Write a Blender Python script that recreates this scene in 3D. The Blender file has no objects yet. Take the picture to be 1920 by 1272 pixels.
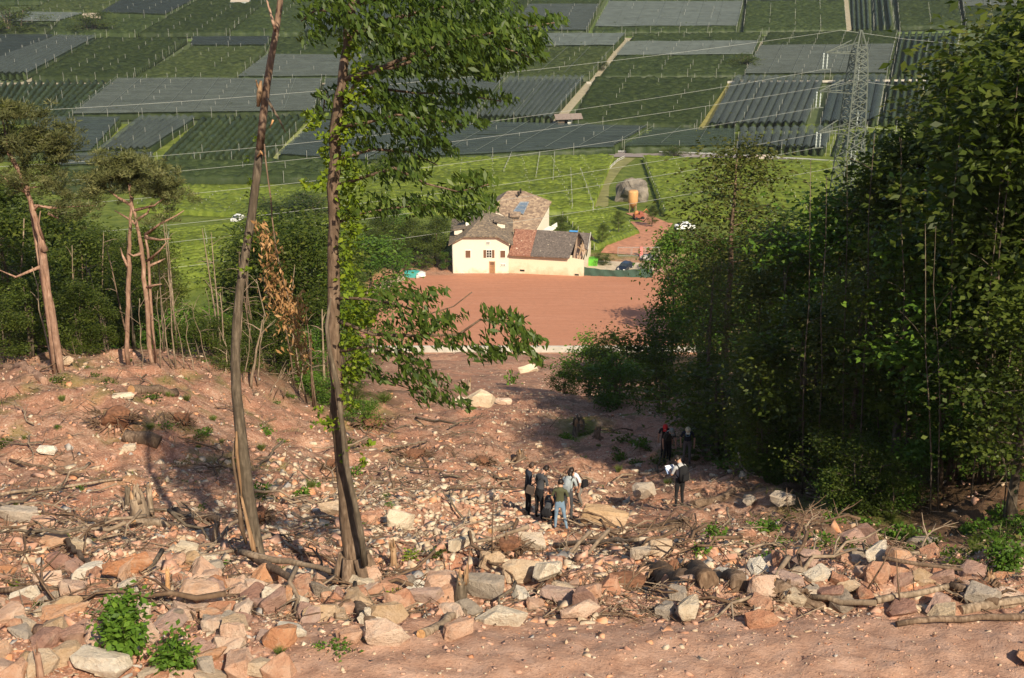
import bpy, bmesh, math, random, re
import numpy as np
from mathutils import Vector, Matrix, Euler

# ------------------------------------------------------------------ camera, sky, sun, exposure
scene = bpy.context.scene
COL = scene.collection
PITCH = math.radians(22.0)
FPX = 2667.0
cam_data = bpy.data.cameras.new("camera")
cam_data.sensor_width = 36.0
cam_data.lens = 36.0 * FPX / 1920.0
cam_data.clip_start = 0.1
cam_data.clip_end = 12000.0
cam = bpy.data.objects.new("camera", cam_data)
COL.objects.link(cam)
cam.location = (0, 0, 0)
cam.rotation_euler = (math.radians(90) - PITCH, 0, 0)
scene.camera = cam

HAZE = 0.00008
SUN_EL = math.radians(39.0)
SUN_AZ = math.radians(24.0)            # to the right of straight behind the camera
SDIR = Vector((math.sin(SUN_AZ) * math.cos(SUN_EL), -math.cos(SUN_AZ) * math.cos(SUN_EL), math.sin(SUN_EL)))
world = bpy.data.worlds.new("World")
scene.world = world
world.use_nodes = True
wnt = world.node_tree
sky = wnt.nodes.new("ShaderNodeTexSky")
sky.sky_type = 'NISHITA'
sky.sun_disc = False
sky.sun_elevation = SUN_EL
sky.sun_rotation = math.atan2(SDIR.x, SDIR.y)
sky.altitude = 300
sky.dust_density = 1.5
bgn = wnt.nodes["Background"]
wnt.links.new(sky.outputs[0], bgn.inputs[0])
bgn.inputs[1].default_value = 0.09
sun_data = bpy.data.lights.new("sun", 'SUN')
sun_data.energy = 5.0
sun_data.angle = math.radians(0.5)
sun_data.color = (1.0, 0.87, 0.66)
sun = bpy.data.objects.new("sun", sun_data)
COL.objects.link(sun)
sun.rotation_euler = (-SDIR).to_track_quat('-Z', 'Y').to_euler()
sun.location = (30, -60, 80)
scene.view_settings.view_transform = 'Standard'
scene.view_settings.look = 'None'
scene.view_settings.exposure = 0.56
scene.view_settings.gamma = 1.0
scene.view_settings.use_curve_mapping = False
try:
    scene.cycles.max_bounces = 6
    scene.cycles.transparent_max_bounces = 12
except Exception:
    pass

rnd = random.Random(7)
RNG = np.random.default_rng(7)

# ------------------------------------------------------------------ helpers: object tagging and meshes
def tag(o, label=None, cat=None, group=None, kind=None):
    if label: o['label'] = label
    if cat: o['category'] = cat
    if group: o['group'] = group
    if kind: o['kind'] = kind
    return o

def empty(name, loc=(0, 0, 0), rz=0.0):
    o = bpy.data.objects.new(name, None)
    o.empty_display_size = 0.3
    COL.objects.link(o)
    o.location = loc
    o.rotation_euler = (0, 0, rz)
    return o

def link(name, me, parent=None, m=None):
    o = bpy.data.objects.new(name, me)
    COL.objects.link(o)
    if parent is not None: o.parent = parent
    return o

def copy_tree(o, parent=None):
    c = o.copy()
    COL.objects.link(c)
    if parent is not None: c.parent = parent
    for ch in list(o.children):
        copy_tree(ch, c)
    return c

def np_mesh(name, V, F, mats, matidx=None, tint=None, smooth=False):
    """F: list of (n,k) int arrays."""
    me = bpy.data.meshes.new(name)
    V = np.asarray(V, np.float32).reshape(-1, 3)
    Fs = [np.asarray(f, np.int32) for f in F if len(f)]
    counts = np.concatenate([np.full(len(f), f.shape[1], np.int32) for f in Fs])
    loops = np.concatenate([f.ravel() for f in Fs]).astype(np.int32)
    starts = np.concatenate([[0], np.cumsum(counts)[:-1]]).astype(np.int32)
    me.vertices.add(len(V)); me.vertices.foreach_set("co", V.ravel())
    me.loops.add(len(loops)); me.loops.foreach_set("vertex_index", loops)
    me.polygons.add(len(counts)); me.polygons.foreach_set("loop_start", starts)
    if not isinstance(mats, (list, tuple)): mats = [mats]
    for m in mats: me.materials.append(m)
    if matidx is not None: me.polygons.foreach_set("material_index", np.asarray(matidx, np.int32))
    if smooth: me.polygons.foreach_set("use_smooth", np.ones(len(counts), bool))
    me.update(calc_edges=True)
    if tint is not None:
        a = me.attributes.new("tint", 'FLOAT', 'FACE')
        a.data.foreach_set("value", np.asarray(tint, np.float32))
    return me

class MB:
    """collects shapes, builds one mesh"""
    def __init__(s): s.v = []; s.f = []; s.mi = []; s.sm = []
    def face(s, pts, mi=0):
        b = len(s.v); s.v += [tuple(p) for p in pts]; s.f.append(tuple(range(b, b + len(pts)))); s.mi.append(mi); s.sm.append(False)
    def box(s, c, size, rot=None, mi=0, taper=1.0):
        b = len(s.v); hx, hy, hz = size[0] / 2, size[1] / 2, size[2] / 2
        for z in (-hz, hz):
            t = taper if z > 0 else 1.0
            for x, y in ((-hx, -hy), (hx, -hy), (hx, hy), (-hx, hy)):
                p = Vector((x * t, y * t, z))
                if rot is not None: p = rot @ p
                s.v.append((p.x + c[0], p.y + c[1], p.z + c[2]))
        for f in ((0, 3, 2, 1), (4, 5, 6, 7), (0, 1, 5, 4), (1, 2, 6, 5), (2, 3, 7, 6), (3, 0, 4, 7)):
            s.f.append(tuple(b + i for i in f)); s.mi.append(mi); s.sm.append(False)
    def beam(s, p, q, w, h=None, mi=0):
        p = Vector(p); q = Vector(q); d = q - p
        if d.length < 1e-6: return
        rot = d.to_track_quat('Z', 'Y').to_matrix()
        s.box((p + q) / 2, (w, h or w, d.length), rot, mi)
    def tube(s, pts, radii, n=6, mi=0, cap=True, wob=0.0, rg=None):
        pts = [Vector(p) for p in pts]; b = len(s.v); m = len(pts)
        prev = None
        for i, p in enumerate(pts):
            d = (pts[min(i + 1, m - 1)] - pts[max(i - 1, 0)])
            d = d.normalized() if d.length > 1e-9 else Vector((0, 0, 1))
            if prev is None:
                a = d.orthogonal().normalized()
            else:
                a = prev - d * prev.dot(d)
                a = a.normalized() if a.length > 1e-6 else d.orthogonal().normalized()
            prev = a; c = d.cross(a)
            for k in range(n):
                t = 2 * math.pi * k / n
                r = radii[i] * (1 + (wob * (rg.random() - .5) * 2 if rg else 0))
                q = p + (a * math.cos(t) + c * math.sin(t)) * r
                s.v.append((q.x, q.y, q.z))
        for i in range(m - 1):
            for k in range(n):
                k2 = (k + 1) % n
                s.f.append((b + i * n + k, b + i * n + k2, b + (i + 1) * n + k2, b + (i + 1) * n + k)); s.mi.append(mi); s.sm.append(True)
        if cap:
            s.f.append(tuple(b + k for k in range(n - 1, -1, -1))); s.mi.append(mi); s.sm.append(False)
            s.f.append(tuple(b + (m - 1) * n + k for k in range(n))); s.mi.append(mi); s.sm.append(False)
    def mesh(s, name, mats):
        me = bpy.data.meshes.new(name)
        me.from_pydata(s.v, [], s.f)
        if not isinstance(mats, (list, tuple)): mats = [mats]
        for m in mats: me.materials.append(m)
        me.polygons.foreach_set("material_index", s.mi)
        me.polygons.foreach_set("use_smooth", s.sm)
        me.update()
        return me
    def build(s, name, mats, parent=None):
        return link(name, s.mesh(name, mats), parent)

def smooth(a, b, x):
    t = np.clip((np.asarray(x, float) - a) / (b - a), 0, 1)
    return t * t * (3 - 2 * t)

# ------------------------------------------------------------------ materials
MAT = {}
def nodes(name):
    m = bpy.data.materials.new(name); m.use_nodes = True
    nt = m.node_tree
    return m, nt, nt.nodes["Principled BSDF"]

def ramp(nt, stops):
    r = nt.nodes.new("ShaderNodeValToRGB")
    e = r.color_ramp.elements
    while len(e) < len(stops): e.new(0.5)
    for i, (p, c) in enumerate(stops):
        e[i].position = p; e[i].color = (*c, 1)
    return r

def noise(nt, scale, detail=6, rough=0.6, coord='Object', dim=None):
    tc = nt.nodes.new("ShaderNodeTexCoord")
    n = nt.nodes.new("ShaderNodeTexNoise")
    n.inputs["Scale"].default_value = scale
    n.inputs["Detail"].default_value = detail
    n.inputs["Roughness"].default_value = rough
    if coord == 'World':
        g = nt.nodes.new("ShaderNodeNewGeometry")
        nt.links.new(g.outputs["Position"], n.inputs["Vector"])
    else:
        nt.links.new(tc.outputs[coord], n.inputs["Vector"])
    return n

def mixc(nt, fac, a, b, mode='MIX'):
    m = nt.nodes.new("ShaderNodeMix"); m.data_type = 'RGBA'; m.blend_type = mode
    for sock, val in ((0, fac), (6, a), (7, b)):
        if hasattr(val, 'is_output') or hasattr(val, 'links'):
            nt.links.new(val, m.inputs[sock])
        elif sock == 0: m.inputs[0].default_value = val
        else: m.inputs[sock].default_value = (*val, 1)
    return m.outputs[2]

def mapr(nt, val, a, b, c=0.0, d=1.0):
    m = nt.nodes.new("ShaderNodeMapRange")
    m.inputs[1].default_value = a; m.inputs[2].default_value = b
    m.inputs[3].default_value = c; m.inputs[4].default_value = d
    nt.links.new(val, m.inputs[0])
    return m.outputs[0]

def bump(nt, bsdf, h, strength=0.5, dist=0.05):
    b = nt.nodes.new("ShaderNodeBump")
    b.inputs["Strength"].default_value = strength; b.inputs["Distance"].default_value = dist
    nt.links.new(h, b.inputs["Height"]); nt.links.new(b.outputs[0], bsdf.inputs["Normal"])

def objrand(nt):
    return nt.nodes.new("ShaderNodeObjectInfo").outputs["Random"]

def flat(name, col, rough=0.8, metal=0.0, var=0.25, scale=3.0, bs=0.0, coord='Object'):
    if name in MAT: return MAT[name]
    m, nt, b = nodes(name)
    n = noise(nt, scale, coord=coord)
    r = ramp(nt, [(0.3, tuple(c * (1 - var) for c in col)), (0.7, tuple(min(1, c * (1 + var)) for c in col))])
    nt.links.new(n.outputs[0], r.inputs[0]); nt.links.new(r.outputs[0], b.inputs["Base Color"])
    b.inputs["Roughness"].default_value = rough; b.inputs["Metallic"].default_value = metal
    b.inputs["Specular IOR Level"].default_value = 0.3
    if bs: bump(nt, b, n.outputs[0], bs, 0.03)
    MAT[name] = m
    return m

def leafmat(name, dark, mid, light, transl=0.3, gloss=0.16, fine=0):
    m = bpy.data.materials.new(name); m.use_nodes = True
    nt = m.node_tree; nt.nodes.clear()
    out = nt.nodes.new("ShaderNodeOutputMaterial")
    at = nt.nodes.new("ShaderNodeAttribute"); at.attribute_name = "tint"
    r = ramp(nt, [(0.0, dark), (0.5, mid), (1.0, light)])
    nt.links.new(at.outputs["Fac"], r.inputs[0])
    oi = nt.nodes.new("ShaderNodeObjectInfo")
    hs = nt.nodes.new("ShaderNodeHueSaturation")
    nt.links.new(mapr(nt, oi.outputs["Random"], 0, 1, 0.8, 1.2), hs.inputs["Value"])
    nt.links.new(mixc(nt, mapr(nt, noise(nt, fine, 3, .7).outputs[0], .42, .60, 0, .5), r.outputs[0], dark) if fine else r.outputs[0], hs.inputs["Color"])
    p = nt.nodes.new("ShaderNodeBsdfPrincipled")
    p.inputs["Roughness"].default_value = 0.45
    p.inputs["Specular IOR Level"].default_value = gloss
    nt.links.new(hs.outputs[0], p.inputs["Base Color"])
    t = nt.nodes.new("ShaderNodeBsdfTranslucent")
    tm = mixc(nt, 0.5, hs.outputs[0], (0.16, 0.24, 0.01))
    nt.links.new(tm, t.inputs["Color"])
    mx = nt.nodes.new("ShaderNodeMixShader"); mx.inputs[0].default_value = transl
    nt.links.new(p.outputs[0], mx.inputs[1]); nt.links.new(t.outputs[0], mx.inputs[2])
    nt.links.new(mx.outputs[0], out.inputs[0])
    MAT[name] = m
    return m

def barkmat(name, a, b_, c, scale=6.0, stretch=0.18):
    m, nt, b = nodes(name)
    tc = nt.nodes.new("ShaderNodeTexCoord"); mp = nt.nodes.new("ShaderNodeMapping")
    mp.inputs["Scale"].default_value = (1, 1, stretch)
    nt.links.new(tc.outputs["Object"], mp.inputs[0])
    n = nt.nodes.new("ShaderNodeTexNoise"); n.inputs["Scale"].default_value = scale * 3; n.inputs["Detail"].default_value = 7
    nt.links.new(mp.outputs[0], n.inputs[0])
    n2 = noise(nt, scale * .35, 4)
    r = ramp(nt, [(0.3, a), (0.5, b_), (0.72, c)])
    nt.links.new(n.outputs[0], r.inputs[0])
    k = mixc(nt, mapr(nt, n2.outputs[0], .4, .65), r.outputs[0], tuple(x * .62 for x in b_))
    nt.links.new(k, b.inputs["Base Color"]); b.inputs["Roughness"].default_value = 0.9
    b.inputs["Specular IOR Level"].default_value = 0.15
    bump(nt, b, n.outputs[0], 0.8, 0.03)
    MAT[name] = m
    return m

def rockmat(name, cols, stain):
    m, nt, b = nodes(name)
    n = noise(nt, 1.6, 8, .65); n2 = noise(nt, 9.0, 6, .7)
    oi = nt.nodes.new("ShaderNodeObjectInfo")
    add = nt.nodes.new("ShaderNodeMath"); add.operation = 'ADD'
    nt.links.new(mapr(nt, n.outputs[0], .3, .7, -.28, .28), add.inputs[0])
    nt.links.new(oi.outputs["Random"], add.inputs[1])
    r = ramp(nt, [(i / (len(cols) - 1), c) for i, c in enumerate(cols)])
    nt.links.new(add.outputs[0], r.inputs[0])
    c = mixc(nt, mapr(nt, n2.outputs[0], .56, .7, 0, .75), r.outputs[0], stain)
    n3 = noise(nt, 2.3, 4, .6)
    c = mixc(nt, mapr(nt, n3.outputs[0], .58, .72, 0, .5), c, (.64, .48, .35))
    nt.links.new(c, b.inputs["Base Color"]); b.inputs["Roughness"].default_value = .92
    b.inputs["Specular IOR Level"].default_value = 0.15
    n4 = noise(nt, 3.2, 9, .75); bump(nt, b, n4.outputs[0], 1.0, .14)
    MAT[name] = m
    return m

rockmat("pink_rock", [(.50, .24, .145), (.60, .35, .23), (.66, .44, .32), (.70, .54, .42)], (.34, .15, .08))
rockmat("white_rock", [(.54, .42, .29), (.65, .54, .40), (.72, .62, .49), (.76, .69, .58)], (.50, .31, .19))
rockmat("tan_rock", [(.50, .34, .20), (.58, .42, .28), (.60, .47, .34), (.64, .54, .43)], (.38, .18, .09))
rockmat("grey_rock", [(.27, .22, .175), (.37, .31, .25), (.46, .39, .32), (.54, .44, .34)], (.15, .12, .10))
rockmat("orange_rock", [(.50, .23, .12), (.59, .31, .17), (.60, .37, .24), (.63, .45, .34)], (.55, .46, .38))
rockmat("mauve_rock", [(.34, .19, .145), (.42, .25, .19), (.47, .30, .235), (.50, .36, .30)], (.25, .12, .08))

leafmat("leaf_forest", (.028, .045, .010), (.070, .098, .017), (.14, .16, .028), .4)
leafmat("leaf_olive", (.045, .050, .012), (.085, .092, .020), (.14, .14, .034))
leafmat("leaf_bright", (.050, .105, .012), (.085, .165, .022), (.16, .25, .03))
leafmat("leaf_yellow", (.10, .16, .015), (.19, .27, .02), (.32, .36, .03), .4)
leafmat("leaf_chestnut", (.026, .048, .009), (.055, .092, .014), (.11, .15, .022), .35, .25)
leafmat("leaf_dry", (.22, .11, .045), (.42, .23, .10), (.56, .36, .18), .25, .1)
leafmat("needle", (.055, .065, .022), (.115, .125, .045), (.22, .21, .085), .2, .15)
leafmat("vine_leaf", (.085, .122, .015), (.16, .208, .029), (.23, .275, .046), .25, fine=1.5)
leafmat("orchard_leaf", (.018, .030, .011), (.037, .054, .018), (.064, .084, .028), .12, .1, 3.2)  # both orchard greens darkened in place of cloud shade over the valley
leafmat("orchard_light", (.025, .037, .013), (.045, .061, .021), (.076, .092, .032), .12, .1, 3.2)
leafmat("grass_blade", (.06, .095, .015), (.11, .15, .03), (.24, .22, .09), .3)
barkmat("bark_grey", (.055, .042, .03), (.135, .105, .075), (.24, .19, .14))
barkmat("bark_brown", (.065, .042, .028), (.17, .115, .078), (.29, .21, .15))
barkmat("bark_peeled", (.09, .055, .04), (.25, .165, .115), (.40, .29, .21), 5, .12)
barkmat("bark_pine", (.15, .08, .052), (.33, .20, .14), (.45, .31, .23), 5)
barkmat("dead_wood", (.12, .085, .055), (.27, .20, .14), (.42, .33, .24), 5)
barkmat("split_wood", (.18, .10, .055), (.33, .20, .11), (.46, .33, .21), 5, .08)
barkmat("cut_wood", (.38, .20, .09), (.50, .28, .13), (.56, .35, .19), 9, 1.0)
barkmat("twig_brown", (.06, .035, .022), (.15, .095, .06), (.26, .18, .12), 5)
# ------------------------------------------------------------------ terrain function
_T = np.random.default_rng(3).random((64, 64)).astype(float)
def vnoise(x, y):
    xi = np.floor(x).astype(int); yi = np.floor(y).astype(int)
    fx = x - xi; fy = y - yi
    fx = fx * fx * (3 - 2 * fx); fy = fy * fy * (3 - 2 * fy)
    a = _T[xi & 63, yi & 63]; b = _T[(xi + 1) & 63, yi & 63]; c = _T[xi & 63, (yi + 1) & 63]; d = _T[(xi + 1) & 63, (yi + 1) & 63]
    return (a * (1 - fx) + b * fx) * (1 - fy) + (c * (1 - fx) + d * fx) * fy - .5
def fbm(x, y, o=4):
    s = 0; a = 1
    for i in range(o):
        s = s + a * vnoise(x * 2 ** i + 17.3 * i, y * 2 ** i + 5.1 * i); a *= .5
    return s

_P = np.array([(-40, 14), (-10, 4), (0, -1.75), (4, -4.6), (9, -9.3), (12.5, -12.5), (14.5, -12.95), (19.6, -13.2), (21.2, -13.7), (26, -15.9), (34.6, -19.7), (43, -23.1),
               (52.5, -26.9), (72, -33.6), (84, -38.3), (110, -49.5), (150, -65.5), (190, -79.6), (203, -84.6), (204.5, -84.6),
               (256, -90), (276, -91.2), (292, -93.5), (425, -112), (440, -112), (9000, -112)], float)
_py = np.linspace(-40, 600, 6401)
_pz = np.interp(_py, _P[:, 0], _P[:, 1])
_k = np.hanning(25); _k /= _k.sum()
_pzs = np.convolve(np.pad(_pz, 12, mode='edge'), _k, mode='valid')
PLAIN = -112.0
FIELD_Y0, FIELD_Y1 = 204.6, 255.0
TRENCH = [(3.2, 23.4, 1.6, .45, .75), (9.3, 22.9, .9, .35, .5), (5.6, 23.3, .8, .4, .5)]
def H(x, y):
    x = np.asarray(x, float); y = np.asarray(y, float)
    ye = y + 42 * smooth(-25, -75, x) * smooth(262, 330, y)
    z = np.interp(ye, _py, _pzs)
    z = np.where(ye > 599, PLAIN, z)
    z = z + 4.2 * smooth(-6, -16, x) * smooth(34, 58, y) * (1 - smooth(72, 100, y))
    z = z + 2.2 * smooth(9, 17, x) * smooth(27, 40, y) * (1 - smooth(100, 140, y))
    z = z + 3.5 * smooth(16, 34, x) * smooth(10, 40, y) * (1 - smooth(150, 190, y))
    z = z - .7 * np.exp(-((x - 3.5) / 3.0) ** 2) * smooth(30, 36, y) * (1 - smooth(46, 60, y))
    # rough ground
    near = smooth(19.5, 23, y) * (1 - smooth(75, 130, y))
    z = z + near * (.75 * fbm(x * .16, y * .16, 2) + .62 * fbm(x * .7 + 9, y * .7, 4) + .16 * fbm(x * 3.1, y * 3.1, 3))
    track = smooth(12, 14, y) * (1 - smooth(19.5, 22, y))
    z = z + track * (.10 * fbm(x * .8, y * .8, 3) + .11 * fbm(x * 4, y * 4, 3))
    mid = smooth(75, 130, y) * (1 - smooth(194, 203, y))
    z = z + mid * 1.3 * fbm(x * .12, y * .12, 3)
    z = z + .42 * np.exp(-((y - 22.2 - .15 * np.sin(x * .8)) / .75) ** 2) * (.7 + .9 * fbm(x * .5, y * .5, 2)) * smooth(-12, -4, x)
    for (tx, ty, sx, sy, d) in TRENCH:
        z = z - d * np.exp(-((x - tx) / sx) ** 2 - ((y - ty) / sy) ** 2)
    return z
def h1(x, y): return float(H(np.array([x]), np.array([y]))[0])

CP, SP = math.cos(PITCH), math.sin(PITCH)
def raydir(px, py):
    u = (px - 960.0) / FPX; v = -(py - 636.0) / FPX
    return np.array((u, CP + v * SP, -SP + v * CP))
def at(px, py, y):
    """world point seen at photo pixel (px,py) at horizontal distance y"""
    d = raydir(px, py); return Vector(d * (y / d[1]))
_YS = np.concatenate([np.linspace(12.9, 60, 900), np.linspace(60.1, 260, 900), np.linspace(260.2, 900, 900)])
def hit(px, py, y0=0):
    """ground point seen at photo pixel (px,py)"""
    d = raydir(px, py); t = _YS / d[1]
    g = d[2] * t - H(d[0] * t, _YS)
    ok = np.where((g < 0) & (_YS > y0))[0]
    if not len(ok): return Vector(d * (900 / d[1]))
    i = ok[0]
    if i > 0 and _YS[i - 1] > y0:
        f = g[i - 1] / (g[i - 1] - g[i] + 1e-12); y = _YS[i - 1] + f * (_YS[i] - _YS[i - 1])
    else: y = _YS[i]
    p = Vector(d * (y / d[1])); p.z = h1(p.x, p.y)
    return p
def plain(px, py):
    d = raydir(px, py); return Vector(d * (PLAIN / d[2]))
def xat(px, y, z=None):
    """x of photo column px at distance y on the ground"""
    z = -.4 * y if z is None else z
    x = 0.0
    for _ in range(3):
        x = (px - 960) / FPX * (y * CP - z * SP)
        z = h1(x, y)
    return x
def depth(p): return p[1] * CP - p[2] * SP
def project(p):
    d = depth(p); return 960 + FPX * p[0] / d, 636 - FPX * (p[1] * SP + p[2] * CP) / d

# ------------------------------------------------------------------ ground materials
def ground_material():
    m, nt, b = nodes("hillside_soil")
    big = noise(nt, .35, 5, .6, 'World'); mid = noise(nt, 2.2, 7, .65, 'World'); fine = noise(nt, 14, 6, .7, 'World')
    r = ramp(nt, [(.28, (.16, .080, .050)), (.44, (.31, .165, .105)), (.57, (.42, .245, .165)), (.72, (.50, .36, .27))])
    nt.links.new(mid.outputs[0], r.inputs[0])
    c = mixc(nt, mapr(nt, big.outputs[0], .42, .62, 0, .75), r.outputs[0], (.42, .19, .115))
    c = mixc(nt, mapr(nt, fine.outputs[0], .53, .64, 0, .7), c, (.15, .092, .06))
    c = mixc(nt, mapr(nt, fine.outputs[0], .47, .34, 0, .85), c, (.56, .41, .31))
    br = noise(nt, .8, 7, .7, 'World'); c = mixc(nt, mapr(nt, br.outputs[0], .52, .62, 0, .75), c, (.17, .105, .07))
    def attr(n):
        a = nt.nodes.new("ShaderNodeAttribute"); a.attribute_name = n; return a.outputs["Fac"]
    # leaf litter under the trees
    lit = ramp(nt, [(.35, (.05, .032, .018)), (.6, (.12, .075, .042)), (.75, (.21, .14, .085))])
    nt.links.new(fine.outputs[0], lit.inputs[0])
    c = mixc(nt, attr("litter"), c, lit.outputs[0])
    gr = ramp(nt, [(.3, (.06, .085, .014)), (.55, (.12, .155, .024)), (.75, (.18, .20, .045))])
    gm_ = nt.nodes.new('ShaderNodeMath'); gm_.operation = 'ADD'; nt.links.new(fine.outputs[0], gm_.inputs[0]); nt.links.new(mapr(nt, big.outputs[0], .3, .7, -.22, .22), gm_.inputs[1]); nt.links.new(gm_.outputs[0], gr.inputs[0])
    c = mixc(nt, attr("grass"), c, gr.outputs[0])
    # bare levelled field and track
    g = nt.nodes.new("ShaderNodeNewGeometry"); mp = nt.nodes.new("ShaderNodeMapping")
    mp.inputs["Scale"].default_value = (.06, .5, 1); mp.inputs["Rotation"].default_value = (0, 0, .06)
    nt.links.new(g.outputs["Position"], mp.inputs[0])
    st = nt.nodes.new("ShaderNodeTexNoise"); st.inputs["Scale"].default_value = 2.0; st.inputs["Detail"].default_value = 6
    nt.links.new(mp.outputs[0], st.inputs[0])
    rf = ramp(nt, [(.25, (.405, .178, .105)), (.5, (.435, .198, .120)), (.75, (.465, .222, .14))])
    nt.links.new(st.outputs[0], rf.inputs[0])
    f2 = noise(nt, 1.1, 8, .75, 'World')
    cf = mixc(nt, mapr(nt, f2.outputs[0], .45, .65, 0, .7), rf.outputs[0], (.36, .17, .105))
    c = mixc(nt, attr("field"), c, cf)
    tr = ramp(nt, [(.3, (.33, .185, .125)), (.5, (.42, .255, .18)), (.72, (.50, .33, .25))])
    nt.links.new(mid.outputs[0], tr.inputs[0])
    ct = mixc(nt, mapr(nt, fine.outputs[0], .57, .66, 0, .6), tr.outputs[0], (.17, .10, .07))
    c = mixc(nt, attr("track"), c, ct)
    nt.links.new(c, b.inputs["Base Color"])
    b.inputs["Roughness"].default_value = .95; b.inputs["Specular IOR Level"].default_value = .1
    bump(nt, b, fine.outputs[0], .8, .06)
    return m

def grid_mesh(name, T, Y, xs_fn, mat, attrs):
    tt, yy = np.meshgrid(T, Y)
    xx = xs_fn(tt, yy); zz = H(xx, yy)
    V = np.stack([xx, yy, zz], -1).reshape(-1, 3)
    ny, nx = tt.shape
    i = np.arange((ny - 1) * (nx - 1)); r = i // (nx - 1); cc = i % (nx - 1); a = r * nx + cc
    F = np.stack([a, a + 1, a + nx + 1, a + nx], -1)
    me = np_mesh(name, V, [F], mat, smooth=True)
    x = V[:, 0]; y = V[:, 1]
    for k, fn in attrs.items():
        at_ = me.attributes.new(k, 'FLOAT', 'POINT'); at_.data.foreach_set("value", np.clip(fn(x, y), 0, 1).astype(np.float32))
    return me

def a_field(x, y):
    e = .8 * fbm(x * .3, y * .3, 2)
    return smooth(203.5, 205.5, y + e) * (1 - smooth(254.5, 256, y + e)) * smooth(-27.5, -25.5, x + e) * (1 - smooth(30, 33, x + e))
def a_track(x, y):
    return smooth(-6, -2.5, x + 2 * fbm(x * .5, y * .5, 2)) * smooth(12.5, 13.5, y) * (1 - smooth(19.8, 21.8, y + .9 * fbm(x * .5, y * .5, 3) - .03 * x))
def a_litter(x, y):
    n = 4 * fbm(x * .25, y * .25, 3)
    right = smooth(5.5, 10.5, x - .12 * (y - 38) + n * .6) * smooth(29, 38, y + n)
    right = np.maximum(right, smooth(13, 16, x + n * .5) * smooth(24, 32, y))
    left = smooth(60, 68, y + n) * smooth(-5.5, -9.5, x + n + .10 * np.maximum(0, y - 68))
    return np.maximum(right, left) * (1 - smooth(190, 202, y))
def a_grass(x, y):
    n = fbm(x * .3, y * .3, 4)
    left = .5 * smooth(.1, .5, fbm(x * .9, y * .9, 4)) * smooth(-2, -7, x) * smooth(36, 46, y) * (1 - smooth(75, 90, y))
    verge = .75 * smooth(-.1, .3, n) * smooth(6.5, 9, x) * smooth(27.5, 30, y) * (1 - smooth(36, 44, y))
    mid = .8 * smooth(.2, .45, n) * smooth(42, 50, y) * (1 - smooth(85, 100, y)) * smooth(1, 4, x)
    side = smooth(-28, -34, x + 8 * n) * smooth(95, 120, y)
    side2 = smooth(34, 40, x + 8 * n) * smooth(95, 120, y)
    far = np.maximum(smooth(262, 272, y + 8 * n), smooth(225, 240, y + 6 * n) * smooth(-24, -27, x + 3 * n))
    return np.maximum.reduce([left, verge, mid, side, side2, far])

ATTRS = {"field": a_field, "track": a_track, "litter": a_litter, "grass": a_grass}
GM = ground_material()
Yn = np.concatenate([np.linspace(-40, 11.9, 40), 12 * np.exp(np.arange(0, 1, 1 / 560) * math.log(300 / 12)), np.linspace(300.5, 470, 70)])
Tn = np.concatenate([np.linspace(-3, -.66, 40), np.linspace(-.64, .64, 330), np.linspace(.66, 3, 40)])
hill = link("hillside_ground", grid_mesh("hillside_ground", Tn, Yn, lambda t, y: t * (np.maximum(y, 0) + 14), GM, ATTRS))
tag(hill, kind='structure')

def plain_material():
    m, nt, b = nodes("plain_grass")
    n = noise(nt, .02, 6, .6, 'World'); f = noise(nt, .6, 6, .7, 'World')
    r = ramp(nt, [(.3, (.036, .056, .016)), (.5, (.055, .08, .022)), (.7, (.085, .11, .034))])
    nt.links.new(f.outputs[0], r.inputs[0])
    c = mixc(nt, mapr(nt, n.outputs[0], .4, .6, 0, .4), r.outputs[0], (.06, .085, .025))
    nt.links.new(c, b.inputs["Base Color"]); b.inputs["Roughness"].default_value = .95
    return m
pm = plain_material()
pl = MB(); pl.face([(-6000, 380, PLAIN - .35), (6000, 380, PLAIN - .35), (6000, 8000, PLAIN - .35), (-6000, 8000, PLAIN - .35)])
tag(pl.build("valley_ground", pm), kind='structure')

def strip(name, pts, width, mat, lift=.05, kind='structure', step=2.0, ground=True):
    """a sheet that follows the ground along a polyline"""
    P = [Vector(p) for p in pts]; out = []
    for a, b in zip(P[:-1], P[1:]):
        n = max(1, int((b - a).length / step))
        out += [a.lerp(b, i / n) for i in range(n)]
    out.append(P[-1]); V = []; nw = 4
    for i, p in enumerate(out):
        d = out[min(i + 1, len(out) - 1)] - out[max(i - 1, 0)]; d.z = 0; d.normalize()
        s = Vector((d.y, -d.x, 0))
        for k in range(nw + 1):
            q = p + s * width * (k / nw - .5)
            q.z = (max(h1(q.x, q.y), PLAIN) if ground else PLAIN) + lift
            V.append(q)
    F = [(i * (nw + 1) + k, i * (nw + 1) + k + 1, (i + 1) * (nw + 1) + k + 1, (i + 1) * (nw + 1) + k) for i in range(len(out) - 1) for k in range(nw)]
    o = link(name, np_mesh(name, V, [np.array(F)], mat, smooth=True))
    tag(o, kind=kind)
    return o
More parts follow.
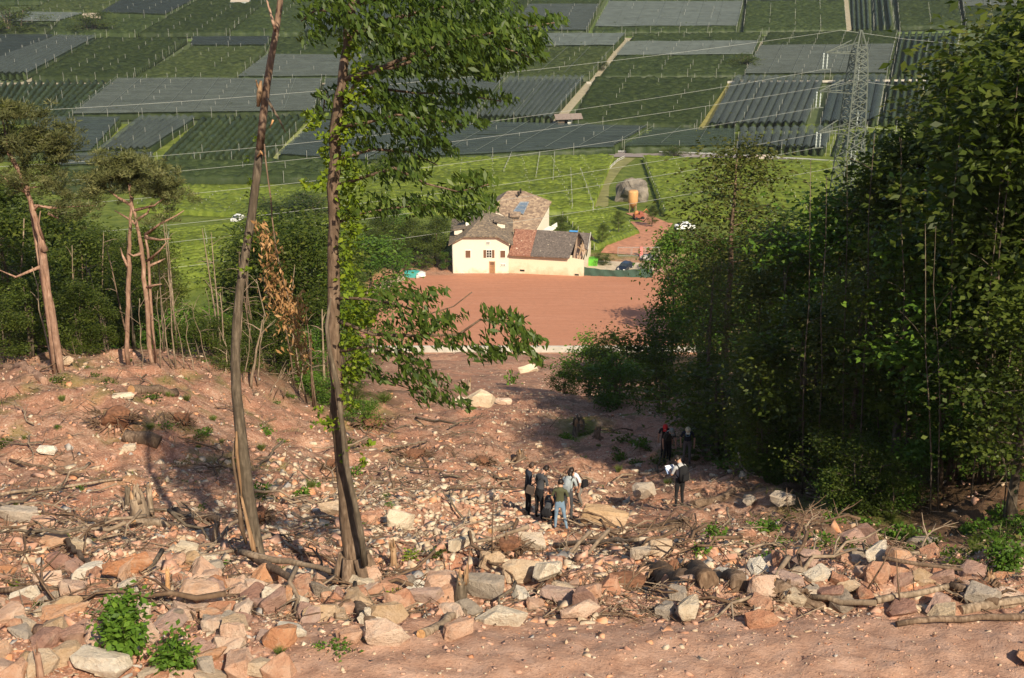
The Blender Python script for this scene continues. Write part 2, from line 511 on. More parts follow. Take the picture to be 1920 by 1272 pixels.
# ------------------------------------------------------------------ orchards on the valley floor
def netmat(name, col, alpha):
    m = bpy.data.materials.new(name); m.use_nodes = True
    nt = m.node_tree; b = nt.nodes["Principled BSDF"]
    n = noise(nt, .25, 4, .6)
    r = ramp(nt, [(.3, tuple(c * .8 for c in col)), (.7, tuple(c * 1.15 for c in col))])
    nt.links.new(n.outputs[0], r.inputs[0]); nt.links.new(r.outputs[0], b.inputs["Base Color"])
    b.inputs["Roughness"].default_value = .8; b.inputs["Specular IOR Level"].default_value = .2
    t = nt.nodes.new("ShaderNodeBsdfTransparent"); mx = nt.nodes.new("ShaderNodeMixShader")
    mx.inputs[0].default_value = alpha
    nt.links.new(t.outputs[0], mx.inputs[1]); nt.links.new(b.outputs[0], mx.inputs[2])
    nt.links.new(mx.outputs[0], nt.nodes["Material Output"].inputs[0])
    MAT[name] = m
    return m
NETS = {"grey": netmat("net_grey", (.086, .102, .090), .7), "silver": netmat("net_silver", (.112, .134, .122), .74),  # net colours also carry the dimmer, clouded sun of the valley floor
        "blue": netmat("net_blue", (.044, .060, .057), .7), "dark": netmat("net_dark", (.028, .039, .037), .7),
        "slate": netmat("net_slate", (.060, .075, .069), .7), "green": netmat("net_green", (.040, .060, .046), .55)}
concrete = flat("concrete_post", (.33, .33, .29), .9, var=.15)
seam_m = flat("net_seam", (.13, .15, .125), .8, var=.1)
dirt_m = flat("dirt_track", (.31, .27, .185), .95, var=.2, scale=.6, coord='Object')
grass_track = flat("grass_track", (.10, .145, .03), .95, var=.3, scale=.3)

ORCH_GROUP = "orchard blocks on the valley floor"
def rowset(P, n, seg, hw, ht, rg, v0=0., v1=1., swap=False, base=0.0):
    """ridge shaped tree rows across the patch P(u,v); returns V,F,tint per row"""
    rows = []
    for i in range(n):
        u = (i + .5) / n
        a = P(v0, u) if swap else P(u, v0); b = P(v1, u) if swap else P(u, v1)
        L = (b - a).length; m = max(2, int(L / seg))
        d = (b - a) / max(L, 1e-6); s = np.array((d.y, -d.x, 0)); s /= np.linalg.norm(s)
        t = np.linspace(0, 1, m + 1)
        C = np.array(a)[None] * (1 - t[:, None]) + np.array(b)[None] * t[:, None]
        prof = [(-hw, .1), (-hw * .85, ht * .55), (-hw * .15, ht), (hw * .75, ht * .62), (hw, .1)]
        V = np.zeros((m + 1, 5, 3))
        jit = rg.normal(0, 1, (m + 1, 5, 2))
        for k, (o, z) in enumerate(prof):
            V[:, k] = C + s[None] * (o + jit[:, k, :1] * hw * .22)
            V[:, k, 2] = C[:, 2] + base + z * (1 + (jit[:, k, 1] * .09 if k in (1, 2, 3) else 0))
        V = V.reshape(-1, 3)
        idx = np.arange(m)[:, None] * 5 + np.arange(4)[None]
        F = np.stack([idx, idx + 1, idx + 6, idx + 5], -1).reshape(-1, 4)
        caps = np.array([[4, 3, 2, 1, 0], [m * 5 + k for k in range(5)]])
        tint = np.clip(np.repeat(rg.normal(.5, .16, m), 4), 0, 1)
        rows.append((V, F, caps, np.concatenate([tint, [.5, .5]])))
    return rows

def join(parts):
    V, F, C, T, o = [], [], [], [], 0
    for v, f, c, t in parts:
        V.append(v); F.append(f + o); C.append(c + o); T.append(t[:len(f)]); o += len(v)
    nc = sum(len(c) for c in C)
    return np.concatenate(V), [np.concatenate(F), np.concatenate(C)], np.concatenate(T + [np.full(nc, .5)])

def orchard(label, poly, rowdir='h', leaf='orchard_leaf', net=None, part=(0, 1), posts=True, seams=True, spacing=3.4, ht=3.0, group=ORCH_GROUP, net2=None):
    """poly: photo pixels tl,tr,br,bl of the block's outline on the plain"""
    c = [plain(*p) for p in poly]
    rg = np.random.default_rng(abs(hash(poly)) % 99991)
    tl, tr, br, bl = c
    P = lambda u, v: (bl.lerp(br, u)).lerp(tl.lerp(tr, u), v)
    spacing *= .56 if rowdir == 'd' else .7; ht *= .85 if rowdir == 'd' else .9
    root = empty("orchard_block", sum(c, Vector()) / 4)
    tag(root, label, "orchard", group)
    org = np.array(root.location)
    W = ((br - bl).length + (tr - tl).length) / 2; D = ((tl - bl).length + (tr - br).length) / 2
    # perpendicular extents
    ang = abs((br - bl).normalized().cross((tl - bl).normalized()).length)
    if rowdir == 'd': n = max(3, int(W * ang / spacing))
    else: n = max(3, int(D * ang / spacing))
    lm = MAT[leaf]
    rows = rowset(P, n, 1.3 if rowdir == 'h' else 1.8, spacing * (.43 if rowdir == "h" else .30), ht, rg, swap=(rowdir == 'h'))
    if rowdir == 'd' and n <= 60:
        for (v, f, cp, t) in rows:
            link("tree_row", np_mesh("tree_row", v - org, [f, cp], lm, tint=t), root)
    else:
        V, F, T = join(rows)
        tag(link("tree_rows", np_mesh("tree_rows", V - org, F, lm, tint=T), root), kind='stuff')
    mb = MB()
    if posts:
        ru = max(2, int(W / 11)); rv = max(2, int(D / 9))
        for i in range(ru + 1):
            for j in range(rv + 1):
                if rg.random() < .3: continue
                p = P(i / ru, j / rv) - root.location
                mb.box((p.x, p.y, p.z + 2.3), (.085, .085, 4.4 if net else 3.4 + rg.random() * .4))
        tag(link("posts", mb.mesh("posts", concrete), root), kind='stuff')
    if net:
        v0, v1 = part
        N = max(2, n)
        zig, F = [], []; M = 6      # one roof of net over every row, with a narrow gap between the roofs
        for k in range(N):
            bb = len(zig)
            for e, z in ((.04, 2.9), (.5, 3.35 if rowdir == 'h' else 3.7), (.96, 2.9)):
                q = (k + e) / N
                if rowdir == 'd': a, b = P(q, v0), P(q, v1)
                else: a, b = P(0, v0 + (v1 - v0) * q), P(1, v0 + (v1 - v0) * q)
                for j in range(M + 1):
                    p = a.lerp(b, j / M) - root.location; zig.append((p.x, p.y, p.z + z + rg.normal(0, .09)))
            F += [(bb + e * (M + 1) + j, bb + e * (M + 1) + j + 1, bb + (e + 1) * (M + 1) + j + 1, bb + (e + 1) * (M + 1) + j) for e in range(2) for j in range(M)]
        link("hail_net", np_mesh("hail_net", zig, [np.array(F)], NETS[net]), root)
    if seams:
        mb = MB(); ns = max(2, int(W / 9))
        for i in range(ns + 1):
            u = i / ns
            v0, v1 = part if net else (0.05, .95)
            a = P(u, v0) - root.location; b = P(u, v1) - root.location
            z = Vector((0, 0, 3.75 if net else 3.2))
            mb.beam(a + z, b + z, .08)
        tag(link("seam_wires", mb.mesh("seam_wires", seam_m), root), kind='stuff')
    return root

B = orchard
B("large silver net roofed block at the top of the photo between two grass tracks", ((1143, 12), (1393, 12), (1380, 67), (1112, 69)), 'h', net='silver', part=(.12, .95))
B("thin dark strip of trees along the top edge above the silver net block", ((1150, -14), (1396, -14), (1393, 9), (1146, 9)), 'h', net='dark', seams=False)
B("dark green block with pale posts across it, right of the silver net block", ((1402, -8), (1580, -8), (1586, 64), (1393, 67)), 'h', net='slate', part=(.7, 1))
B("bright light green block of upright stripes beside the pale dirt track", ((1594, -5), (1630, -5), (1634, 59), (1597, 61)), 'd', leaf='orchard_light', posts=False, seams=False, ht=1.6, spacing=3.8)
B("narrow dark block of upright tree rows right of the light green stripes", ((1635, -5), (1668, -5), (1677, 57), (1638, 59)), 'd', seams=False, spacing=4.2)
B("dark green block under a grey net edge at the top right behind the tall trees", ((1680, -5), (1792, -5), (1802, 54), (1686, 59)), 'h', net='silver', part=(.72, 1))
B("green block at the top right corner hidden behind forest crowns", ((1800, -5), (2000, -5), (2010, 48), (1810, 53)), 'h', net='grey', part=(.5, 1))
B("light grey net strip right of the chestnut crown below the silver block", ((1010, 76), (1172, 75), (1152, 97), (985, 99)), 'h', net='silver')
B("green block with slanted pale post lines right of the chestnut crown", ((984, 101), (1150, 99), (1105, 154), (905, 156)), 'h', leaf='orchard_light')
B("block with a pale net band across its middle, between the two slanted tracks", ((1192, 73), (1428, 72), (1396, 150), (1127, 153)), 'h', net='silver', part=(.42, .74))
B("wide block left of the pylon top, dark at the back and grey in front", ((1441, 71), (1682, 68), (1662, 150), (1396, 152)), 'h', net='grey', part=(.0, .62))
B("block of broad upright tree rows right of the pylon top", ((1687, 69), (1800, 67), (1785, 148), (1671, 150)), 'd', spacing=4.4, seams=False)
B("block of slanted dark rows with pale gaps just left of the wooden field hut", ((952, 160), (1096, 158), (1032, 236), (895, 234)), 'd', net='slate', spacing=3.6)
B("plain dark green block right behind the wooden field hut", ((1116, 157), (1364, 158), (1306, 247), (1072, 240)), 'h', seams=False)
B("large striped dark net block left of the pylon", ((1377, 158), (1545, 157), (1510, 246), (1327, 249)), 'd', net='slate', spacing=4.6, seams=False, ht=3.2)
B("narrow striped dark net block directly behind the pylon", ((1562, 157), (1660, 156), (1645, 239), (1537, 246)), 'd', net='blue', spacing=4.6, seams=False)
B("block of bushy green upright rows right of the pylon middle", ((1666, 156), (1800, 154), (1790, 234), (1652, 238)), 'd', spacing=4.2, seams=False)
B("wide blue grey net block with pale posts above the bright vineyard", ((830, 242), (1213, 254), (1150, 291), (690, 317)), 'h', net='blue', spacing=3.2)
B("small blue green net block between the blue net and the striped block by the road", ((1225, 257), (1377, 258), (1376, 290), (1170, 290)), 'h', net='green', spacing=3.2)
B("upright striped net block beside the road behind the pylon foot", ((1386, 257), (1560, 254), (1548, 294), (1381, 291)), 'd', net='slate', spacing=4.4, seams=False)
B("young orchard block with rows of bare pale posts right of the pylon foot", ((1570, 253), (1680, 250), (1672, 296), (1556, 295)), 'd', spacing=4.4, ht=1.8)
# left half
B("dark block in the top left corner of the photo", ((-60, -12), (118, -12), (82, 11), (-60, 12)), 'h', seams=False)
B("yellowish green block second from the top left corner", ((128, -6), (252, -6), (182, 31), (52, 31)), 'h', leaf='orchard_light', seams=False)
B("dark charcoal net block at the top left between two green blocks", ((262, -8), (398, -8), (312, 38), (190, 34)), 'h', net='dark', seams=False)
B("wide block of dark slanted rows at the top left, right of the charcoal net", ((402, -8), (515, -8), (425, 70), (262, 72)), 'h', seams=False)
B("small grey net block at the left edge near the top with a lone bush", ((45, 34), (158, 36), (112, 51), (-40, 52)), 'h', net='silver', seams=False)
B("green block with pale posts at the far left below the small grey net", ((-60, 54), (108, 54), (86, 71), (-80, 72)), 'h', leaf='orchard_light', seams=False)
B("mid green block below the charcoal net with the beige hut at its corner", ((114, 46), (308, 43), (254, 73), (94, 72)), 'h', seams=False)
B("green block at the top behind the broken leaning trunk", ((522, -8), (640, -8), (560, 70), (432, 71)), 'h', leaf='orchard_leaf', seams=False)
B("dark net block behind the left of the chestnut crown", ((646, -8), (800, -8), (720, 70), (566, 70)), 'd', net='blue', seams=False)
B("green block behind the upper chestnut crown", ((806, -8), (1005, -8), (950, 68), (730, 70)), 'h', seams=False)
B("grey block right of the chestnut crown at the top edge", ((1010, -8), (1136, -8), (1100, 68), (960, 68)), 'h', net='slate', part=(0, .6), seams=False)
B("nearly black net block at the left edge above the blue grey posts", ((-60, 77), (104, 78), (-4, 128), (-90, 140)), 'h', net='dark', seams=False)
B("blue grey net block full of white posts at the left edge", ((108, 80), (180, 81), (52, 151), (-80, 152)), 'd', net='slate', spacing=3.6, seams=False)
B("dark green slanted block between the blue grey posts and the light block", ((190, 81), (352, 82), (240, 156), (60, 156)), 'h', seams=False)
B("light olive green block left of the broken leaning trunk", ((361, 99), (498, 100), (440, 156), (252, 157)), 'h', leaf='orchard_light', seams=False)
B("dark grey net strip above the light olive green block", ((364, 81), (507, 81), (500, 97), (358, 97)), 'h', net='dark', seams=False)
B("green strip just right of the broken trunk in the second band of fields", ((524, 80), (700, 80), (690, 112), (508, 113)), 'h', seams=False)
B("grey net block right of the broken leaning trunk, second band of fields", ((502, 116), (690, 116), (640, 156), (447, 157)), 'h', net='grey', seams=False)
B("green block behind the chestnut trunk in the second band of fields", ((706, 80), (975, 78), (890, 156), (650, 156)), 'h', leaf='orchard_leaf', seams=False)
B("dark green rows behind the crown of the large pine", ((-60, 162), (214, 162), (132, 233), (-90, 238)), 'd', seams=False, spacing=3.8)
B("largest grey net block, in the middle of the left fields", ((222, 161), (604, 162), (590, 222), (138, 229)), 'h', net='grey')
B("net covered block behind the chestnut trunk in the third band of fields", ((612, 162), (945, 160), (888, 234), (600, 224)), 'h', net='slate')
B("dark blue green block right of the large pine crown", ((88, 236), (228, 236), (172, 299), (-20, 306)), 'h', net='blue', seams=False)
B("slate grey net block full of pale posts left of the broad green rows", ((262, 235), (368, 235), (278, 295), (180, 299)), 'd', net='slate', spacing=3.4, seams=False)
B("broad green block of slanted rows left of the leaning trunk", ((377, 232), (578, 226), (505, 308), (296, 310)), 'd', leaf='orchard_leaf', spacing=4.0, seams=False)
B("dark net block between the leaning trunk and the chestnut trunk", ((592, 243), (822, 243), (686, 317), (522, 306)), 'h', net='blue', seams=False)
B("thin blue grey net strip beside the crown of the small pine", ((122, 305), (290, 303), (280, 322), (112, 328)), 'h', net='slate', seams=False)
B("dark green hedge like block above the bright vineyard on the left", ((296, 314), (620, 312), (610, 346), (300, 347)), 'h', seams=False)
B("dark green strip of trees along the foot of the slope on the left", ((110, 334), (290, 328), (320, 362), (100, 366)), 'h', seams=False)

def ptrack(name, pts, w, mat, lift=.1):
    return strip(name, [plain(*p) for p in pts], w, mat, lift, ground=False, step=30)
ptrack("dirt_track", [(1180, -20), (1146, 0), (1103, 72)], 3.0, grass_track)
ptrack("dirt_track", [(1178, 72), (1148, 105), (1106, 157), (1035, 240)], 3.2, dirt_m, .12)
ptrack("dirt_track", [(1434, 80), (1388, 152)], 3.4, dirt_m, .12)
ptrack("grass_path", [(1371, 157), (1304, 252)], 4.0, flat("yellow_grass", (.22, .20, .06), .95, var=.25, scale=.4), .12)
ptrack("dirt_track", [(1585, -10), (1592, 62)], 2.4, dirt_m, .12)
ptrack("dirt_track", [(1100, 156.5), (1250, 156), (1500, 154), (1800, 151)], 4.2, flat("pale_gravel", (.52, .47, .37), .95, var=.2, scale=.5), .14)
ptrack("grass_path", [(60, 76), (430, 77), (860, 74), (1180, 71), (1700, 63), (1900, 58)], 5, grass_track, .10)
ptrack("dirt_track", [(0, 157.5), (220, 158), (640, 158)], 3.0, dirt_m, .13)
ptrack("grass_path", [(590, 232), (505, 312)], 5, flat("pale_grass", (.20, .22, .08), .95, var=.3, scale=.4), .12)
ptrack("dirt_track", [(218, 158), (128, 234)], 2.5, dirt_m, .12)
ptrack("dirt_track", [(-20, 165), (52, 154), (185, 80)], 2.4, dirt_m, .15)
asphalt = flat("asphalt_road", (.21, .18, .17), .9, var=.1, scale=.4)
ROADPX = [(985, 296), (1075, 291.5), (1180, 291), (1280, 293), (1400, 299), (1520, 306), (1620, 314), (1720, 323), (1900, 340)]
ptrack("asphalt_road", ROADPX, 6.5, asphalt, .28)
rail_m = flat("galvanised_rail", (.55, .56, .55), .45, .6, var=.1)
g = empty("guard_rail", plain(1280, 291)); tag(g, "pale steel guard rail along the far edge of the valley road", "guard rail")
mb = MB(); pp = [plain(x, y - 3) for x, y in ROADPX]
for a, b in zip(pp[:-1], pp[1:]):
    mb.beam(a + Vector((0, 0, .75)) - g.location, b + Vector((0, 0, .75)) - g.location, .08, .34)
mb.build("rail", rail_m, g)
mb = MB()
for a, b in zip(pp[:-1], pp[1:]):
    for k in range(8):
        p = a.lerp(b, k / 8) - g.location; mb.box((p.x, p.y, .4), (.12, .12, .8))
tag(mb.build("posts", rail_m, g), kind='stuff')

# field hut and small buildings on the plain
def gable_roof(mb, w, d, z, rise, over=.3, mi=0, th=.12):
    x, y = w / 2 + over, d / 2 + over
    for s in (-1, 1):
        a = [(-x, s * y, z - .1), (x, s * y, z - .1), (x, 0, z + rise), (-x, 0, z + rise)]
        b = [(p[0], p[1], p[2] - th) for p in a]
        if s > 0: a = a[::-1]; b = b[::-1]
        mb.face(a, mi); mb.face(b[::-1], mi)
        for i in range(4):
            j = (i + 1) % 4; mb.face([a[i], b[i], b[j], a[j]], mi)
hutwood = flat("hut_wood", (.11, .085, .065), .9, var=.3)
hutroof = flat("hut_roof", (.21, .165, .14), .85, var=.25, scale=2)
whitewash = flat("whitewash", (.72, .70, .64), .85, var=.08)
p = plain(1064, 236)
hut = empty("field_hut", p, .15); tag(hut, "small wooden field hut with a brown roof at the end of the dirt track", "hut")
mb = MB(); gable_roof(mb, 8.0, 5.5, 3.1, 1.0, .6); mb.build("roof", hutroof, hut)
mb = MB()
mb.box((-3.6, 0, 1.5), (.2, 4.6, 3)); mb.box((3.6, 0, 1.5), (.2, 4.6, 3)); mb.box((0, 2.2, 1.5), (7.0, .2, 3)); mb.box((-2.5, -2.2, 1.5), (2.0, .2, 3))
mb.build("wall", hutwood, hut)
mb = MB(); mb.box((1.0, -1.0, 1.0), (2.6, 1.6, 1.6)); mb.box((1.0, -1.0, 2.0), (2.2, 1.4, .5)); mb.build("stored_crate", whitewash, hut)
for lab, px, py, w, hh, col in (("tiny beige hut at the corner of a green block at the top left", 173, 42, 7, 3.6, (.55, .46, .34)),
                                ("pale flat roofed shed at the top behind the leaning trunk", 452, 13, 9, 3.0, (.45, .50, .46)),
                                ("beige block hut beside the valley road left of the pylon", 1428, 314, 4.5, 3.2, (.60, .52, .36))):
    q = plain(px, py); s = empty("shed", q); tag(s, lab, "hut", "small huts in the fields")
    mb = MB(); mb.box((0, 0, hh / 2), (w, w * .6, hh)); mb.build("wall", flat("wall_" + lab.split()[1], col, .9, var=.1), s)
    mb = MB(); gable_roof(mb, w, w * .6, hh, .7, .25); mb.build("roof", flat("shed_roof", (.36, .30, .24), .9), s)

# ------------------------------------------------------------------ vineyards on the lower slope
def vineyard(label, poly, rowdir, spacing, leaf='vine_leaf', ht=1.7, seg=.9, hw=.42, group="vineyards on the lower slope", posts=True, top=300):
    c = [hit(*p, y0=205) for p in poly]; tl, tr, br, bl = c
    P0 = lambda u, v: (bl.lerp(br, u)).lerp(tl.lerp(tr, u), v)
    rg = np.random.default_rng(abs(hash(poly)) % 9973)
    root = empty("vineyard", sum(c, Vector()) / 4); root.location.z = h1(root.location.x, root.location.y)
    tag(root, label, "vineyard", group)
    org = np.array(root.location)
    ang = (br - bl).normalized().cross((tl - bl).normalized()).length
    ext = ((tl - bl).length + (tr - br).length) / 2 if rowdir == 'h' else ((br - bl).length + (tr - tl).length) / 2
    n = max(3, int(ext * ang / spacing))
    rows = rowset(P0, n, seg, spacing * hw, ht, rg, swap=(rowdir == 'h'))
    pm_ = MB()
    for i, (v, f, cp, t) in enumerate(rows):
        C = P0(.5, 0)
        # drop the row onto the ground
        base = np.repeat(v.reshape(-1, 5, 3)[:, [0, 4]].mean(1), 5, 0)
        v[:, 2] += H(v[:, 0], v[:, 1]) - base[:, 2] + .1
        link("vine_row", np_mesh("vine_row", v - org, [f, cp], MAT[leaf], tint=t), root)
        if posts and i % 2 == 0:
            q = v.reshape(-1, 5, 3)[:, 2]
            for k in range(0, len(q), max(1, int(9 / seg))):
                pm_.box((q[k, 0] - org[0], q[k, 1] - org[1], h1(q[k, 0], q[k, 1]) - org[2] + ht * .55), (.09, .09, ht * 1.25))
    if posts: tag(pm_.build("posts", concrete, root), kind='stuff')
    return root
V_ = vineyard
V_("large bright green vineyard behind the farmhouse, left of the curved path", ((640, 322), (1150, 299), (1108, 405), (560, 425)), 'h', 2.3)
V_("large bright green vineyard right of the boulder and silo", ((1205, 301), (1560, 312), (1570, 440), (1245, 408)), 'h', 2.3)
V_("small vineyard of slanted rows between the barn and the boulder", ((1046, 398), (1150, 394), (1196, 440), (1118, 474)), 'h', 1.5, ht=1.2, seg=.6)
V_("light green vineyard of diagonal rows left of the leaning trunk", ((318, 436), (625, 384), (625, 500), (318, 552)), 'h', 2.3, ht=1.3, seg=.7, hw=.26)
V_("narrow bright vineyard strip above the diagonal rows", ((300, 352), (640, 346), (630, 392), (250, 399)), 'h', 2.4)

soilrow = flat("bare_terrace_soil", (.42, .19, .11), .95, var=.3, scale=.8)
pgr = flat("path_grass", (.20, .19, .062), .95, var=.3, scale=.35)
def gstrip(name, px, w, mat, lift=.25): return strip(name, [hit(*p, y0=240) for p in px], w, mat, lift)
gstrip("grass_path", [(1178, 297), (1150, 318), (1126, 350), (1122, 392)], 4.6, pgr, .22)
gstrip("bare_terrace", [(1222, 418), (1205, 440), (1170, 478)], 9.5, soilrow, .12)
gstrip("bare_terrace", [(1190, 400), (1235, 420)], 4.5, soilrow, .14)
gstrip("farm_yard", [(1098, 500), (1225, 508)], 9.0, flat("yard_gravel", (.46, .38, .28), .95, var=.2, scale=1.2), .16)
gstrip("earth_road", [(760, 517), (716, 540), (686, 566)], 3.0, flat("earth_road_soil", (.50, .34, .24), .95, var=.2, scale=1), .12)

# white fence beside the curved path
fpx = [(1170, 299), (1158, 305), (1140, 322), (1123, 342), (1112, 360), (1111, 382), (1112, 405)]
fp = [hit(*q, y0=240) for q in fpx]
f = empty("path_fence", fp[0]); tag(f, "thin pale post and wire fence along the curved grass path", "fence")
mb = MB()
for a, b in zip(fp[:-1], fp[1:]):
    for z in (.5, 1.0): mb.beam(a + Vector((0, 0, z)) - f.location, b + Vector((0, 0, z)) - f.location, .09)
mb.build("rail", whitewash, f)
for a, b in zip(fp[:-1], fp[1:]):
    for k in range(3):
        q = a.lerp(b, k / 3); q.z = h1(q.x, q.y); m_ = MB(); m_.box((q.x - f.location.x, q.y - f.location.y, q.z - f.location.z + .6), (.11, .11, 1.3)); m_.build("post", concrete, f)
# wires strung down the slope across the vineyard: tall thin support poles
for i, (a, b) in enumerate((((960, 298), (945, 332)), ((1012, 298), (1005, 345)), ((1040, 298), (1037, 350)), ((1070, 330), (1073, 400)), ((1088, 330), (1112, 400)))):
    A, Bq = hit(*a, y0=240), hit(*b, y0=240)
    m_ = MB(); org = (A + Bq) / 2; org.z = h1(org.x, org.y)
    pts = [A.lerp(Bq, k / 6) for k in range(7)]
    for q in pts: q.z = h1(q.x, q.y)
    o = empty("wire_trellis", org); tag(o, "pale wire on short posts running down through the bright vineyard behind the farmhouse", "trellis", "wires down the vineyard")
    for q in pts: m_.box((q.x - org.x, q.y - org.y, q.z - org.z + 1.2), (.09, .09, 2.5))
    tag(m_.build("posts", concrete, o), kind='stuff')
    m_ = MB()
    for q, r_ in zip(pts[:-1], pts[1:]): m_.beam(q - org + Vector((0, 0, 2.4)), r_ - org + Vector((0, 0, 2.4)), .07)
    m_.build("wire", concrete, o)

# retaining wall below the bare field
mb = MB(); mb.box((0, 0, .15), (56, .45, 1.5)); o = mb.build("retaining_wall", flat("wall_concrete", (.45, .43, .38), .9, var=.15, scale=1)); o.location = (2, 204.0, h1(2, 204.4) + .1)
tag(o, "long pale concrete retaining wall along the lower edge of the bare red field", "wall")

# ------------------------------------------------------------------ pylon and power lines
steel = flat("galvanised_steel", (.13, .145, .12), .8, .0, var=.2)
PY = 292.0
ptop = at(1578, 57, PY); pbx = xat(1580, PY); pbz = h1(pbx, PY)
ph = ptop.z - pbz
py_ = empty("lattice_pylon", (pbx, PY, pbz), math.radians(18)); tag(py_, "tall lattice steel power pylon rising behind the right hand forest", "pylon")
hb = [(0, 2.9), (ph * .50, 2.0), (ph * .80, 1.55), (ph * .915, 1.15), (ph, .12)]
def wid(z): return float(np.interp(z, [a for a, b in hb], [b for a, b in hb]))
for sx in (-1, 1):
    for sy in (-1, 1):
        mb = MB()
        for (za, wa), (zb, wb) in zip(hb[:-1], hb[1:]): mb.beam((sx * wa, sy * wa, za), (sx * wb, sy * wb, zb), .24)
        mb.build("leg", steel, py_)
mb = MB(); zs = [0]
while zs[-1] < ph * .9: zs.append(zs[-1] + wid(zs[-1]) * 1.05)
for za, zb in zip(zs[:-1], zs[1:]):
    wa, wb = wid(za), wid(zb)
    for (ax, ay, bx, by) in ((-1, -1, 1, -1), (1, -1, 1, 1), (1, 1, -1, 1), (-1, 1, -1, -1)):
        mb.beam((ax * wa, ay * wa, za), (bx * wb, by * wb, zb), .12)
        mb.beam((bx * wa, by * wa, za), (ax * wb, ay * wb, zb), .12)
        mb.beam((ax * wb, ay * wb, zb), (bx * wb, by * wb, zb), .10)
mb.build("bracing", steel, py_)
glass_ins = flat("insulator_glass", (.42, .46, .44), .35, var=.1)
Minv = Matrix.Rotation(-math.radians(18), 3, 'Z')
def arm_at(px, py):
    """attachment point of a conductor, in the pylon's own frame"""
    side = at(px, py, PY); return side
ARMS = [(1546, 130), (1605, 152), (1533, 202), (1610, 237), (1533, 277), (1598, 308)]
for (px, py) in ARMS:
    e = at(px, py, PY) - Vector((pbx, PY, pbz)); e = Minv @ e
    za = e.z + 3.4; s = 1 if e.x > 0 else -1
    w = wid(za)
    mb = MB(); tip = Vector((e.x, e.y, za))
    for sy in (-1, 1):
        mb.beam((s * w, sy * w, za), tip, .15); mb.beam((s * w, sy * w, za + 2.4), tip, .15)
        for k in (.33, .66):
            a = Vector((s * w, sy * w, za)).lerp(tip, k); b_ = Vector((s * w, sy * w, za + 2.4)).lerp(tip, k); mb.beam(a, b_, .09)
    for k in (0, .4, .75): mb.beam(Vector((s * w, -w, za)).lerp(tip, k), Vector((s * w, w, za)).lerp(tip, k), .09)
    mb.build("cross_arm", steel, py_)
    for dx in (-.45, .45):
        mb = MB(); mb.tube([tip + Vector((dx, 0, -.1 - 3.3 * k / 10)) for k in range(11)], [.10 if k % 2 else .2 for k in range(11)], 6); mb.build("insulator", glass_ins, py_)
    mb = MB(); mb.beam(e + Vector((-1.3, 0, -.05)), e + Vector((1.3, 0, -.05)), .16); mb.build("clamp", steel, py_)
WIRES = [("topmost power line running from the pylon tip across the orchards", [(1578, 57), (1280, 98), (780, 155), (590, 172), (80, 204), (-250, 222)]),
         ("second highest power line, from the upper left arm of the pylon", [(1546, 130), (1280, 176), (1030, 215), (600, 265), (125, 303), (-250, 325)]),
         ("third power line, from the upper right arm of the pylon", [(1605, 152), (1280, 208), (840, 268), (600, 295), (310, 322), (110, 339), (-250, 365)]),
         ("fourth power line, from the middle left arm, passing above the field hut", [(1533, 202), (1280, 246), (920, 298), (613, 337), (327, 366), (-250, 410)]),
         ("fifth power line, from the middle right arm, over the bright vineyard", [(1610, 237), (1387, 277), (1280, 297), (927, 348), (437, 410), (310, 422), (-250, 470)]),
         ("sixth power line, from the lowest left arm, passing above the house roofs", [(1533, 277), (1450, 293), (1280, 323), (1013, 367), (463, 438), (330, 452), (-250, 508)]),
         ("lowest long power line, from the lowest right arm to in front of the farmhouse", [(1598, 308), (1413, 345), (1280, 368), (1023, 408), (860, 430), (737, 450), (427, 490), (-250, 560)])]
wire_m = flat("wire_metal", (.36, .37, .34), .7, .0, var=.05)
for lab, px in WIRES:
    xs = np.array([q[0] for q in px], float); ys = np.array([q[1] for q in px], float)
    co = np.polyfit(xs, ys, 2); x0 = px[0][0]
    pts = []
    for X in np.linspace(x0, -260, 40):
        Y = np.polyval(co, X) + (px[0][1] - np.polyval(co, x0)) * math.exp(-(x0 - X) / 150)
        yy = PY - 78 * (x0 - X) / (x0 + 260)
        pts.append(at(X, Y, yy))
    o = Vector(pts[0]); mb = MB(); mb.tube([p - o for p in pts], [.028] * len(pts), 4)
    ob = mb.build("power_line", wire_m); ob.location = o; tag(ob, lab, "power line", "power lines from the pylon")
for lab, px in (("first power line leaving the pylon to the right, from its tip", [(1578, 57), (1700, 74), (1900, 92)]), ("power line leaving the upper right arm to the right", [(1605, 152), (1700, 164), (1900, 185)]),
                ("power line leaving the middle arm to the right", [(1610, 237), (1660, 243), (1900, 275)])):
    pts = [at(x, y, PY + 20 * i) for i, (x, y) in enumerate(px)]; o = Vector(pts[0]); mb = MB(); mb.tube([p - o for p in pts], [.036] * 3, 4)
    ob = mb.build("power_line", wire_m); ob.location = o; tag(ob, lab, "power line", "power lines right of the pylon")

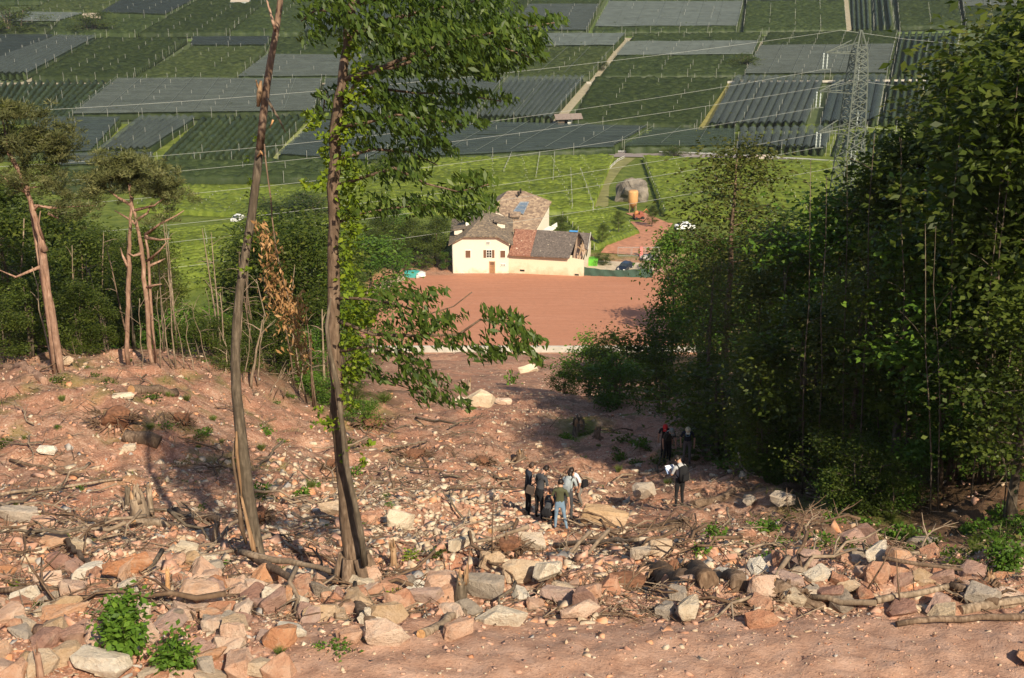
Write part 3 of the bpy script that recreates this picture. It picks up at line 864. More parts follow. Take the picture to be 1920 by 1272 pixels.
# ------------------------------------------------------------------ farmhouse
def stucco(name, top, low, z0, z1):
    m, nt, b = nodes(name)
    tc = nt.nodes.new("ShaderNodeTexCoord"); sx = nt.nodes.new("ShaderNodeSeparateXYZ"); nt.links.new(tc.outputs["Object"], sx.inputs[0])
    n = noise(nt, .7, 6, .65); n2 = noise(nt, 4, 5, .6)
    ad = nt.nodes.new("ShaderNodeMath"); ad.operation = 'ADD'
    nt.links.new(sx.outputs[2], ad.inputs[0]); nt.links.new(mapr(nt, n.outputs[0], .3, .7, -1.4, 1.4), ad.inputs[1])
    c = mixc(nt, mapr(nt, ad.outputs[0], z0, z1, 1, 0), top, low)      # rising damp and splashed red dust
    c = mixc(nt, mapr(nt, n2.outputs[0], .5, .75, 0, .3), c, tuple(x * .75 for x in top))
    nt.links.new(c, b.inputs["Base Color"]); b.inputs["Roughness"].default_value = .95
    bump(nt, b, n2.outputs[0], .3, .03); MAT[name] = m
    return m
def tilemat(name, a, b_, c_, sc, speck):
    m, nt, b = nodes(name)
    tc = nt.nodes.new("ShaderNodeTexCoord")
    br = nt.nodes.new("ShaderNodeTexVoronoi"); br.inputs["Scale"].default_value = sc
    nt.links.new(tc.outputs["Object"], br.inputs["Vector"])
    sepc = nt.nodes.new("ShaderNodeSeparateColor"); nt.links.new(br.outputs["Color"], sepc.inputs[0])
    r = ramp(nt, [(.1, a), (.5, b_), (.9, c_)]); nt.links.new(sepc.outputs[0], r.inputs[0])
    n = noise(nt, .9, 6, .7)
    c = mixc(nt, mapr(nt, n.outputs[0], .45, .7, 0, .6), r.outputs[0], a)
    s = noise(nt, 1.7, 2, .4); c = mixc(nt, mapr(nt, s.outputs[0], .70, .73, 0, .8), c, speck)
    nt.links.new(c, b.inputs["Base Color"]); b.inputs["Roughness"].default_value = .9
    bump(nt, b, br.outputs["Distance"], .8, .08); MAT[name] = m
    return m
st_house = stucco("stucco_house", (.70, .63, .51), (.58, .40, .27), -.6, 1.0)
st_barn = stucco("stucco_barn", (.66, .58, .43), (.58, .40, .26), -.3, 1.9)
t_slab = tilemat("stone_slab_roof", (.105, .082, .06), (.165, .125, .088), (.25, .185, .12), 3.0, (.42, .34, .22))
t_slab2 = tilemat("stone_slab_roof_warm", (.19, .13, .09), (.28, .195, .13), (.38, .275, .18), 1.8, (.50, .40, .27))
t_red = tilemat("red_tile_roof", (.18, .075, .048), (.25, .11, .07), (.32, .17, .11), 4.0, (.58, .44, .33))
t_brown = tilemat("brown_tile_roof", (.085, .068, .058), (.115, .092, .078), (.15, .12, .10), 4.0, (.45, .38, .29))
brownw = flat("shutter_brown", (.16, .085, .05), .8, var=.15)
darkin = flat("dark_interior", (.02, .017, .014), .9, var=.1)
wood_old = flat("old_beam", (.30, .20, .12), .9, var=.3)
HY = 256.3
HX0 = (850 - 960) / FPX * (HY * CP + 90 * SP); HX1 = (954 - 960) / FPX * (HY * CP + 90 * SP)
HW = HX1 - HX0
HZ = -90.1
def roofpoly(mb, pts, th=.22, mi=0):
    """a roof surface with thickness"""
    pts = [Vector(p) for p in pts]
    n = (pts[1] - pts[0]).cross(pts[2] - pts[0])
    if n.z < 0: pts = pts[::-1]
    low = [p - Vector((0, 0, th)) for p in pts]
    mb.face(pts, mi); mb.face(low[::-1], mi)
    for i in range(len(pts)):
        j = (i + 1) % len(pts); mb.face([pts[i], low[i], low[j], pts[j]], mi)

house = empty("farmhouse", ((HX0 + HX1) / 2, HY, HZ)); tag(house, "cream farmhouse with brown shutters and a half hipped stone slab roof", "house")
w2 = HW / 2; DEP = 15.0; zs_, zc_, zr_ = 6.3, 7.5, 9.3
dx = (zc_ - zs_) / (zr_ - zs_) * w2
mb = MB()
mb.face([(-w2, 0, -2), (w2, 0, -2), (w2, 0, zs_), (w2 - dx, 0, zc_), (-w2 + dx, 0, zc_), (-w2, 0, zs_)])
mb.face([(w2, 0, -2), (w2, DEP, -2), (w2, DEP, zs_), (w2, 0, zs_)]); mb.face([(-w2, DEP, -2), (-w2, 0, -2), (-w2, 0, zs_), (-w2, DEP, zs_)])
mb.face([(w2, DEP, -2), (-w2, DEP, -2), (-w2, DEP, zs_), (-w2 + dx, DEP, zc_), (w2 - dx, DEP, zc_), (w2, DEP, zs_)])
wall = mb.build("wall", st_house, house)
mb = MB(); ov = .8; k = (zr_ - zs_) / w2; O = .18
ye, yb = -.75, DEP + .6; hd = 6.4
roofpoly(mb, [(w2 + ov, ye, zs_ - ov * k + O), (w2 + ov, yb, zs_ - ov * k + O), (0, yb - hd * .7, zr_ + O), (0, ye + hd, zr_ + O), (w2 - dx, ye, zc_ + O)])
roofpoly(mb, [(-w2 - ov, ye, zs_ - ov * k + O), (-w2 - ov, yb, zs_ - ov * k + O), (0, yb - hd * .7, zr_ + O), (0, ye + hd, zr_ + O), (-w2 + dx, ye, zc_ + O)])
roofpoly(mb, [(-w2 + dx, ye - .02, zc_ + O + .01), (w2 - dx, ye - .02, zc_ + O + .01), (0, ye + hd, zr_ + O + .02)])
roofpoly(mb, [(-w2 - ov, yb, zs_ - ov * k + O), (w2 + ov, yb, zs_ - ov * k + O), (0, yb - hd * .7, zr_ + O)])
roof = mb.build("roof", t_slab, house)
mb = MB(); mb.box((-2.6, 5.6, 8.9), (.8, .8, 2.0)); mb.box((-2.6, 5.6, 10.02), (1.0, 1.0, .16)); mb.box((-2.6, 5.6, 10.3), (.6, .6, .4)); mb.build("chimney", whitewash, roof)
for (dx_, dz_, yy_) in ((-4.35, 7.4, 3.6), (3.8, 7.75, 6.6)):
    s = 1 if dx_ > 0 else -1
    mb = MB(); mb.box((dx_, yy_, dz_), (1.5, 1.7, 1.0)); mb.build("dormer_wall", st_house, roof)
    mb = MB(); roofpoly(mb, [(dx_ + s * 1.0, yy_ - 1.15, dz_ + .55), (dx_ + s * 1.0, yy_ + 1.15, dz_ + .55), (dx_ - s * 1.4, yy_ + 1.15, dz_ + .95), (dx_ - s * 1.4, yy_ - 1.15, dz_ + .95)], .14); mb.build("dormer_roof", t_slab, roof)
white_fr = flat("white_frame", (.74, .72, .66), .6, var=.05)
def window(x, z, w, h, open_=False, shut=False, par=None, y=-.02):
    mb = MB()
    t = .09
    for (cx, cz, ww, hh) in ((x, z + h / 2 + t / 2, w + 2 * t, t), (x, z - h / 2 - t / 2, w + 2 * t, t), (x - w / 2 - t / 2, z, t, h), (x + w / 2 + t / 2, z, t, h)): mb.box((cx, y - .03, cz), (ww, .10, hh))
    if not shut:
        mb.box((x, y - .03, z), (.07, .06, h))
        for q in (-.17, .17): mb.box((x, y - .025, z + q * h), (w, .05, .05))
    wn = mb.build("window", white_fr, par)
    if not shut:
        mb = MB(); mb.box((x, y - .012, z), (w, .02, h)); mb.build("pane", darkin, wn)
        if open_:
            for s in (-1, 1):
                mb = MB(); mb.box((x + s * (w * .78 + .1), y - .07, z), (w * .5, .06, h * 1.05))
                for q in range(6): mb.box((x + s * (w * .78 + .1), y - .11, z - h * .45 + q * h * .18), (w * .4, .03, .05))
                mb.build("shutter", brownw, wn)
    else:
        for s in (-1, 1):
            mb = MB(); mb.box((x + s * w * .25, y - .06, z), (w * .48, .06, h)); 
            for q in range(6): mb.box((x + s * w * .25, y - .10, z - h * .42 + q * h * .17), (w * .4, .03, .05))
            mb.build("shutter", brownw, wn)
    return wn
window(-2.45, 3.95, .95, 1.45, shut=True, par=house)
window(1.55, 4.0, .9, 1.45, open_=True, par=house)
window(4.15, 3.95, .95, 1.4, shut=True, par=house)
window(1.35, 6.15, .6, .5, par=house)
window(4.2, 1.75, .8, .35, par=house)
mb = MB(); mb.box((1.65, -.05, 1.15), (.14, .18, 2.5)); mb.box((2.65, -.05, 1.15), (.14, .18, 2.5)); mb.box((2.15, -.05, 2.45), (1.14, .18, .14))
mb.build("door_frame", flat("sandstone", (.50, .30, .18), .9, var=.2), house)
mb = MB(); mb.box((2.15, -.03, .85), (.86, .06, 1.7)); mb.box((2.15, -.075, .85), (.06, .03, 1.6)); d = mb.build("door", flat("door_wood", (.30, .16, .08), .8, var=.2), house)
mb = MB(); mb.box((2.15, -.03, 2.03), (.86, .06, .55)); mb.build("fanlight", brownw, house)
mb = MB(); mb.box((0, -.12, -.15), (HW + .1, .25, .5)); mb.build("plinth", flat("plinth_stone", (.50, .46, .40), .9, var=.15), house)
mb = MB(); mb.tube([(-w2 - .08, -.1, 6.0), (-w2 - .08, -.1, 0)], [.06, .06], 6); mb.build("downpipe", flat("pipe_grey", (.4, .4, .38), .5), house)

# barn, turned a little so that its right end comes nearer
bl_ = Vector((HX1, HY + .15, HZ)); brp = at(1094, 526, 253.9)
BL = (Vector((brp.x, brp.y, 0)) - Vector((bl_.x, bl_.y, 0))).length
bang = math.atan2(brp.y - bl_.y, brp.x - bl_.x)
barn = empty("barn", (bl_.x, bl_.y, HZ), bang); tag(barn, "long ochre barn with red and brown tiled roof and a smashed right end", "barn")
wh = 4.35; bd = 10.5; rz = 7.05
mb = MB(); mb.face([(0.02, 0, -2), (BL, 0, -2), (BL, 0, wh - .75), (BL - 2.2, 0, wh - .5), (BL - 2.2, 0, wh), (0.02, 0, wh)])
mb.face([(BL, 0, -2), (BL, bd, -2), (BL, bd, wh), (BL, bd * .62, wh - .5), (BL, bd * .4, wh - 1.7), (BL, bd * .22, wh - .3), (BL, 0, wh - .75)])
mb.face([(BL - .35, bd, -2), (BL - .35, 0, -2), (BL - .35, 0, wh - .75), (BL - .35, bd * .22, wh - .3), (BL - .35, bd * .4, wh - 1.7), (BL - .35, bd * .62, wh - .5), (BL - .35, bd, wh)])
mb.face([(BL, bd, -2), (0, bd, -2), (0, bd, wh), (BL, bd, wh)])
mb.face([(0.02, bd, -2), (0.02, 0, -2), (0.02, 0, wh), (0.02, bd / 2, rz - .15), (0.02, bd, wh)])
mb.build("wall", st_barn, barn)
sl = (rz - wh) / (bd / 2); eo = .9
def slope(x0, x1, skew0=0, skew1=0, far=False, lift=0.):
    zf = wh - eo * sl + .22 + lift
    if far: return [(x0, bd / 2, rz + .22), (x1, bd / 2, rz + .22), (x1, bd + eo, zf), (x0, bd + eo, zf)]
    return [(x0 + skew0, -eo, zf), (x1 + skew1, -eo, zf), (x1, bd / 2, rz + .22 + lift), (x0, bd / 2, rz + .22 + lift)]
xr0, xr1, xr2 = .05, 4.55, BL - 1.75
mb = MB(); roofpoly(mb, slope(xr0 + .3, xr1, -.2, -.25)); roofpoly(mb, slope(xr0, xr1, far=True)); r1 = mb.build("roof", t_red, barn); r1['label'] = "red tiled part of the barn roof"
mb = MB(); roofpoly(mb, slope(xr1 + .01, xr2, -.25, -.9, lift=.05)); r2 = mb.build("roof", t_brown, barn); r2['label'] = "grey brown tiled part of the barn roof"
mb = MB(); roofpoly(mb, [(xr2 + .05, bd / 2, rz + .2), (BL + .5, bd / 2, rz + .2), (BL + .5, 1.4, wh + .75), (BL - .15, 1.9, wh + 1.0), (BL - .5, 3.4, rz - .8)]); roofpoly(mb, slope(xr1 + .01, BL + .5, far=True)); r3 = mb.build("roof", t_brown, barn); r3['label'] = "broken end of the barn roof"
mb = MB(); mb.beam((BL + .56, 1.4, wh + .8), (BL + .56, bd / 2, rz + .27), .12, .3); mb.build("verge_board", flat("verge_grey", (.42, .40, .36), .8), barn)
for q in ((xr2 + .7, .2, wh - .6, xr2 + 1.1, 4.4, rz - .9), (xr2 + .2, 2.4, wh + 1.0, BL - .3, 2.2, wh + .2)):
    mb = MB(); mb.beam(q[:3], q[3:], .22); mb.build("broken_beam", wood_old, barn)
mb = MB(); mb.face([(xr2 - .3, .4, 3.0), (BL - .4, .4, 3.0), (BL - .4, bd - .4, 3.6), (xr2 - .3, bd - .4, 3.6)]); mb.face([(xr2 - .3, .4, 1.5), (xr2 - .3, bd - .4, 1.5), (xr2 - .3, bd - .4, wh), (xr2 - .3, bd / 2, rz - .3), (xr2 - .3, .4, wh)]); mb.build("inner_floor", flat("barn_inside", (.46, .33, .24), .95), barn)
for (x, z, w, hh) in ((2.6, .75, .9, .35), (BL - 1.3, .55, .8, .3)):
    mb = MB(); mb.box((x, -.02, z), (w, .06, hh)); mb.build("vent_opening", darkin, barn)
mb = MB(); mb.box((BL / 2, -.1, -.25), (BL, .3, .5)); mb.build("plinth", MAT["plinth_stone"], barn)
mb = MB(); mb.box((xr2 - 1.0, bd / 2 + .1, rz + .36), (1.6, .8, .06)); mb.build("blue_tarp", flat("tarp_blue", (.08, .30, .62), .5), barn)

# big slab roofed house behind
def R_(px, py, y): return at(px, py, y)
A1, A2 = R_(916, 428, 271), R_(1002, 436, 270); B1, B2 = R_(940, 372, 281), R_(1034, 378, 281); C1, C2 = R_(952, 358, 284), R_(982, 358, 285)
cen = (A1 + A2 + B1 + B2) / 4; cen.z = h1(cen.x, cen.y)
h2 = empty("stone_roof_house", cen); tag(h2, "house behind the farmhouse with a wide warm stone slab roof and a blue grey skylight", "house")
L = lambda p: p - cen
mb = MB()
roofpoly(mb, [L(A1), L(A2), L(B2), L(C2), L(C1), L(B1)], .3)
D1 = L(C1) + Vector((-3, 9, -4.2)); D2 = L(C2) + Vector((5, 8, -4.2))
roofpoly(mb, [L(C2) + Vector((0, 0, .01)), L(B2) + Vector((.02, 0, .01)), D2]); roofpoly(mb, [L(C1) + Vector((0, .02, 0)), L(C2) + Vector((0, .02, 0)), D2, D1]); roofpoly(mb, [L(B1) + Vector((-.02, 0, 0)), L(C1) + Vector((-.02, 0, 0)), D1, L(A1) + Vector((-2, 9, -.8))])
rf2 = mb.build("roof", t_slab2, h2)
mb = MB()
def wallq(p, q, dn=.9):
    p = L(p) if not isinstance(p, tuple) else Vector(p); q = L(q) if not isinstance(q, tuple) else Vector(q)
    mb.face([(p.x, p.y, -3), (q.x, q.y, -3), (q.x, q.y, q.z - .35), (p.x, p.y, p.z - .35)])
ins = lambda p, f=.93: cen + Vector(((p.x - cen.x) * f, (p.y - cen.y) * f, p.z - cen.z))
wallq(ins(A1), ins(A2)); wallq(ins(A2), ins(B2)); wallq(ins(B2), ins(D2 + cen)); wallq(ins(D1 + cen), ins(A1))
mb.build("wall", st_house, h2)
ex = (L(A2) - L(A1)).normalized(); ey = (L(B1) - L(A1)); ey = (ey - ex * ey.dot(ex)).normalized(); en = ex.cross(ey)
def onroof(px, py):
    """point of the roof plane under a photo pixel"""
    d = Vector(raydir(px, py)); t = (A1.dot(en)) / d.dot(en); return d * t - cen
mb = MB(); q4 = [onroof(*p) + en * .18 for p in ((963, 398), (976, 381), (991, 381), (981, 403))]; roofpoly(mb, q4, .16); sk = mb.build("skylight", flat("skylight_glass", (.13, .17, .22), .15, var=.1), rf2)
mb = MB()
for a, b in zip(q4, q4[1:] + q4[:1]): mb.beam(a + en * .04, b + en * .04, .16)
for k in (.33, .66): mb.beam(q4[0].lerp(q4[1], k) + en * .05, q4[3].lerp(q4[2], k) + en * .05, .09)
mb.build("skylight_frame", flat("zinc", (.36, .38, .40), .5, .4), sk)
q = onroof(966, 409); mb = MB(); mb.box(q + Vector((0, .3, .2)), (1.7, 1.4, .9)); mb.build("dormer_wall", flat("dormer_cream", (.5, .44, .34), .9), rf2)
mb = MB(); mb.box(q + Vector((0, -.1, .78)), (2.2, 2.2, .14), Euler((.18, 0, 0)).to_matrix()); mb.build("dormer_roof", t_slab2, rf2)
for p_ in ((945, 414), (972, 368), (976, 363)):
    q = onroof(*p_); mb = MB(); mb.tube([q, q + Vector((0, 0, 1.0))], [.22, .2], 6); mb.build("vent_pipe", darkin, rf2)
a = ins(A2, 1.0) - cen + Vector((.3, .3, -1.2)); b_ = (L(A2)).lerp(L(B2), .42) + Vector((2.2, .3, -1.8))
mb = MB(); mb.beam(a, b_, 1.6, .25); mb.beam(a + Vector((.9, 0, .55)), b_ + Vector((.9, 0, .55)), .1, .9); mb.build("balcony", whitewash, h2)

# ------------------------------------------------------------------ silo, boulder, machine, car, nets
def onground(px, py): return hit(px, py, y0=255)
p = onground(1186, 398)
silo = empty("silo", p); tag(silo, "orange upright silo with a conical foot in front of the grey boulder", "silo")
orange = flat("silo_orange", (.52, .29, .12), .6, var=.12, scale=1)
mb = MB(); mb.tube([(0, 0, 1.0), (0, 0, 2.4), (0, 0, 2.5), (0, 0, 4.9), (0, 0, 5.2), (0, 0, 5.3)], [.35, 1.15, 1.2, 1.2, 1.1, .5], 20); mb.build("tank", orange, silo)
for s in range(4):
    an = math.pi / 4 + s * math.pi / 2; mb = MB(); mb.beam((math.cos(an) * 1.1, math.sin(an) * 1.1, 0), (math.cos(an) * 1.1, math.sin(an) * 1.1, 2.6), .14); mb.build("leg", flat("silo_steel", (.25, .16, .10), .7), silo)
mb = MB(); mb.tube([(0, 0, 1.0), (0, 0, .35)], [.3, .3], 10); mb.build("outlet", darkin, silo)

def rock_bm(seed, pts=18, stretch=(1, 1, 1), bev=.05, sub=0, rough=0.):
    rg = np.random.default_rng(seed); bm = bmesh.new()
    q = rg.normal(0, 1, (pts, 3)); q /= np.linalg.norm(q, axis=1)[:, None]
    # push to a blocky shape: angular limestone
    pw = rg.uniform(.55, .85); q = np.sign(q) * np.abs(q) ** pw
    q *= (.62 * rg.uniform(.86, 1.1, (pts, 1))) * np.array(stretch)
    for v in q: bm.verts.new(v)
    r = bmesh.ops.convex_hull(bm, input=bm.verts)
    bmesh.ops.delete(bm, geom=list({g for g in r["geom_interior"] + r["geom_unused"] if isinstance(g, bmesh.types.BMVert)}), context='VERTS')
    bmesh.ops.dissolve_limit(bm, angle_limit=.22, verts=bm.verts, edges=bm.edges)
    if bev: bmesh.ops.bevel(bm, geom=list(bm.edges), offset=bev, segments=1, affect='EDGES', profile=.6, clamp_overlap=True)
    bmesh.ops.triangulate(bm, faces=bm.faces)
    if sub:
        bmesh.ops.subdivide_edges(bm, edges=list(bm.edges), cuts=sub, use_grid_fill=True)
    if rough:
        for v in bm.verts:
            c = v.co; n = math.sin(c.x * 7 + seed) * math.cos(c.y * 6.3) * math.sin(c.z * 8 + 1.7 * seed) + .6 * math.sin(c.x * 15 + c.y * 13 + seed)
            v.co += v.co.normalized() * n * rough
    return bm
def rock_mesh(name, seed, mat, **kw):
    bm = rock_bm(seed, **kw); me = bpy.data.meshes.new(name); bm.to_mesh(me); bm.free(); me.materials.append(mat); return me
p = hit(1190, 384, y0=255)
o = link("boulder", rock_mesh("boulder", 44, flat("boulder_stone", (.18, .155, .125), .95, var=.75, scale=1.8, bs=.8), pts=17, bev=.03, sub=2, rough=.075)); o.location = (p.x + .3, p.y + 5.5, h1(p.x, p.y + 5) + 1.6); o.scale = (7.6, 5.5, 6.4); o.rotation_euler = (.1, 0, .5)
tag(o, "house sized grey boulder standing in the vineyard behind the orange silo", "boulder")

p = onground(1197, 412)
mx_ = empty("mixer_machine", p, .4); tag(mx_, "small red and orange building machine on wheels below the silo", "machine")
redp = flat("machine_red", (.26, .085, .055), .6); orp = flat("machine_orange", (.42, .17, .06), .6); blk = flat("rubber_black", (.02, .02, .02), .8)
mb = MB(); mb.box((0, 0, .9), (2.4, 1.1, .7)); mb.box((.5, 0, 1.5), (.9, 1.0, .6)); mb.build("body", redp, mx_)
mb = MB(); mb.tube([(-1.0, 0, 1.2), (-.6, 0, 1.7), (-.2, 0, 1.9)], [.3, .5, .35], 10); mb.build("drum", orp, mx_)
for sx in (-.8, .8):
    for sy in (-.6, .6):
        mb = MB(); mb.tube([(sx, sy - .1, .4), (sx, sy + .1, .4)], [.4, .4], 12); mb.build("wheel", blk, mx_)
mb = MB(); mb.tube([(.9, 0, 1.5), (2.0, 0, 2.3), (2.6, 0, 1.4)], [.12, .1, .1], 6); mb.build("boom", orp, mx_)

def make_car(p, rz, paint, label):
    c = empty("parked_car", p, rz); tag(c, label, "car", "parked cars")
    prof = [(-2.1, .35), (-2.15, .75), (-1.95, 1.0), (-1.45, 1.05), (-.95, 1.5), (.75, 1.55), (1.35, 1.05), (2.05, .92), (2.2, .6), (2.15, .3)]
    mb = MB(); n = len(prof)
    for s in (-1, 1):
        for (x, z) in prof:
            wq = .86 if z < 1.1 else .66
            mb.v.append((x, s * wq, z))
    mb.f += [tuple(range(n))[::-1], tuple(range(n, 2 * n))] + [(i, (i + 1) % n, n + (i + 1) % n, n + i) for i in range(n)]
    mb.mi += [0] * (n + 2); mb.sm += [False] * (n + 2); mb.build("body", paint, c)
    gl = flat("car_glass", (.03, .04, .05), .08, var=.05)
    mb = MB(); mb.face([(.80, -.60, 1.53), (.80, .60, 1.53), (1.32, .76, 1.10), (1.32, -.76, 1.10)][::-1]); mb.face([(-.99, -.6, 1.49), (-.99, .6, 1.49), (-1.45, .74, 1.10), (-1.45, -.74, 1.10)])
    for v in range(len(mb.v)): mb.v[v] = (mb.v[v][0] * 1.015, mb.v[v][1], mb.v[v][2] + .02)
    mb.build("windscreen", gl, c)
    for s in (-1, 1):
        mb = MB(); q = [(-1.3, s * .83, 1.1), (1.15, s * .83, 1.1), (.68, s * .70, 1.48), (-.9, s * .70, 1.44)]; mb.face(q if s < 0 else q[::-1]); mb.build("side_window", gl, c)
        mb = MB(); mb.box((2.16, s * .6, .72), (.1, .35, .16)); mb.build("headlight", flat("lamp_glass", (.75, .75, .72), .15), c)
        for x in (-1.35, 1.35):
            mb = MB(); mb.tube([(x, s * .70, .33), (x, s * .89, .33)], [.33, .33], 14); wl = mb.build("tyre", blk, c)
            mb = MB(); mb.tube([(x, s * .88, .33), (x, s * .91, .33)], [.2, .2], 10); mb.build("rim", rail_m, wl)
    mb = MB(); mb.box((2.21, 0, .55), (.03, .5, .13)); mb.build("number_plate", white_fr, c)
    return c
make_car(onground(1173, 506), math.radians(-118), flat("paint_navy", (.015, .022, .04), .2, .2, var=.05), "dark navy car parked in the farm yard right of the barn")
make_car(hit(446, 414, y0=230), math.radians(72), flat("paint_white", (.75, .75, .73), .3, var=.03), "white car among the vines left of the leaning trunk")
make_car(onground(1284, 430), math.radians(10), MAT["paint_white"], "white car half hidden by the forest right of the bare terrace")

# green shade net fence in front of the yard
q0, q1 = at(1095, 528, 254.4), at(1222, 536, 252.6)
nf = empty("net_fence", ((q0.x + q1.x) / 2, (q0.y + q1.y) / 2, h1((q0.x + q1.x) / 2, 254))); tag(nf, "sagging dark green shade net fence between the barn and the forest", "fence")
NV = []; nn = 26
for i in range(nn + 1):
    u = i / nn; x = q0.x + (q1.x - q0.x) * u; y = q0.y + (q1.y - q0.y) * u; z = h1(x, y)
    for k in range(4): NV.append((x - nf.location.x, y - nf.location.y + .12 * math.sin(i * 1.3 + k), z - nf.location.z + k / 3 * (1.75 - .45 * math.sin(math.pi * min(1, u * 1.2)))))
NF = [(i * 4 + k, i * 4 + k + 4, i * 4 + k + 5, i * 4 + k + 1) for i in range(nn) for k in range(3)]
link("net_sheet", np_mesh("net_sheet", NV, [np.array(NF)], flat("net_dark_green", (.045, .085, .062), .8, var=.25, scale=.8), smooth=True), nf)
for i in range(7):
    u = i / 6; x = q0.x + (q1.x - q0.x) * u; y = q0.y + (q1.y - q0.y) * u + .15; mb = MB(); mb.box((x - nf.location.x, y - nf.location.y, h1(x, y) - nf.location.z + .95), (.08, .08, 1.9)); mb.build("post", concrete, nf)

# things in the yard
p = onground(1110, 499); o = MB()
o.box((0, 0, .8), (1.9, 1.2, 1.5), taper=1.12); o.box((0, 0, 1.6), (2.2, 1.45, .12)); ob = o.build("skip", flat("skip_green", (.12, .42, .04), .5, var=.1)); ob.location = p; tag(ob, "bright lime green waste container beside the barn", "container")
p = onground(1218, 489); o = MB(); 
for k in range(5): o.box((rnd.uniform(-1.2, 1.2), rnd.uniform(-.6, .6), .35 + .3 * (k % 3)), (rnd.uniform(.7, 1.5), rnd.uniform(.5, 1), .4), Euler((0, 0, rnd.random() * 3)).to_matrix())
ob = o.build("timber_pile", flat("grey_planks", (.34, .33, .31), .8)); ob.location = p; tag(ob, "pile of grey salvaged building material at the right of the yard", "pile")
p = onground(1198, 481); mb = MB(); root = empty("site_fence", p); tag(root, "metal mesh site fence panels behind the parked car", "fence")
for k in range(3):
    x0 = -4.2 + k * 2.8; m_ = MB()
    for a, b in (((x0, 0, .1), (x0 + 2.6, 0, .1)), ((x0, 0, 1.9), (x0 + 2.6, 0, 1.9)), ((x0, 0, .1), (x0, 0, 1.9)), ((x0 + 2.6, 0, .1), (x0 + 2.6, 0, 1.9))): m_.beam(a, b, .07)
    for j in range(1, 12): m_.beam((x0 + j * .22, 0, .1), (x0 + j * .22, 0, 1.9), .025)
    m_.build("fence_panel", rail_m, root)
p = onground(1197, 484); 
for lab, dx_, dy_, sz, col in (("red and white striped cabinet behind the parked car", 0.6, .8, (.6, .5, 2.1), (.62, .20, .18)), ("dark machine under a cover right of the parked car", 1.6, -1.6, (1.8, 1.2, 1.1), (.05, .055, .08)), ("heap of white sacks near the site fence", .9, -.6, (1.2, .9, .5), (.66, .62, .56))):
    bm = MB(); bm.box((0, 0, sz[2] * .5), sz, taper=.85); bm.box((0, 0, sz[2] * .5), (sz[0] * 1.04, sz[1] * 1.04, sz[2] * .12)); ob = bm.build(lab.split()[4] if 0 else ("cabinet" if "cabinet" in lab else "covered_machine" if "machine" in lab else "sack_heap"), flat("yard_" + lab.split()[0] + lab.split()[1], col, .7)); ob.location = (p.x + dx_, p.y + dy_, h1(p.x + dx_, p.y + dy_)); tag(ob, lab, lab.split()[-1] if 0 else ("cabinet" if "cabinet" in lab else "machine" if "machine" in lab else "sacks"))
# tarpaulin heaps left of the house
for lab, px, py, s, col in (("teal tarpaulin draped over a heap left of the farmhouse", 774, 519, (3.2, 2, 1.6), (.05, .28, .25)), ("pale grey tarpaulin heap beside the teal one", 790, 520, (1.8, 1.6, 1.3), (.50, .52, .50))):
    q = hit(px, py, y0=240); me = rock_mesh("tarpaulin_heap", 77 + int(s[0]), flat("tarp_" + lab.split()[0], col, .55, var=.2), pts=30, bev=.12, sub=1, rough=.03)
    ob = link("tarpaulin_heap", me); ob.location = (q.x, q.y, q.z + .25); ob.scale = s; tag(ob, lab, "tarpaulin")
# ------------------------------------------------------------------ foliage builders
def unit(a): return a / (np.linalg.norm(a, axis=-1, keepdims=True) + 1e-9)

def leaf_arrays(C, T, N, L, W, fold=.18):
    """diamond leaves: centre, long axis, normal"""
    n = len(C); T = unit(T); Bv = unit(np.cross(N, T)); Nn = np.cross(T, Bv)
    L = np.broadcast_to(L, n)[:, None]; W = np.broadcast_to(W, n)[:, None]
    base = C - T * L * .5; tip = C + T * L * .5 - Nn * L * .08
    l = C + Bv * W * .5 + Nn * W * fold - T * L * .06; r = C - Bv * W * .5 + Nn * W * fold - T * L * .06
    V = np.stack([base, r, tip, l], 1).reshape(-1, 3)
    F = np.arange(n * 4).reshape(n, 4)
    return V, F

def foliage_mesh(name, C, mat, rg, L=.13, W=.065, up=.75, droop=.25, out=None, tint=None, mats=None):
    n = len(C)
    N = unit(rg.normal(0, 1, (n, 3)) * np.array([.75, .75, .4]) + np.array([0, 0, up]))
    T = rg.normal(0, 1, (n, 3)) * np.array([1, 1, .35]) - np.array([0, 0, droop])
    if out is not None: T = T + out * .8
    Ls = L * rg.uniform(.65, 1.25, n)
    V, F = leaf_arrays(C, T, N, Ls, Ls * (W / L))
    if tint is None: tint = np.clip(rg.normal(.45, .2, n), 0, 1)
    return np_mesh(name, V, [F], mat, tint=tint)

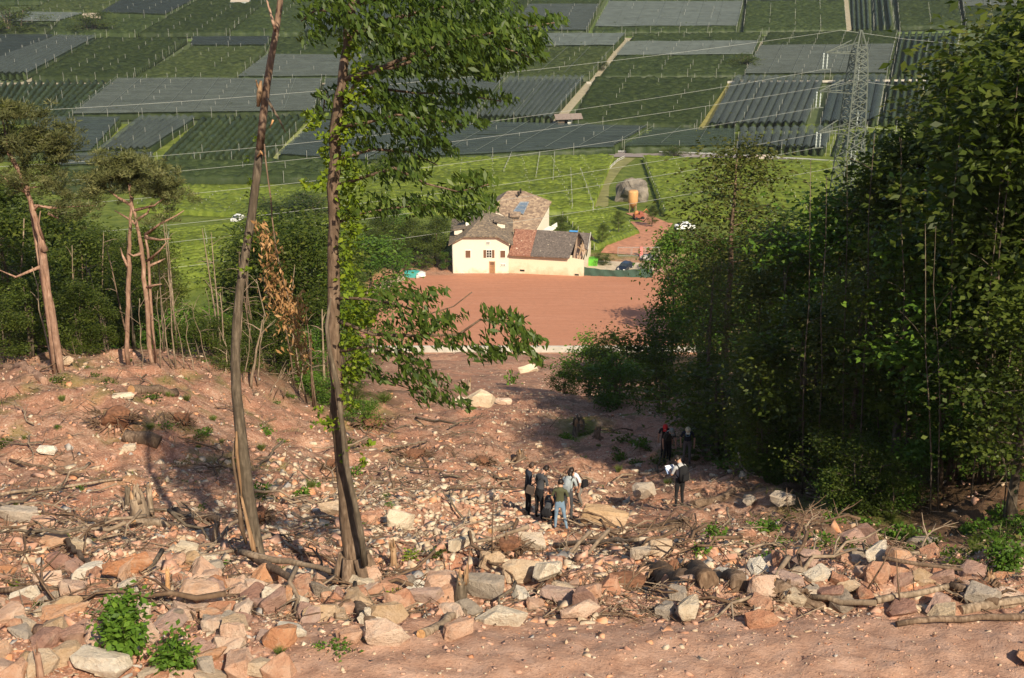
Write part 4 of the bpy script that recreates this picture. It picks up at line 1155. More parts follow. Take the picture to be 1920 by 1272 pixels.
def make_tree(seed, ht, cw, cb, nleaf, L, trunk_r, leaf, bark, nclump=26, lean=0., clump=.16, multi=1, top=1.0, W=.5):
    """returns trunk mesh, crown mesh for a broad leaved tree of height ht"""
    rg = np.random.default_rng(seed); rr = random.Random(seed)
    mb = MB(); cl = []
    for s in range(multi):
        px, py, a = 0., 0., rr.uniform(0, 6.28)
        pts = []; n = 7
        lx, ly = rr.uniform(-.06, .06) + lean + (rr.uniform(-.1, .1) if multi > 1 else 0), rr.uniform(-.06, .06) + (rr.uniform(-.1, .1) if multi > 1 else 0)
        bx, by = (rr.uniform(-.25, .25), rr.uniform(-.25, .25)) if multi > 1 else (0, 0)
        for i in range(n + 1):
            z = ht * .93 * i / n
            pts.append(Vector((bx + lx * z + rr.uniform(-.05, .05) * ht * .06 * (i > 0), by + ly * z + rr.uniform(-.05, .05) * ht * .06 * (i > 0), z - (.3 if i == 0 else 0))))
        rad = [trunk_r * (1.25 if i == 0 else (1 - .9 * i / n)) + .012 for i in range(n + 1)]
        mb.tube(pts, rad, 7, wob=.1, rg=rr)
        nl = nclump // multi
        for k in range(nl):
            f = cb + (0.97 - cb) * ((k + .5) / nl) ** .9
            z = f * ht; i = min(n - 1, int(f / .93 * n)); p0 = pts[i].lerp(pts[i + 1], min(1, max(0, f / .93 * n - i)))
            t = (f - cb) / (1 - cb)
            R = cw * (math.sin(math.pi * min(1, .18 + .82 * t ** .8)) ** .7) * rr.uniform(.45, 1.05) * top
            a += 2.4 + rr.uniform(-.5, .5)
            e = p0 + Vector((math.cos(a) * R, math.sin(a) * R, R * rr.uniform(.1, .55)))
            m_ = p0.lerp(e, .5) + Vector((rr.uniform(-.1, .1), rr.uniform(-.1, .1), -.06 * R))
            r0 = max(.02, trunk_r * (1 - f) * .45)
            mb.tube([p0, m_, e], [r0, r0 * .6, .01], 4, cap=False)
            cl.append((e, 1.0)); cl.append((m_.lerp(e, .45), .75))
            if rr.random() < .5:
                b2 = a + rr.uniform(-1, 1); e2 = m_ + Vector((math.cos(b2) * R * .5, math.sin(b2) * R * .5, R * rr.uniform(-.1, .4)))
                mb.tube([m_, e2], [r0 * .5, .008], 3, cap=False); cl.append((e2, .7))
    trunk = mb.mesh("trunk", MAT[bark])
    wts = np.array([w for _, w in cl]) * rg.uniform(.35, 1.3, len(cl)); wts /= wts.sum()
    idx = rg.choice(len(cl), nleaf, p=wts)
    cc = np.array([list(p) for p, _ in cl])[idx]
    sc = (clump * ht * np.array([w for _, w in cl])[idx])[:, None]
    off = rg.normal(0, .5, (nleaf, 3)) * np.array([1, 1, .55])
    C = cc + off * sc
    ct = rg.normal(0, .16, len(cl))
    tint = np.clip(.45 + ct[idx] + rg.normal(0, .15, nleaf), 0, 1)
    crown = foliage_mesh("crown", C, MAT[leaf], rg, L, L * W, out=unit(off), tint=tint)
    return trunk, crown, ht

PROTO = {
    'oak': make_tree(11, 9, 2.3, .22, 6400, .22, .15, "leaf_forest", "bark_grey", 22, clump=.12),
    'oak2': make_tree(12, 10, 2.0, .30, 5600, .22, .14, "leaf_forest", "bark_brown", 20, lean=.03, clump=.11),
    'ash': make_tree(13, 11, 1.7, .35, 5200, .24, .12, "leaf_forest", "bark_grey", 20, W=.38, clump=.10),
    'olive': make_tree(14, 9, 1.6, .28, 6000, .14, .13, "leaf_olive", "bark_brown", 26, clump=.12),
    'bright': make_tree(15, 8, 2.2, .2, 5600, .20, .12, "leaf_bright", "bark_grey", 22, clump=.12),
    'multi': make_tree(16, 7, 1.9, .12, 6000, .19, .07, "leaf_forest", "bark_grey", 24, multi=3, clump=.13),
    'multib': make_tree(17, 6, 1.8, .08, 5600, .18, .06, "leaf_bright", "bark_brown", 24, multi=4, clump=.13),
    'thin': make_tree(18, 10, .9, .45, 2400, .14, .075, "leaf_forest", "bark_grey", 20, clump=.09),
    'sparse': make_tree(19, 9, 1.5, .30, 2600, .13, .13, "leaf_olive", "bark_grey", 24, clump=.10),
    'bush': make_tree(20, 2.4, 1.3, .02, 4200, .11, .03, "leaf_forest", "bark_grey", 24, multi=4, clump=.22),
    'bushb': make_tree(21, 2.0, 1.1, .02, 3600, .11, .025, "leaf_bright", "bark_brown", 22, multi=4, clump=.22),
    'big': make_tree(22, 10, 2.4, .25, 5200, .17, .15, "leaf_forest", "bark_grey", 26, W=.8, clump=.12),
}
_first = {}
def put_tree(kind, pos, height, label, cat="tree", group=None, wide=1.0, name=None, rz=None, tilt=(0, 0)):
    t, c, ht = PROTO[kind]
    nm = name or {"bush": "bush", "bushb": "bush"}.get(kind, "broadleaf_tree")
    s = height / ht
    o = empty(nm, pos); o.scale = (s * wide, s * wide, s)
    o.rotation_euler = (tilt[0], tilt[1], rnd.uniform(0, 6.28) if rz is None else rz)
    link("trunk", t, o); link("crown", c, o)
    return tag(o, label, cat, group)

def tree_at(kind, px, y, toppy, label, wide=1.0, **k):
    x = xat(px, y); z = h1(x, y); zt = at(px, toppy, y).z
    return put_tree(kind, (x, y, z), max(1.5, zt - z), label, wide=wide, **k)

# ------------------------------------------------------------------ the chestnut with the ivy, in front
def path3(pts, y0, dy=None):
    out = []
    for i, p in enumerate(pts):
        out.append(at(p[0], p[1], y0 + (dy[i] if dy else 0)))
    return out
base = hit(668, 1078); CY = base.y
ch = empty("chestnut_tree", base); tag(ch, "tall ivy clad chestnut with a straight brown trunk standing in the rubble", "tree")
TP = [(672, 1092, 24), (665, 1060, 20), (655, 1000, 16.5), (643, 900, 13.5), (632, 780, 12.5), (628, 640, 11.8), (626, 500, 11.8), (625, 380, 11.5), (627, 290, 11.5), (632, 215, 11), (643, 140, 9), (654, 60, 8.5), (663, -20, 9), (672, -120, 7), (680, -230, 4)]
pts = [at(x, y, CY) - base for x, y, r in TP]; rad = [r * depth(at(x, y, CY)) / FPX for x, y, r in TP]
mb = MB(); rr = random.Random(5)
fp_, fr_ = [], []
for i in range(len(pts) - 1):
    for k in range(3):
        t = k / 3; fp_.append(pts[i].lerp(pts[i + 1], t) + Vector((rr.uniform(-.02, .02), rr.uniform(-.02, .02), 0))); fr_.append((rad[i] * (1 - t) + rad[i + 1] * t) * rr.uniform(.93, 1.07))
fp_.append(pts[-1]); fr_.append(rad[-1])
mb.tube(fp_, fr_, 12, wob=.09, rg=rr)
for k in range(6):
    a = k * 1.05; mb.tube([pts[1] + Vector((math.cos(a) * .2, math.sin(a) * .2, .25)), pts[0] + Vector((math.cos(a) * .45, math.sin(a) * .45, -.05)), pts[0] + Vector((math.cos(a) * .8, math.sin(a) * .8, -.45))], [.12, .10, .05], 6)
mb.build("trunk", MAT["bark_brown"], ch)
# climbing stem twisted round the trunk
mb = MB(); VP = [(684, 1060), (676, 1000), (664, 940), (648, 870), (640, 790), (632, 720), (618, 660), (612, 610), (620, 560)]
mb.tube([at(x, y, CY - .42) - base for x, y in VP], [.07, .07, .06, .06, .05, .05, .04, .04, .02], 6, wob=.2, rg=rr); mb.build("ivy_stem", MAT["bark_grey"], ch)
# branches: photo polylines with a depth offset
BR = [([(640, 150), (700, 135), (780, 100), (880, 70), (960, 55), (1045, 42)], (0, -.3, -.6, -.8, -1, -1.1), 6),
      ([(650, 70), (720, 40), (800, 20), (900, 0), (980, -15)], (0, .3, .7, 1, 1.3), 6),
      ([(655, 40), (620, 20), (590, 20), (565, 40)], (0, .3, .6, .8), 5),
      ([(632, 210), (690, 125), (733, 128), (800, 106), (850, 75), (930, 85), (1000, 110)], (0, -.2, -.4, -.6, -.7, -.9, -1), 5),
      ([(634, 200), (700, 165), (780, 175), (850, 175), (940, 190)], (0, .3, .6, .9, 1.2), 4.5),
      ([(630, 240), (690, 230), (745, 215), (810, 225), (870, 235)], (0, -.3, -.5, -.8, -1), 4),
      ([(628, 300), (700, 280), (770, 285), (820, 310)], (0, .3, .6, .8), 4),
      ([(626, 350), (690, 330), (740, 315), (800, 345), (860, 360), (920, 345)], (0, -.3, -.6, -.8, -1, -1.2), 4),
      ([(626, 420), (680, 400), (740, 390), (800, 385), (870, 395)], (0, .3, .5, .7, .9), 3.5),
      ([(628, 560), (680, 560), (740, 570), (800, 590), (850, 575), (885, 548)], (0, -.3, -.5, -.7, -.8, -.9), 3.5),
      ([(630, 600), (700, 628), (780, 630), (860, 628), (900, 600), (940, 600), (985, 640), (1020, 690)], (0, -.4, -.7, -1, -1.1, -1.2, -1.3, -1.3), 4),
      ([(632, 660), (690, 650), (760, 660), (800, 690), (830, 720), (870, 760)], (0, -.3, -.5, -.7, -.8, -.9), 3.5),
      ([(634, 690), (690, 700), (740, 720), (800, 740)], (0, .2, .4, .5), 3),
      ([(640, 190), (622, 195), (610, 170), (606, 215)], (0, .4, .7, .9), 1.8),
      ([(660, 10), (760, -20), (860, -40), (1000, -60)], (0, -.5, -.9, -1.2), 6), ([(665, -30), (600, -60), (520, -70), (450, -60)], (0, .4, .8, 1.2), 5),
      ([(670, -90), (760, -130), (880, -150)], (0, .6, 1.2), 5), ([(672, -110), (640, -180), (560, -220)], (0, -.6, -1.4), 5)]
for P_, dy, r0 in BR:
    mb = MB(); q = path3(P_, CY, dy); n = len(q)
    mb.tube([p - base for p in q], [max(.012, r0 * (1 - .85 * i / (n - 1)) * depth(p) / FPX) for i, p in enumerate(q)], 6, wob=.15, rg=rr)
    mb.build("branch", MAT["bark_brown"], ch)
# leaf sprays: (px, py, half width, half height, number, depth offset)
SPRAY = [(600, 15, 45, 40, 150, .5), (590, 60, 30, 35, 60, .6), (640, 30, 40, 40, 130, 0), (700, 20, 60, 40, 210, -.2), (780, 25, 70, 45, 300, .4), (860, 30, 70, 45, 310, .6), (930, 20, 50, 35, 160, .8), (760, 75, 70, 35, 240, -.4), (840, 80, 60, 40, 260, -.7),
         (910, 75, 60, 35, 260, -.9), (975, 60, 45, 28, 160, -1), (1025, 42, 35, 15, 75, -1.1), (960, 100, 50, 28, 150, -1), (1000, 85, 25, 18, 40, -1), (870, 125, 60, 28, 170, -.6), (800, 125, 50, 25, 100, -.4), (930, 125, 45, 22, 100, -.8),
         (740, 120, 40, 25, 60, .3), (720, 80, 40, 25, 80, .2), (690, 60, 40, 25, 80, .3),
         (720, 175, 35, 35, 130, .3), (770, 185, 45, 30, 160, .5), (830, 180, 50, 25, 150, .8), (900, 185, 50, 18, 95, 1), (950, 190, 22, 12, 26, 1.1), (700, 215, 40, 30, 110, -.2), (760, 220, 45, 25, 130, -.5), (830, 222, 50, 20, 120, -.8), (880, 228, 28, 12, 45, -1),
         (790, 250, 40, 20, 90, -.5), (820, 275, 35, 22, 85, .6), (770, 290, 35, 25, 90, .5), (710, 260, 45, 25, 70, .2), (810, 200, 40, 20, 90, .2),
         (700, 320, 45, 25, 90, -.2), (770, 322, 35, 22, 90, -.6), (690, 385, 40, 25, 90, .2), (750, 385, 45, 25, 110, .4), (820, 385, 40, 22, 100, .7), (870, 375, 42, 28, 150, .9), (885, 345, 38, 25, 110, -1.1), (885, 400, 30, 18, 70, .9), (910, 385, 20, 18, 40, -1.1),
         (610, 170, 18, 20, 38, .9), (608, 215, 14, 16, 22, .9),
         (745, 545, 45, 16, 70, -.5), (720, 560, 35, 15, 40, -.4), (800, 565, 32, 28, 110, -.7), (820, 600, 35, 22, 95, -.8), (775, 610, 35, 25, 90, -.7), (850, 590, 25, 15, 30, -.8), (830, 635, 40, 15, 75, -1), (910, 590, 25, 16, 45, -1.1), (945, 605, 35, 25, 120, -1.2), (985, 635, 32, 25, 110, -1.3), (1010, 675, 22, 18, 45, -1.3), (960, 655, 38, 20, 85, -1.2), (905, 665, 30, 18, 60, -1.1), (885, 645, 20, 12, 25, -1),
         (755, 650, 35, 25, 95, -.5), (780, 690, 32, 28, 110, -.6), (805, 715, 35, 22, 100, -.7), (735, 715, 40, 14, 55, .3), (795, 745, 35, 10, 35, .4), (850, 740, 24, 18, 60, -.9), (870, 758, 14, 12, 25, -.9), (700, 700, 25, 14, 30, .1), (730, 640, 30, 18, 40, -.4), (710, 600, 25, 16, 26, -.3),
         (700, -40, 80, 50, 240, 0), (830, -50, 90, 50, 240, .3), (560, -50, 80, 45, 180, .8), (940, -50, 60, 30, 100, -1), (760, -130, 90, 50, 200, .8), (600, -180, 80, 50, 160, -1), (680, -220, 70, 60, 160, 0)]
rg = np.random.default_rng(77)
Cs, Os, Ts = [], [], []
for (px, py, hw, hh, n, dy) in SPRAY:
    k = max(1, int(n * 1.3) // 9)
    tw = np.stack([rg.uniform(-1, 1, k) * hw * .95, rg.uniform(-1, 1, k) * hh * .8], 1)
    for j in range(k):
        a = rg.uniform(-.5, .5)
        for i in range(9):
            s = (i / 8 - .5) * hw * .7
            ox = tw[j, 0] + s + rg.normal(0, 4); oy = tw[j, 1] + s * a + 3 * (i / 8) ** 2 + rg.normal(0, 4)
            Cs.append(at(px + ox, py + oy, CY + dy + rg.normal(0, .85)) - base); Os.append((.5 * (1 if s > -20 else -.5), 0, -.55)); Ts.append(rg.normal(.45, .12))
Cs = np.array([list(c) for c in Cs]); n = len(Cs); Os = np.array(Os)
N = unit(rg.normal(0, 1, (n, 3)) * .7 + np.array([0, -.45, .6])); T = Os + rg.normal(0, .55, (n, 3)) * np.array([1, 1, .6]) + np.array([0, 0, -.35])
Ls = rg.uniform(.12, .22, n); tint = np.clip(np.array(Ts) + rg.normal(0, .17, n), 0, 1)
NPART = 240
V, F = leaf_arrays(Cs[NPART:] if 0 else np.delete(Cs, np.arange(0, n, max(1, n // NPART)), 0), np.delete(T, np.arange(0, n, max(1, n // NPART)), 0), np.delete(N, np.arange(0, n, max(1, n // NPART)), 0), np.delete(Ls, np.arange(0, n, max(1, n // NPART))), np.delete(Ls, np.arange(0, n, max(1, n // NPART))) * .34)
cr = link("crown", np_mesh("crown", V, [F], MAT["leaf_chestnut"], tint=np.delete(tint, np.arange(0, n, max(1, n // NPART)))), ch); tag(cr, kind='stuff')
LM = []
for s in range(5):     # single leaves: a midrib fold and a pointed, toothed outline
    w_ = .19
    V = [(0, -.5, 0), (w_ * .7, -.25, .03), (w_, 0, .05), (w_ * .7, .25, .02), (0, .52, -.08 - .03 * s), (-w_ * .7, .25, .02), (-w_, 0, .05), (-w_ * .7, -.25, .03), (0, 0, -.01)]
    F = [(0, 1, 8), (1, 2, 8), (2, 3, 8), (3, 4, 8), (4, 5, 8), (5, 6, 8), (6, 7, 8), (7, 0, 8)]
    LM.append(np_mesh("leaf", V, [np.array(F)], MAT["leaf_chestnut"], tint=[.3 + .1 * s] * 8))
for j, i in enumerate(range(0, n, max(1, n // NPART))):
    if j >= 290: break
    o = link("leaf", LM[j % 5], ch); t = Vector(T[i]).normalized(); nn_ = Vector(N[i]); b_ = t.cross(nn_).normalized(); nn_ = b_.cross(t)
    M = Matrix((b_, t, nn_)).transposed().to_4x4(); M.translation = Vector(Cs[i])
    o.matrix_local = M @ Matrix.Diagonal((Ls[i], Ls[i], Ls[i], 1))
# ivy and light green leaves along the trunk
IV = [(655, 95, 22, 20, 45), (690, 130, 25, 25, 45), (668, 150, 22, 30, 70), (680, 180, 28, 22, 60), (650, 200, 22, 22, 45), (655, 230, 35, 22, 80), (590, 235, 22, 18, 40), (578, 215, 14, 10, 14), (615, 262, 16, 12, 22), (645, 250, 30, 20, 60), (610, 290, 10, 24, 24), (605, 335, 9, 20, 18), (650, 300, 18, 30, 60), (660, 345, 22, 28, 80), (655, 390, 20, 25, 75), (660, 430, 20, 22, 60), (575, 345, 14, 10, 14), (590, 350, 12, 8, 10), (655, 470, 18, 22, 50), (650, 520, 22, 24, 60),
      (670, 560, 28, 24, 75), (660, 600, 26, 26, 85), (690, 600, 22, 20, 50), (665, 640, 28, 22, 80), (670, 680, 26, 22, 75), (650, 720, 20, 20, 45), (660, 700, 24, 18, 50), (640, 750, 14, 18, 22), (625, 800, 24, 18, 30), (600, 770, 12, 12, 14), (645, 850, 10, 16, 18), (680, 870, 8, 14, 12), (690, 830, 10, 10, 10), (612, 790, 14, 10, 14), (660, 760, 16, 14, 18), (650, 60, 18, 20, 30)]
Cs2 = []
for (px, py, hw, hh, n) in IV:
    for _ in range(int(n * 1.3)): Cs2.append(at(px + rg.normal(0, .55) * hw, py + rg.normal(0, .55) * hh, CY + rg.normal(0, .3)) - base)
Cs2 = np.array([list(c) for c in Cs2])
iv = link("ivy", foliage_mesh("ivy", Cs2, MAT["leaf_yellow"], rg, .13, .075, droop=.5), ch); tag(iv, "yellow green climbing leaves on the trunk", kind='stuff')

# ------------------------------------------------------------------ the broken, leaning trunk on the left
base = hit(487, 1050); LY = base.y
dt = empty("broken_tree", base); tag(dt, "dead leaning trunk with a split orange base and a torn branch, left of the chestnut", "tree")
TP = [(489, 1062, 13), (484, 1040, 12.5), (474, 985, 12), (462, 900, 11.5), (452, 820, 10.5), (444, 740, 9.5), (441, 680, 8.8), (443, 610, 8.5), (450, 540, 8.2), (461, 470, 8), (471, 410, 8), (480, 340, 8), (487, 280, 8.2), (494, 215, 7.8), (500, 160, 7), (508, 110, 6.6), (517, 60, 6.3), (524, 10, 5.6), (529, -40, 6), (533, -90, 5)]
pts = [at(x, y, LY) - base for x, y, r in TP]; rad = [r * depth(at(x, y, LY)) / FPX for x, y, r in TP]
low = 12
mb = MB(); mb.tube(pts[:low + 1], rad[:low + 1], 10, wob=.06, rg=rr); mb.build("trunk", MAT["bark_grey"], dt)
mb = MB(); mb.tube(pts[low:], rad[low:], 10, wob=.14, rg=rr); t2 = mb.build("upper_trunk", MAT["bark_peeled"], dt); t2['label'] = "reddish peeled upper trunk"
sp = lambda P_, r_, nm, m_, off=-.16: (lambda mb: (mb.tube([at(x, y, LY + off) - base for x, y in P_], [r * .0115 for r in r_], 5, wob=.3, rg=rr), mb.build(nm, MAT[m_], dt)))(MB())
sp([(443, 810), (444, 850), (450, 900), (455, 950)], (2, 3.5, 3, 1), "split_strip", "split_wood"); sp([(452, 930), (465, 985), (474, 1020), (480, 1052)], (2, 4, 5, 5), "split_strip", "split_wood"); sp([(441, 820), (437, 860), (446, 920), (452, 990), (462, 1020)], (1.5, 3, 4, 5, 2), "split_bark", "bark_brown", -.05)
sp([(489, 152), (486, 175), (484, 200)], (3, 6, 3), "broken_stub", "split_wood"); sp([(480, 150), (484, 165)], (1, 3), "splinter", "split_wood")
sp([(500, 185), (512, 205), (522, 222), (536, 250)], (3, 2.4, 1.6, .6), "splinter", "dead_wood"); sp([(512, 225), (506, 240)], (2, 1), "splinter", "cut_wood"); sp([(500, 0), (506, 20), (513, 45), (517, 60)], (1.5, 2.5, 2.5, 3), "broken_stub", "bark_pine")
sp([(496, 270), (498, 300), (503, 340), (508, 375), (510, 410), (518, 470), (535, 540), (555, 610), (565, 680)], (1.5, 1.6, 1.4, 1.2, 1.1, 1, .9, .7, .5), "hanging_branch", "bark_peeled", -.3)
sp([(482, 295), (489, 285), (495, 292)], (1.5, 3, 1.5), "splinter", "cut_wood")
Cs3 = []
for (px, py, hw, hh, n) in [(480, 425, 6, 12, 14), (495, 440, 8, 20, 30), (508, 480, 14, 22, 70), (510, 520, 14, 25, 90), (525, 550, 16, 25, 110), (540, 580, 22, 22, 130), (548, 610, 22, 25, 120), (560, 645, 16, 25, 90), (566, 680, 12, 18, 40), (500, 460, 10, 18, 40), (545, 560, 14, 20, 60)]:
    for _ in range(n): Cs3.append(at(px + rg.normal(0, .75) * hw, py + rg.normal(0, .7) * hh, LY - .3 + rg.normal(0, .3)) - base)
Cs3 = np.array([list(c) for c in Cs3])
dl = link("dry_leaves", foliage_mesh("dry_leaves", Cs3, MAT["leaf_dry"], rg, .15, .05, droop=1.6, up=.2), dt); tag(dl, kind='stuff')
Cs3 = []
for (px, py, hw, hh, n) in [(478, 258, 7, 8, 10), (470, 340, 10, 14, 16), (462, 370, 10, 10, 12), (465, 300, 8, 8, 8), (462, 450, 14, 18, 30), (455, 500, 14, 14, 24), (500, 410, 6, 12, 10)]:
    for _ in range(n): Cs3.append(at(px + rg.normal(0, .5) * hw, py + rg.normal(0, .5) * hh, LY + rg.normal(0, .2)) - base)
sh = link("shoots", foliage_mesh("shoots", np.array([list(c) for c in Cs3]), MAT["leaf_yellow"], rg, .10, .06), dt); tag(sh, kind='stuff')

# ------------------------------------------------------------------ pines on the left
def needle_mesh(name, clumps, rg, per=62, L=.24, W=.03):
    Cn, Tn_, tt = [], [], []
    for (c, r) in clumps:
        k = int(per * max(.4, r / .4))
        o = unit(rg.normal(0, 1, (k, 3))) * rg.uniform(.2, 1, (k, 1)) ** .6 * r * np.array([1.15, 1.15, .6])
        Cn.append(np.array(c)[None] + o); Tn_.append(unit(o + rg.normal(0, r * .35, (k, 3)) + np.array([0, 0, r * .4])))
        tt.append(np.clip(rg.normal(.5, .13) + rg.normal(0, .14, k), 0, 1))
    Cn = np.concatenate(Cn); T = np.concatenate(Tn_); n = len(Cn)
    N = unit(rg.normal(0, 1, (n, 3)))
    Ls = L * rg.uniform(.7, 1.3, n)
    V, F = leaf_arrays(Cn, T, N, Ls, W * rg.uniform(.8, 1.5, n), 0)
    return np_mesh(name, V, [F], MAT["needle"], tint=np.concatenate(tt))
def pine(label, px0, py0, y, trunks, limbs, blobs, seed, twigs=()):
    b = hit(px0, py0); y = b.y if y is None else y
    x = xat(px0, y); b = Vector((x, y, h1(x, y)))
    root = empty("pine_tree", b); tag(root, label, "tree")
    rr = random.Random(seed); rg = np.random.default_rng(seed)
    for P_ in trunks:
        mb = MB(); q = [at(p[0], p[1], y + (p[3] if len(p) > 3 else 0)) for p in P_]; q[0].z = min(q[0].z, b.z - .1)
        fine, fr = [], []
        for i in range(len(q) - 1):
            for k in range(3):
                t = k / 3; fine.append(q[i].lerp(q[i + 1], t) + Vector((rr.uniform(-.04, .04), rr.uniform(-.04, .04), 0))); fr.append(.56 * (P_[i][2] * (1 - t) + P_[i + 1][2] * t) * depth(q[i]) / FPX)
        fine.append(q[-1]); fr.append(P_[-1][2] * depth(q[-1]) / FPX)
        mb.tube([p - b for p in fine], fr, 9, wob=.1, rg=rr); mb.build("trunk", MAT["bark_pine"], root)
    for P_ in limbs:
        mb = MB(); dy = rr.uniform(-1, 1); q = [at(p[0], p[1], y + dy * i / len(P_)) for i, p in enumerate(P_)]
        mb.tube([p - b for p in q], [max(.018, (3.4 - 2.6 * i / (len(q) - 1)) * depth(p) / FPX) for i, p in enumerate(q)], 5, wob=.15, rg=rr); mb.build("bare_branch", MAT["bark_pine"], root)
    clumps = []
    for (cx, cy, hw, hh, n) in blobs:
        for _ in range(max(2, n // 7)):
            p = at(cx + rg.uniform(-1, 1) * hw * 1.1, cy + rg.uniform(-1, 1) * hh, y + rg.normal(0, .5) * hw * depth(b) / FPX) - b
            for _ in range(7):
                e = p + Vector((rg.normal(0, .36), rg.normal(0, .36), rg.normal(0, .13))); clumps.append((list(e), rg.uniform(.16, .34)))
    link("crown", needle_mesh("crown", clumps, rg), root)
    for (cx, cy) in twigs:
        c = at(cx, cy, y - .4) - b; q = rg.normal(0, .26, (260, 3)) + np.array(list(c)); m_ = link("mistletoe", foliage_mesh("mistletoe", q, MAT["leaf_olive"], rg, .13, .05), root); tag(m_, "yellow green mistletoe ball in the crown", kind="stuff")
    return root
pine("big reddish pine at the left edge with bare curved limbs under a broad crown", 112, 668, 54, [[(112, 672, 13), (100, 600, 12), (86, 520, 11), (78, 460, 10), (66, 410, 9), (50, 360, 8), (30, 310, 6), (12, 262, 5, .4), (6, 215, 3, .5)], [(60, 390, 7), (72, 430, 8), (84, 470, 8)], [(66, 400, 6), (44, 300, 5.5, .8), (16, 250, 4, 1), (10, 210, 3, 1)]],
     [[(52, 362), (20, 345), (-10, 318)], [(60, 385), (100, 390), (130, 388), (178, 386)], [(60, 400), (72, 385), (95, 392)], [(50, 352), (60, 352), (80, 350)], [(82, 455), (72, 420), (76, 396)], [(40, 330), (20, 300), (0, 255)], [(76, 500), (30, 520), (-5, 505)], [(90, 400), (110, 410), (104, 392)]],
     [(30, 225, 45, 35, 60), (75, 265, 45, 30, 70), (110, 285, 28, 22, 40), (20, 280, 40, 30, 55), (60, 310, 50, 28, 60), (15, 205, 25, 15, 30), (70, 240, 25, 20, 35), (130, 370, 30, 14, 30), (90, 340, 30, 20, 30), (-30, 260, 40, 50, 50), (20, 335, 30, 18, 20)], 301, ((16, 212), (92, 270)))
pine("smaller pine with two slim pale red trunks and a domed crown", 285, 692, 58, [[(285, 696, 8), (279, 620, 8), (272, 540, 7.5), (266, 480, 7), (260, 440, 6), (252, 400, 5), (246, 372, 4), (243, 345, 3)], [(237, 664, 8), (238, 600, 7.5), (240, 520, 7.5), (243, 460, 6.5), (245, 410, 5), (247, 370, 4)], [(277, 530, 5), (278, 480, 4.5), (274, 440, 4)]],
     [[(272, 440), (300, 420), (330, 405), (345, 395)], [(272, 446), (300, 450), (320, 448)], [(276, 490), (300, 470), (312, 455)], [(278, 500), (300, 490), (310, 485)], [(258, 412), (276, 400), (285, 380)], [(247, 385), (220, 370), (190, 345)], [(250, 395), (290, 385), (312, 368)], [(266, 475), (250, 480), (240, 474)], [(240, 500), (230, 480), (226, 465)], [(272, 540), (290, 535), (303, 533)], [(255, 420), (240, 410), (215, 395)]],
     [(245, 315, 60, 22, 100), (210, 325, 40, 18, 50), (290, 340, 35, 18, 60), (240, 345, 50, 18, 70), (190, 345, 28, 14, 30), (305, 362, 20, 12, 26), (222, 298, 16, 12, 24), (262, 300, 28, 12, 34), (180, 372, 24, 12, 18), (330, 368, 18, 10, 12), (290, 400, 30, 14, 16), (170, 400, 30, 14, 16)], 302, ((222, 296),))

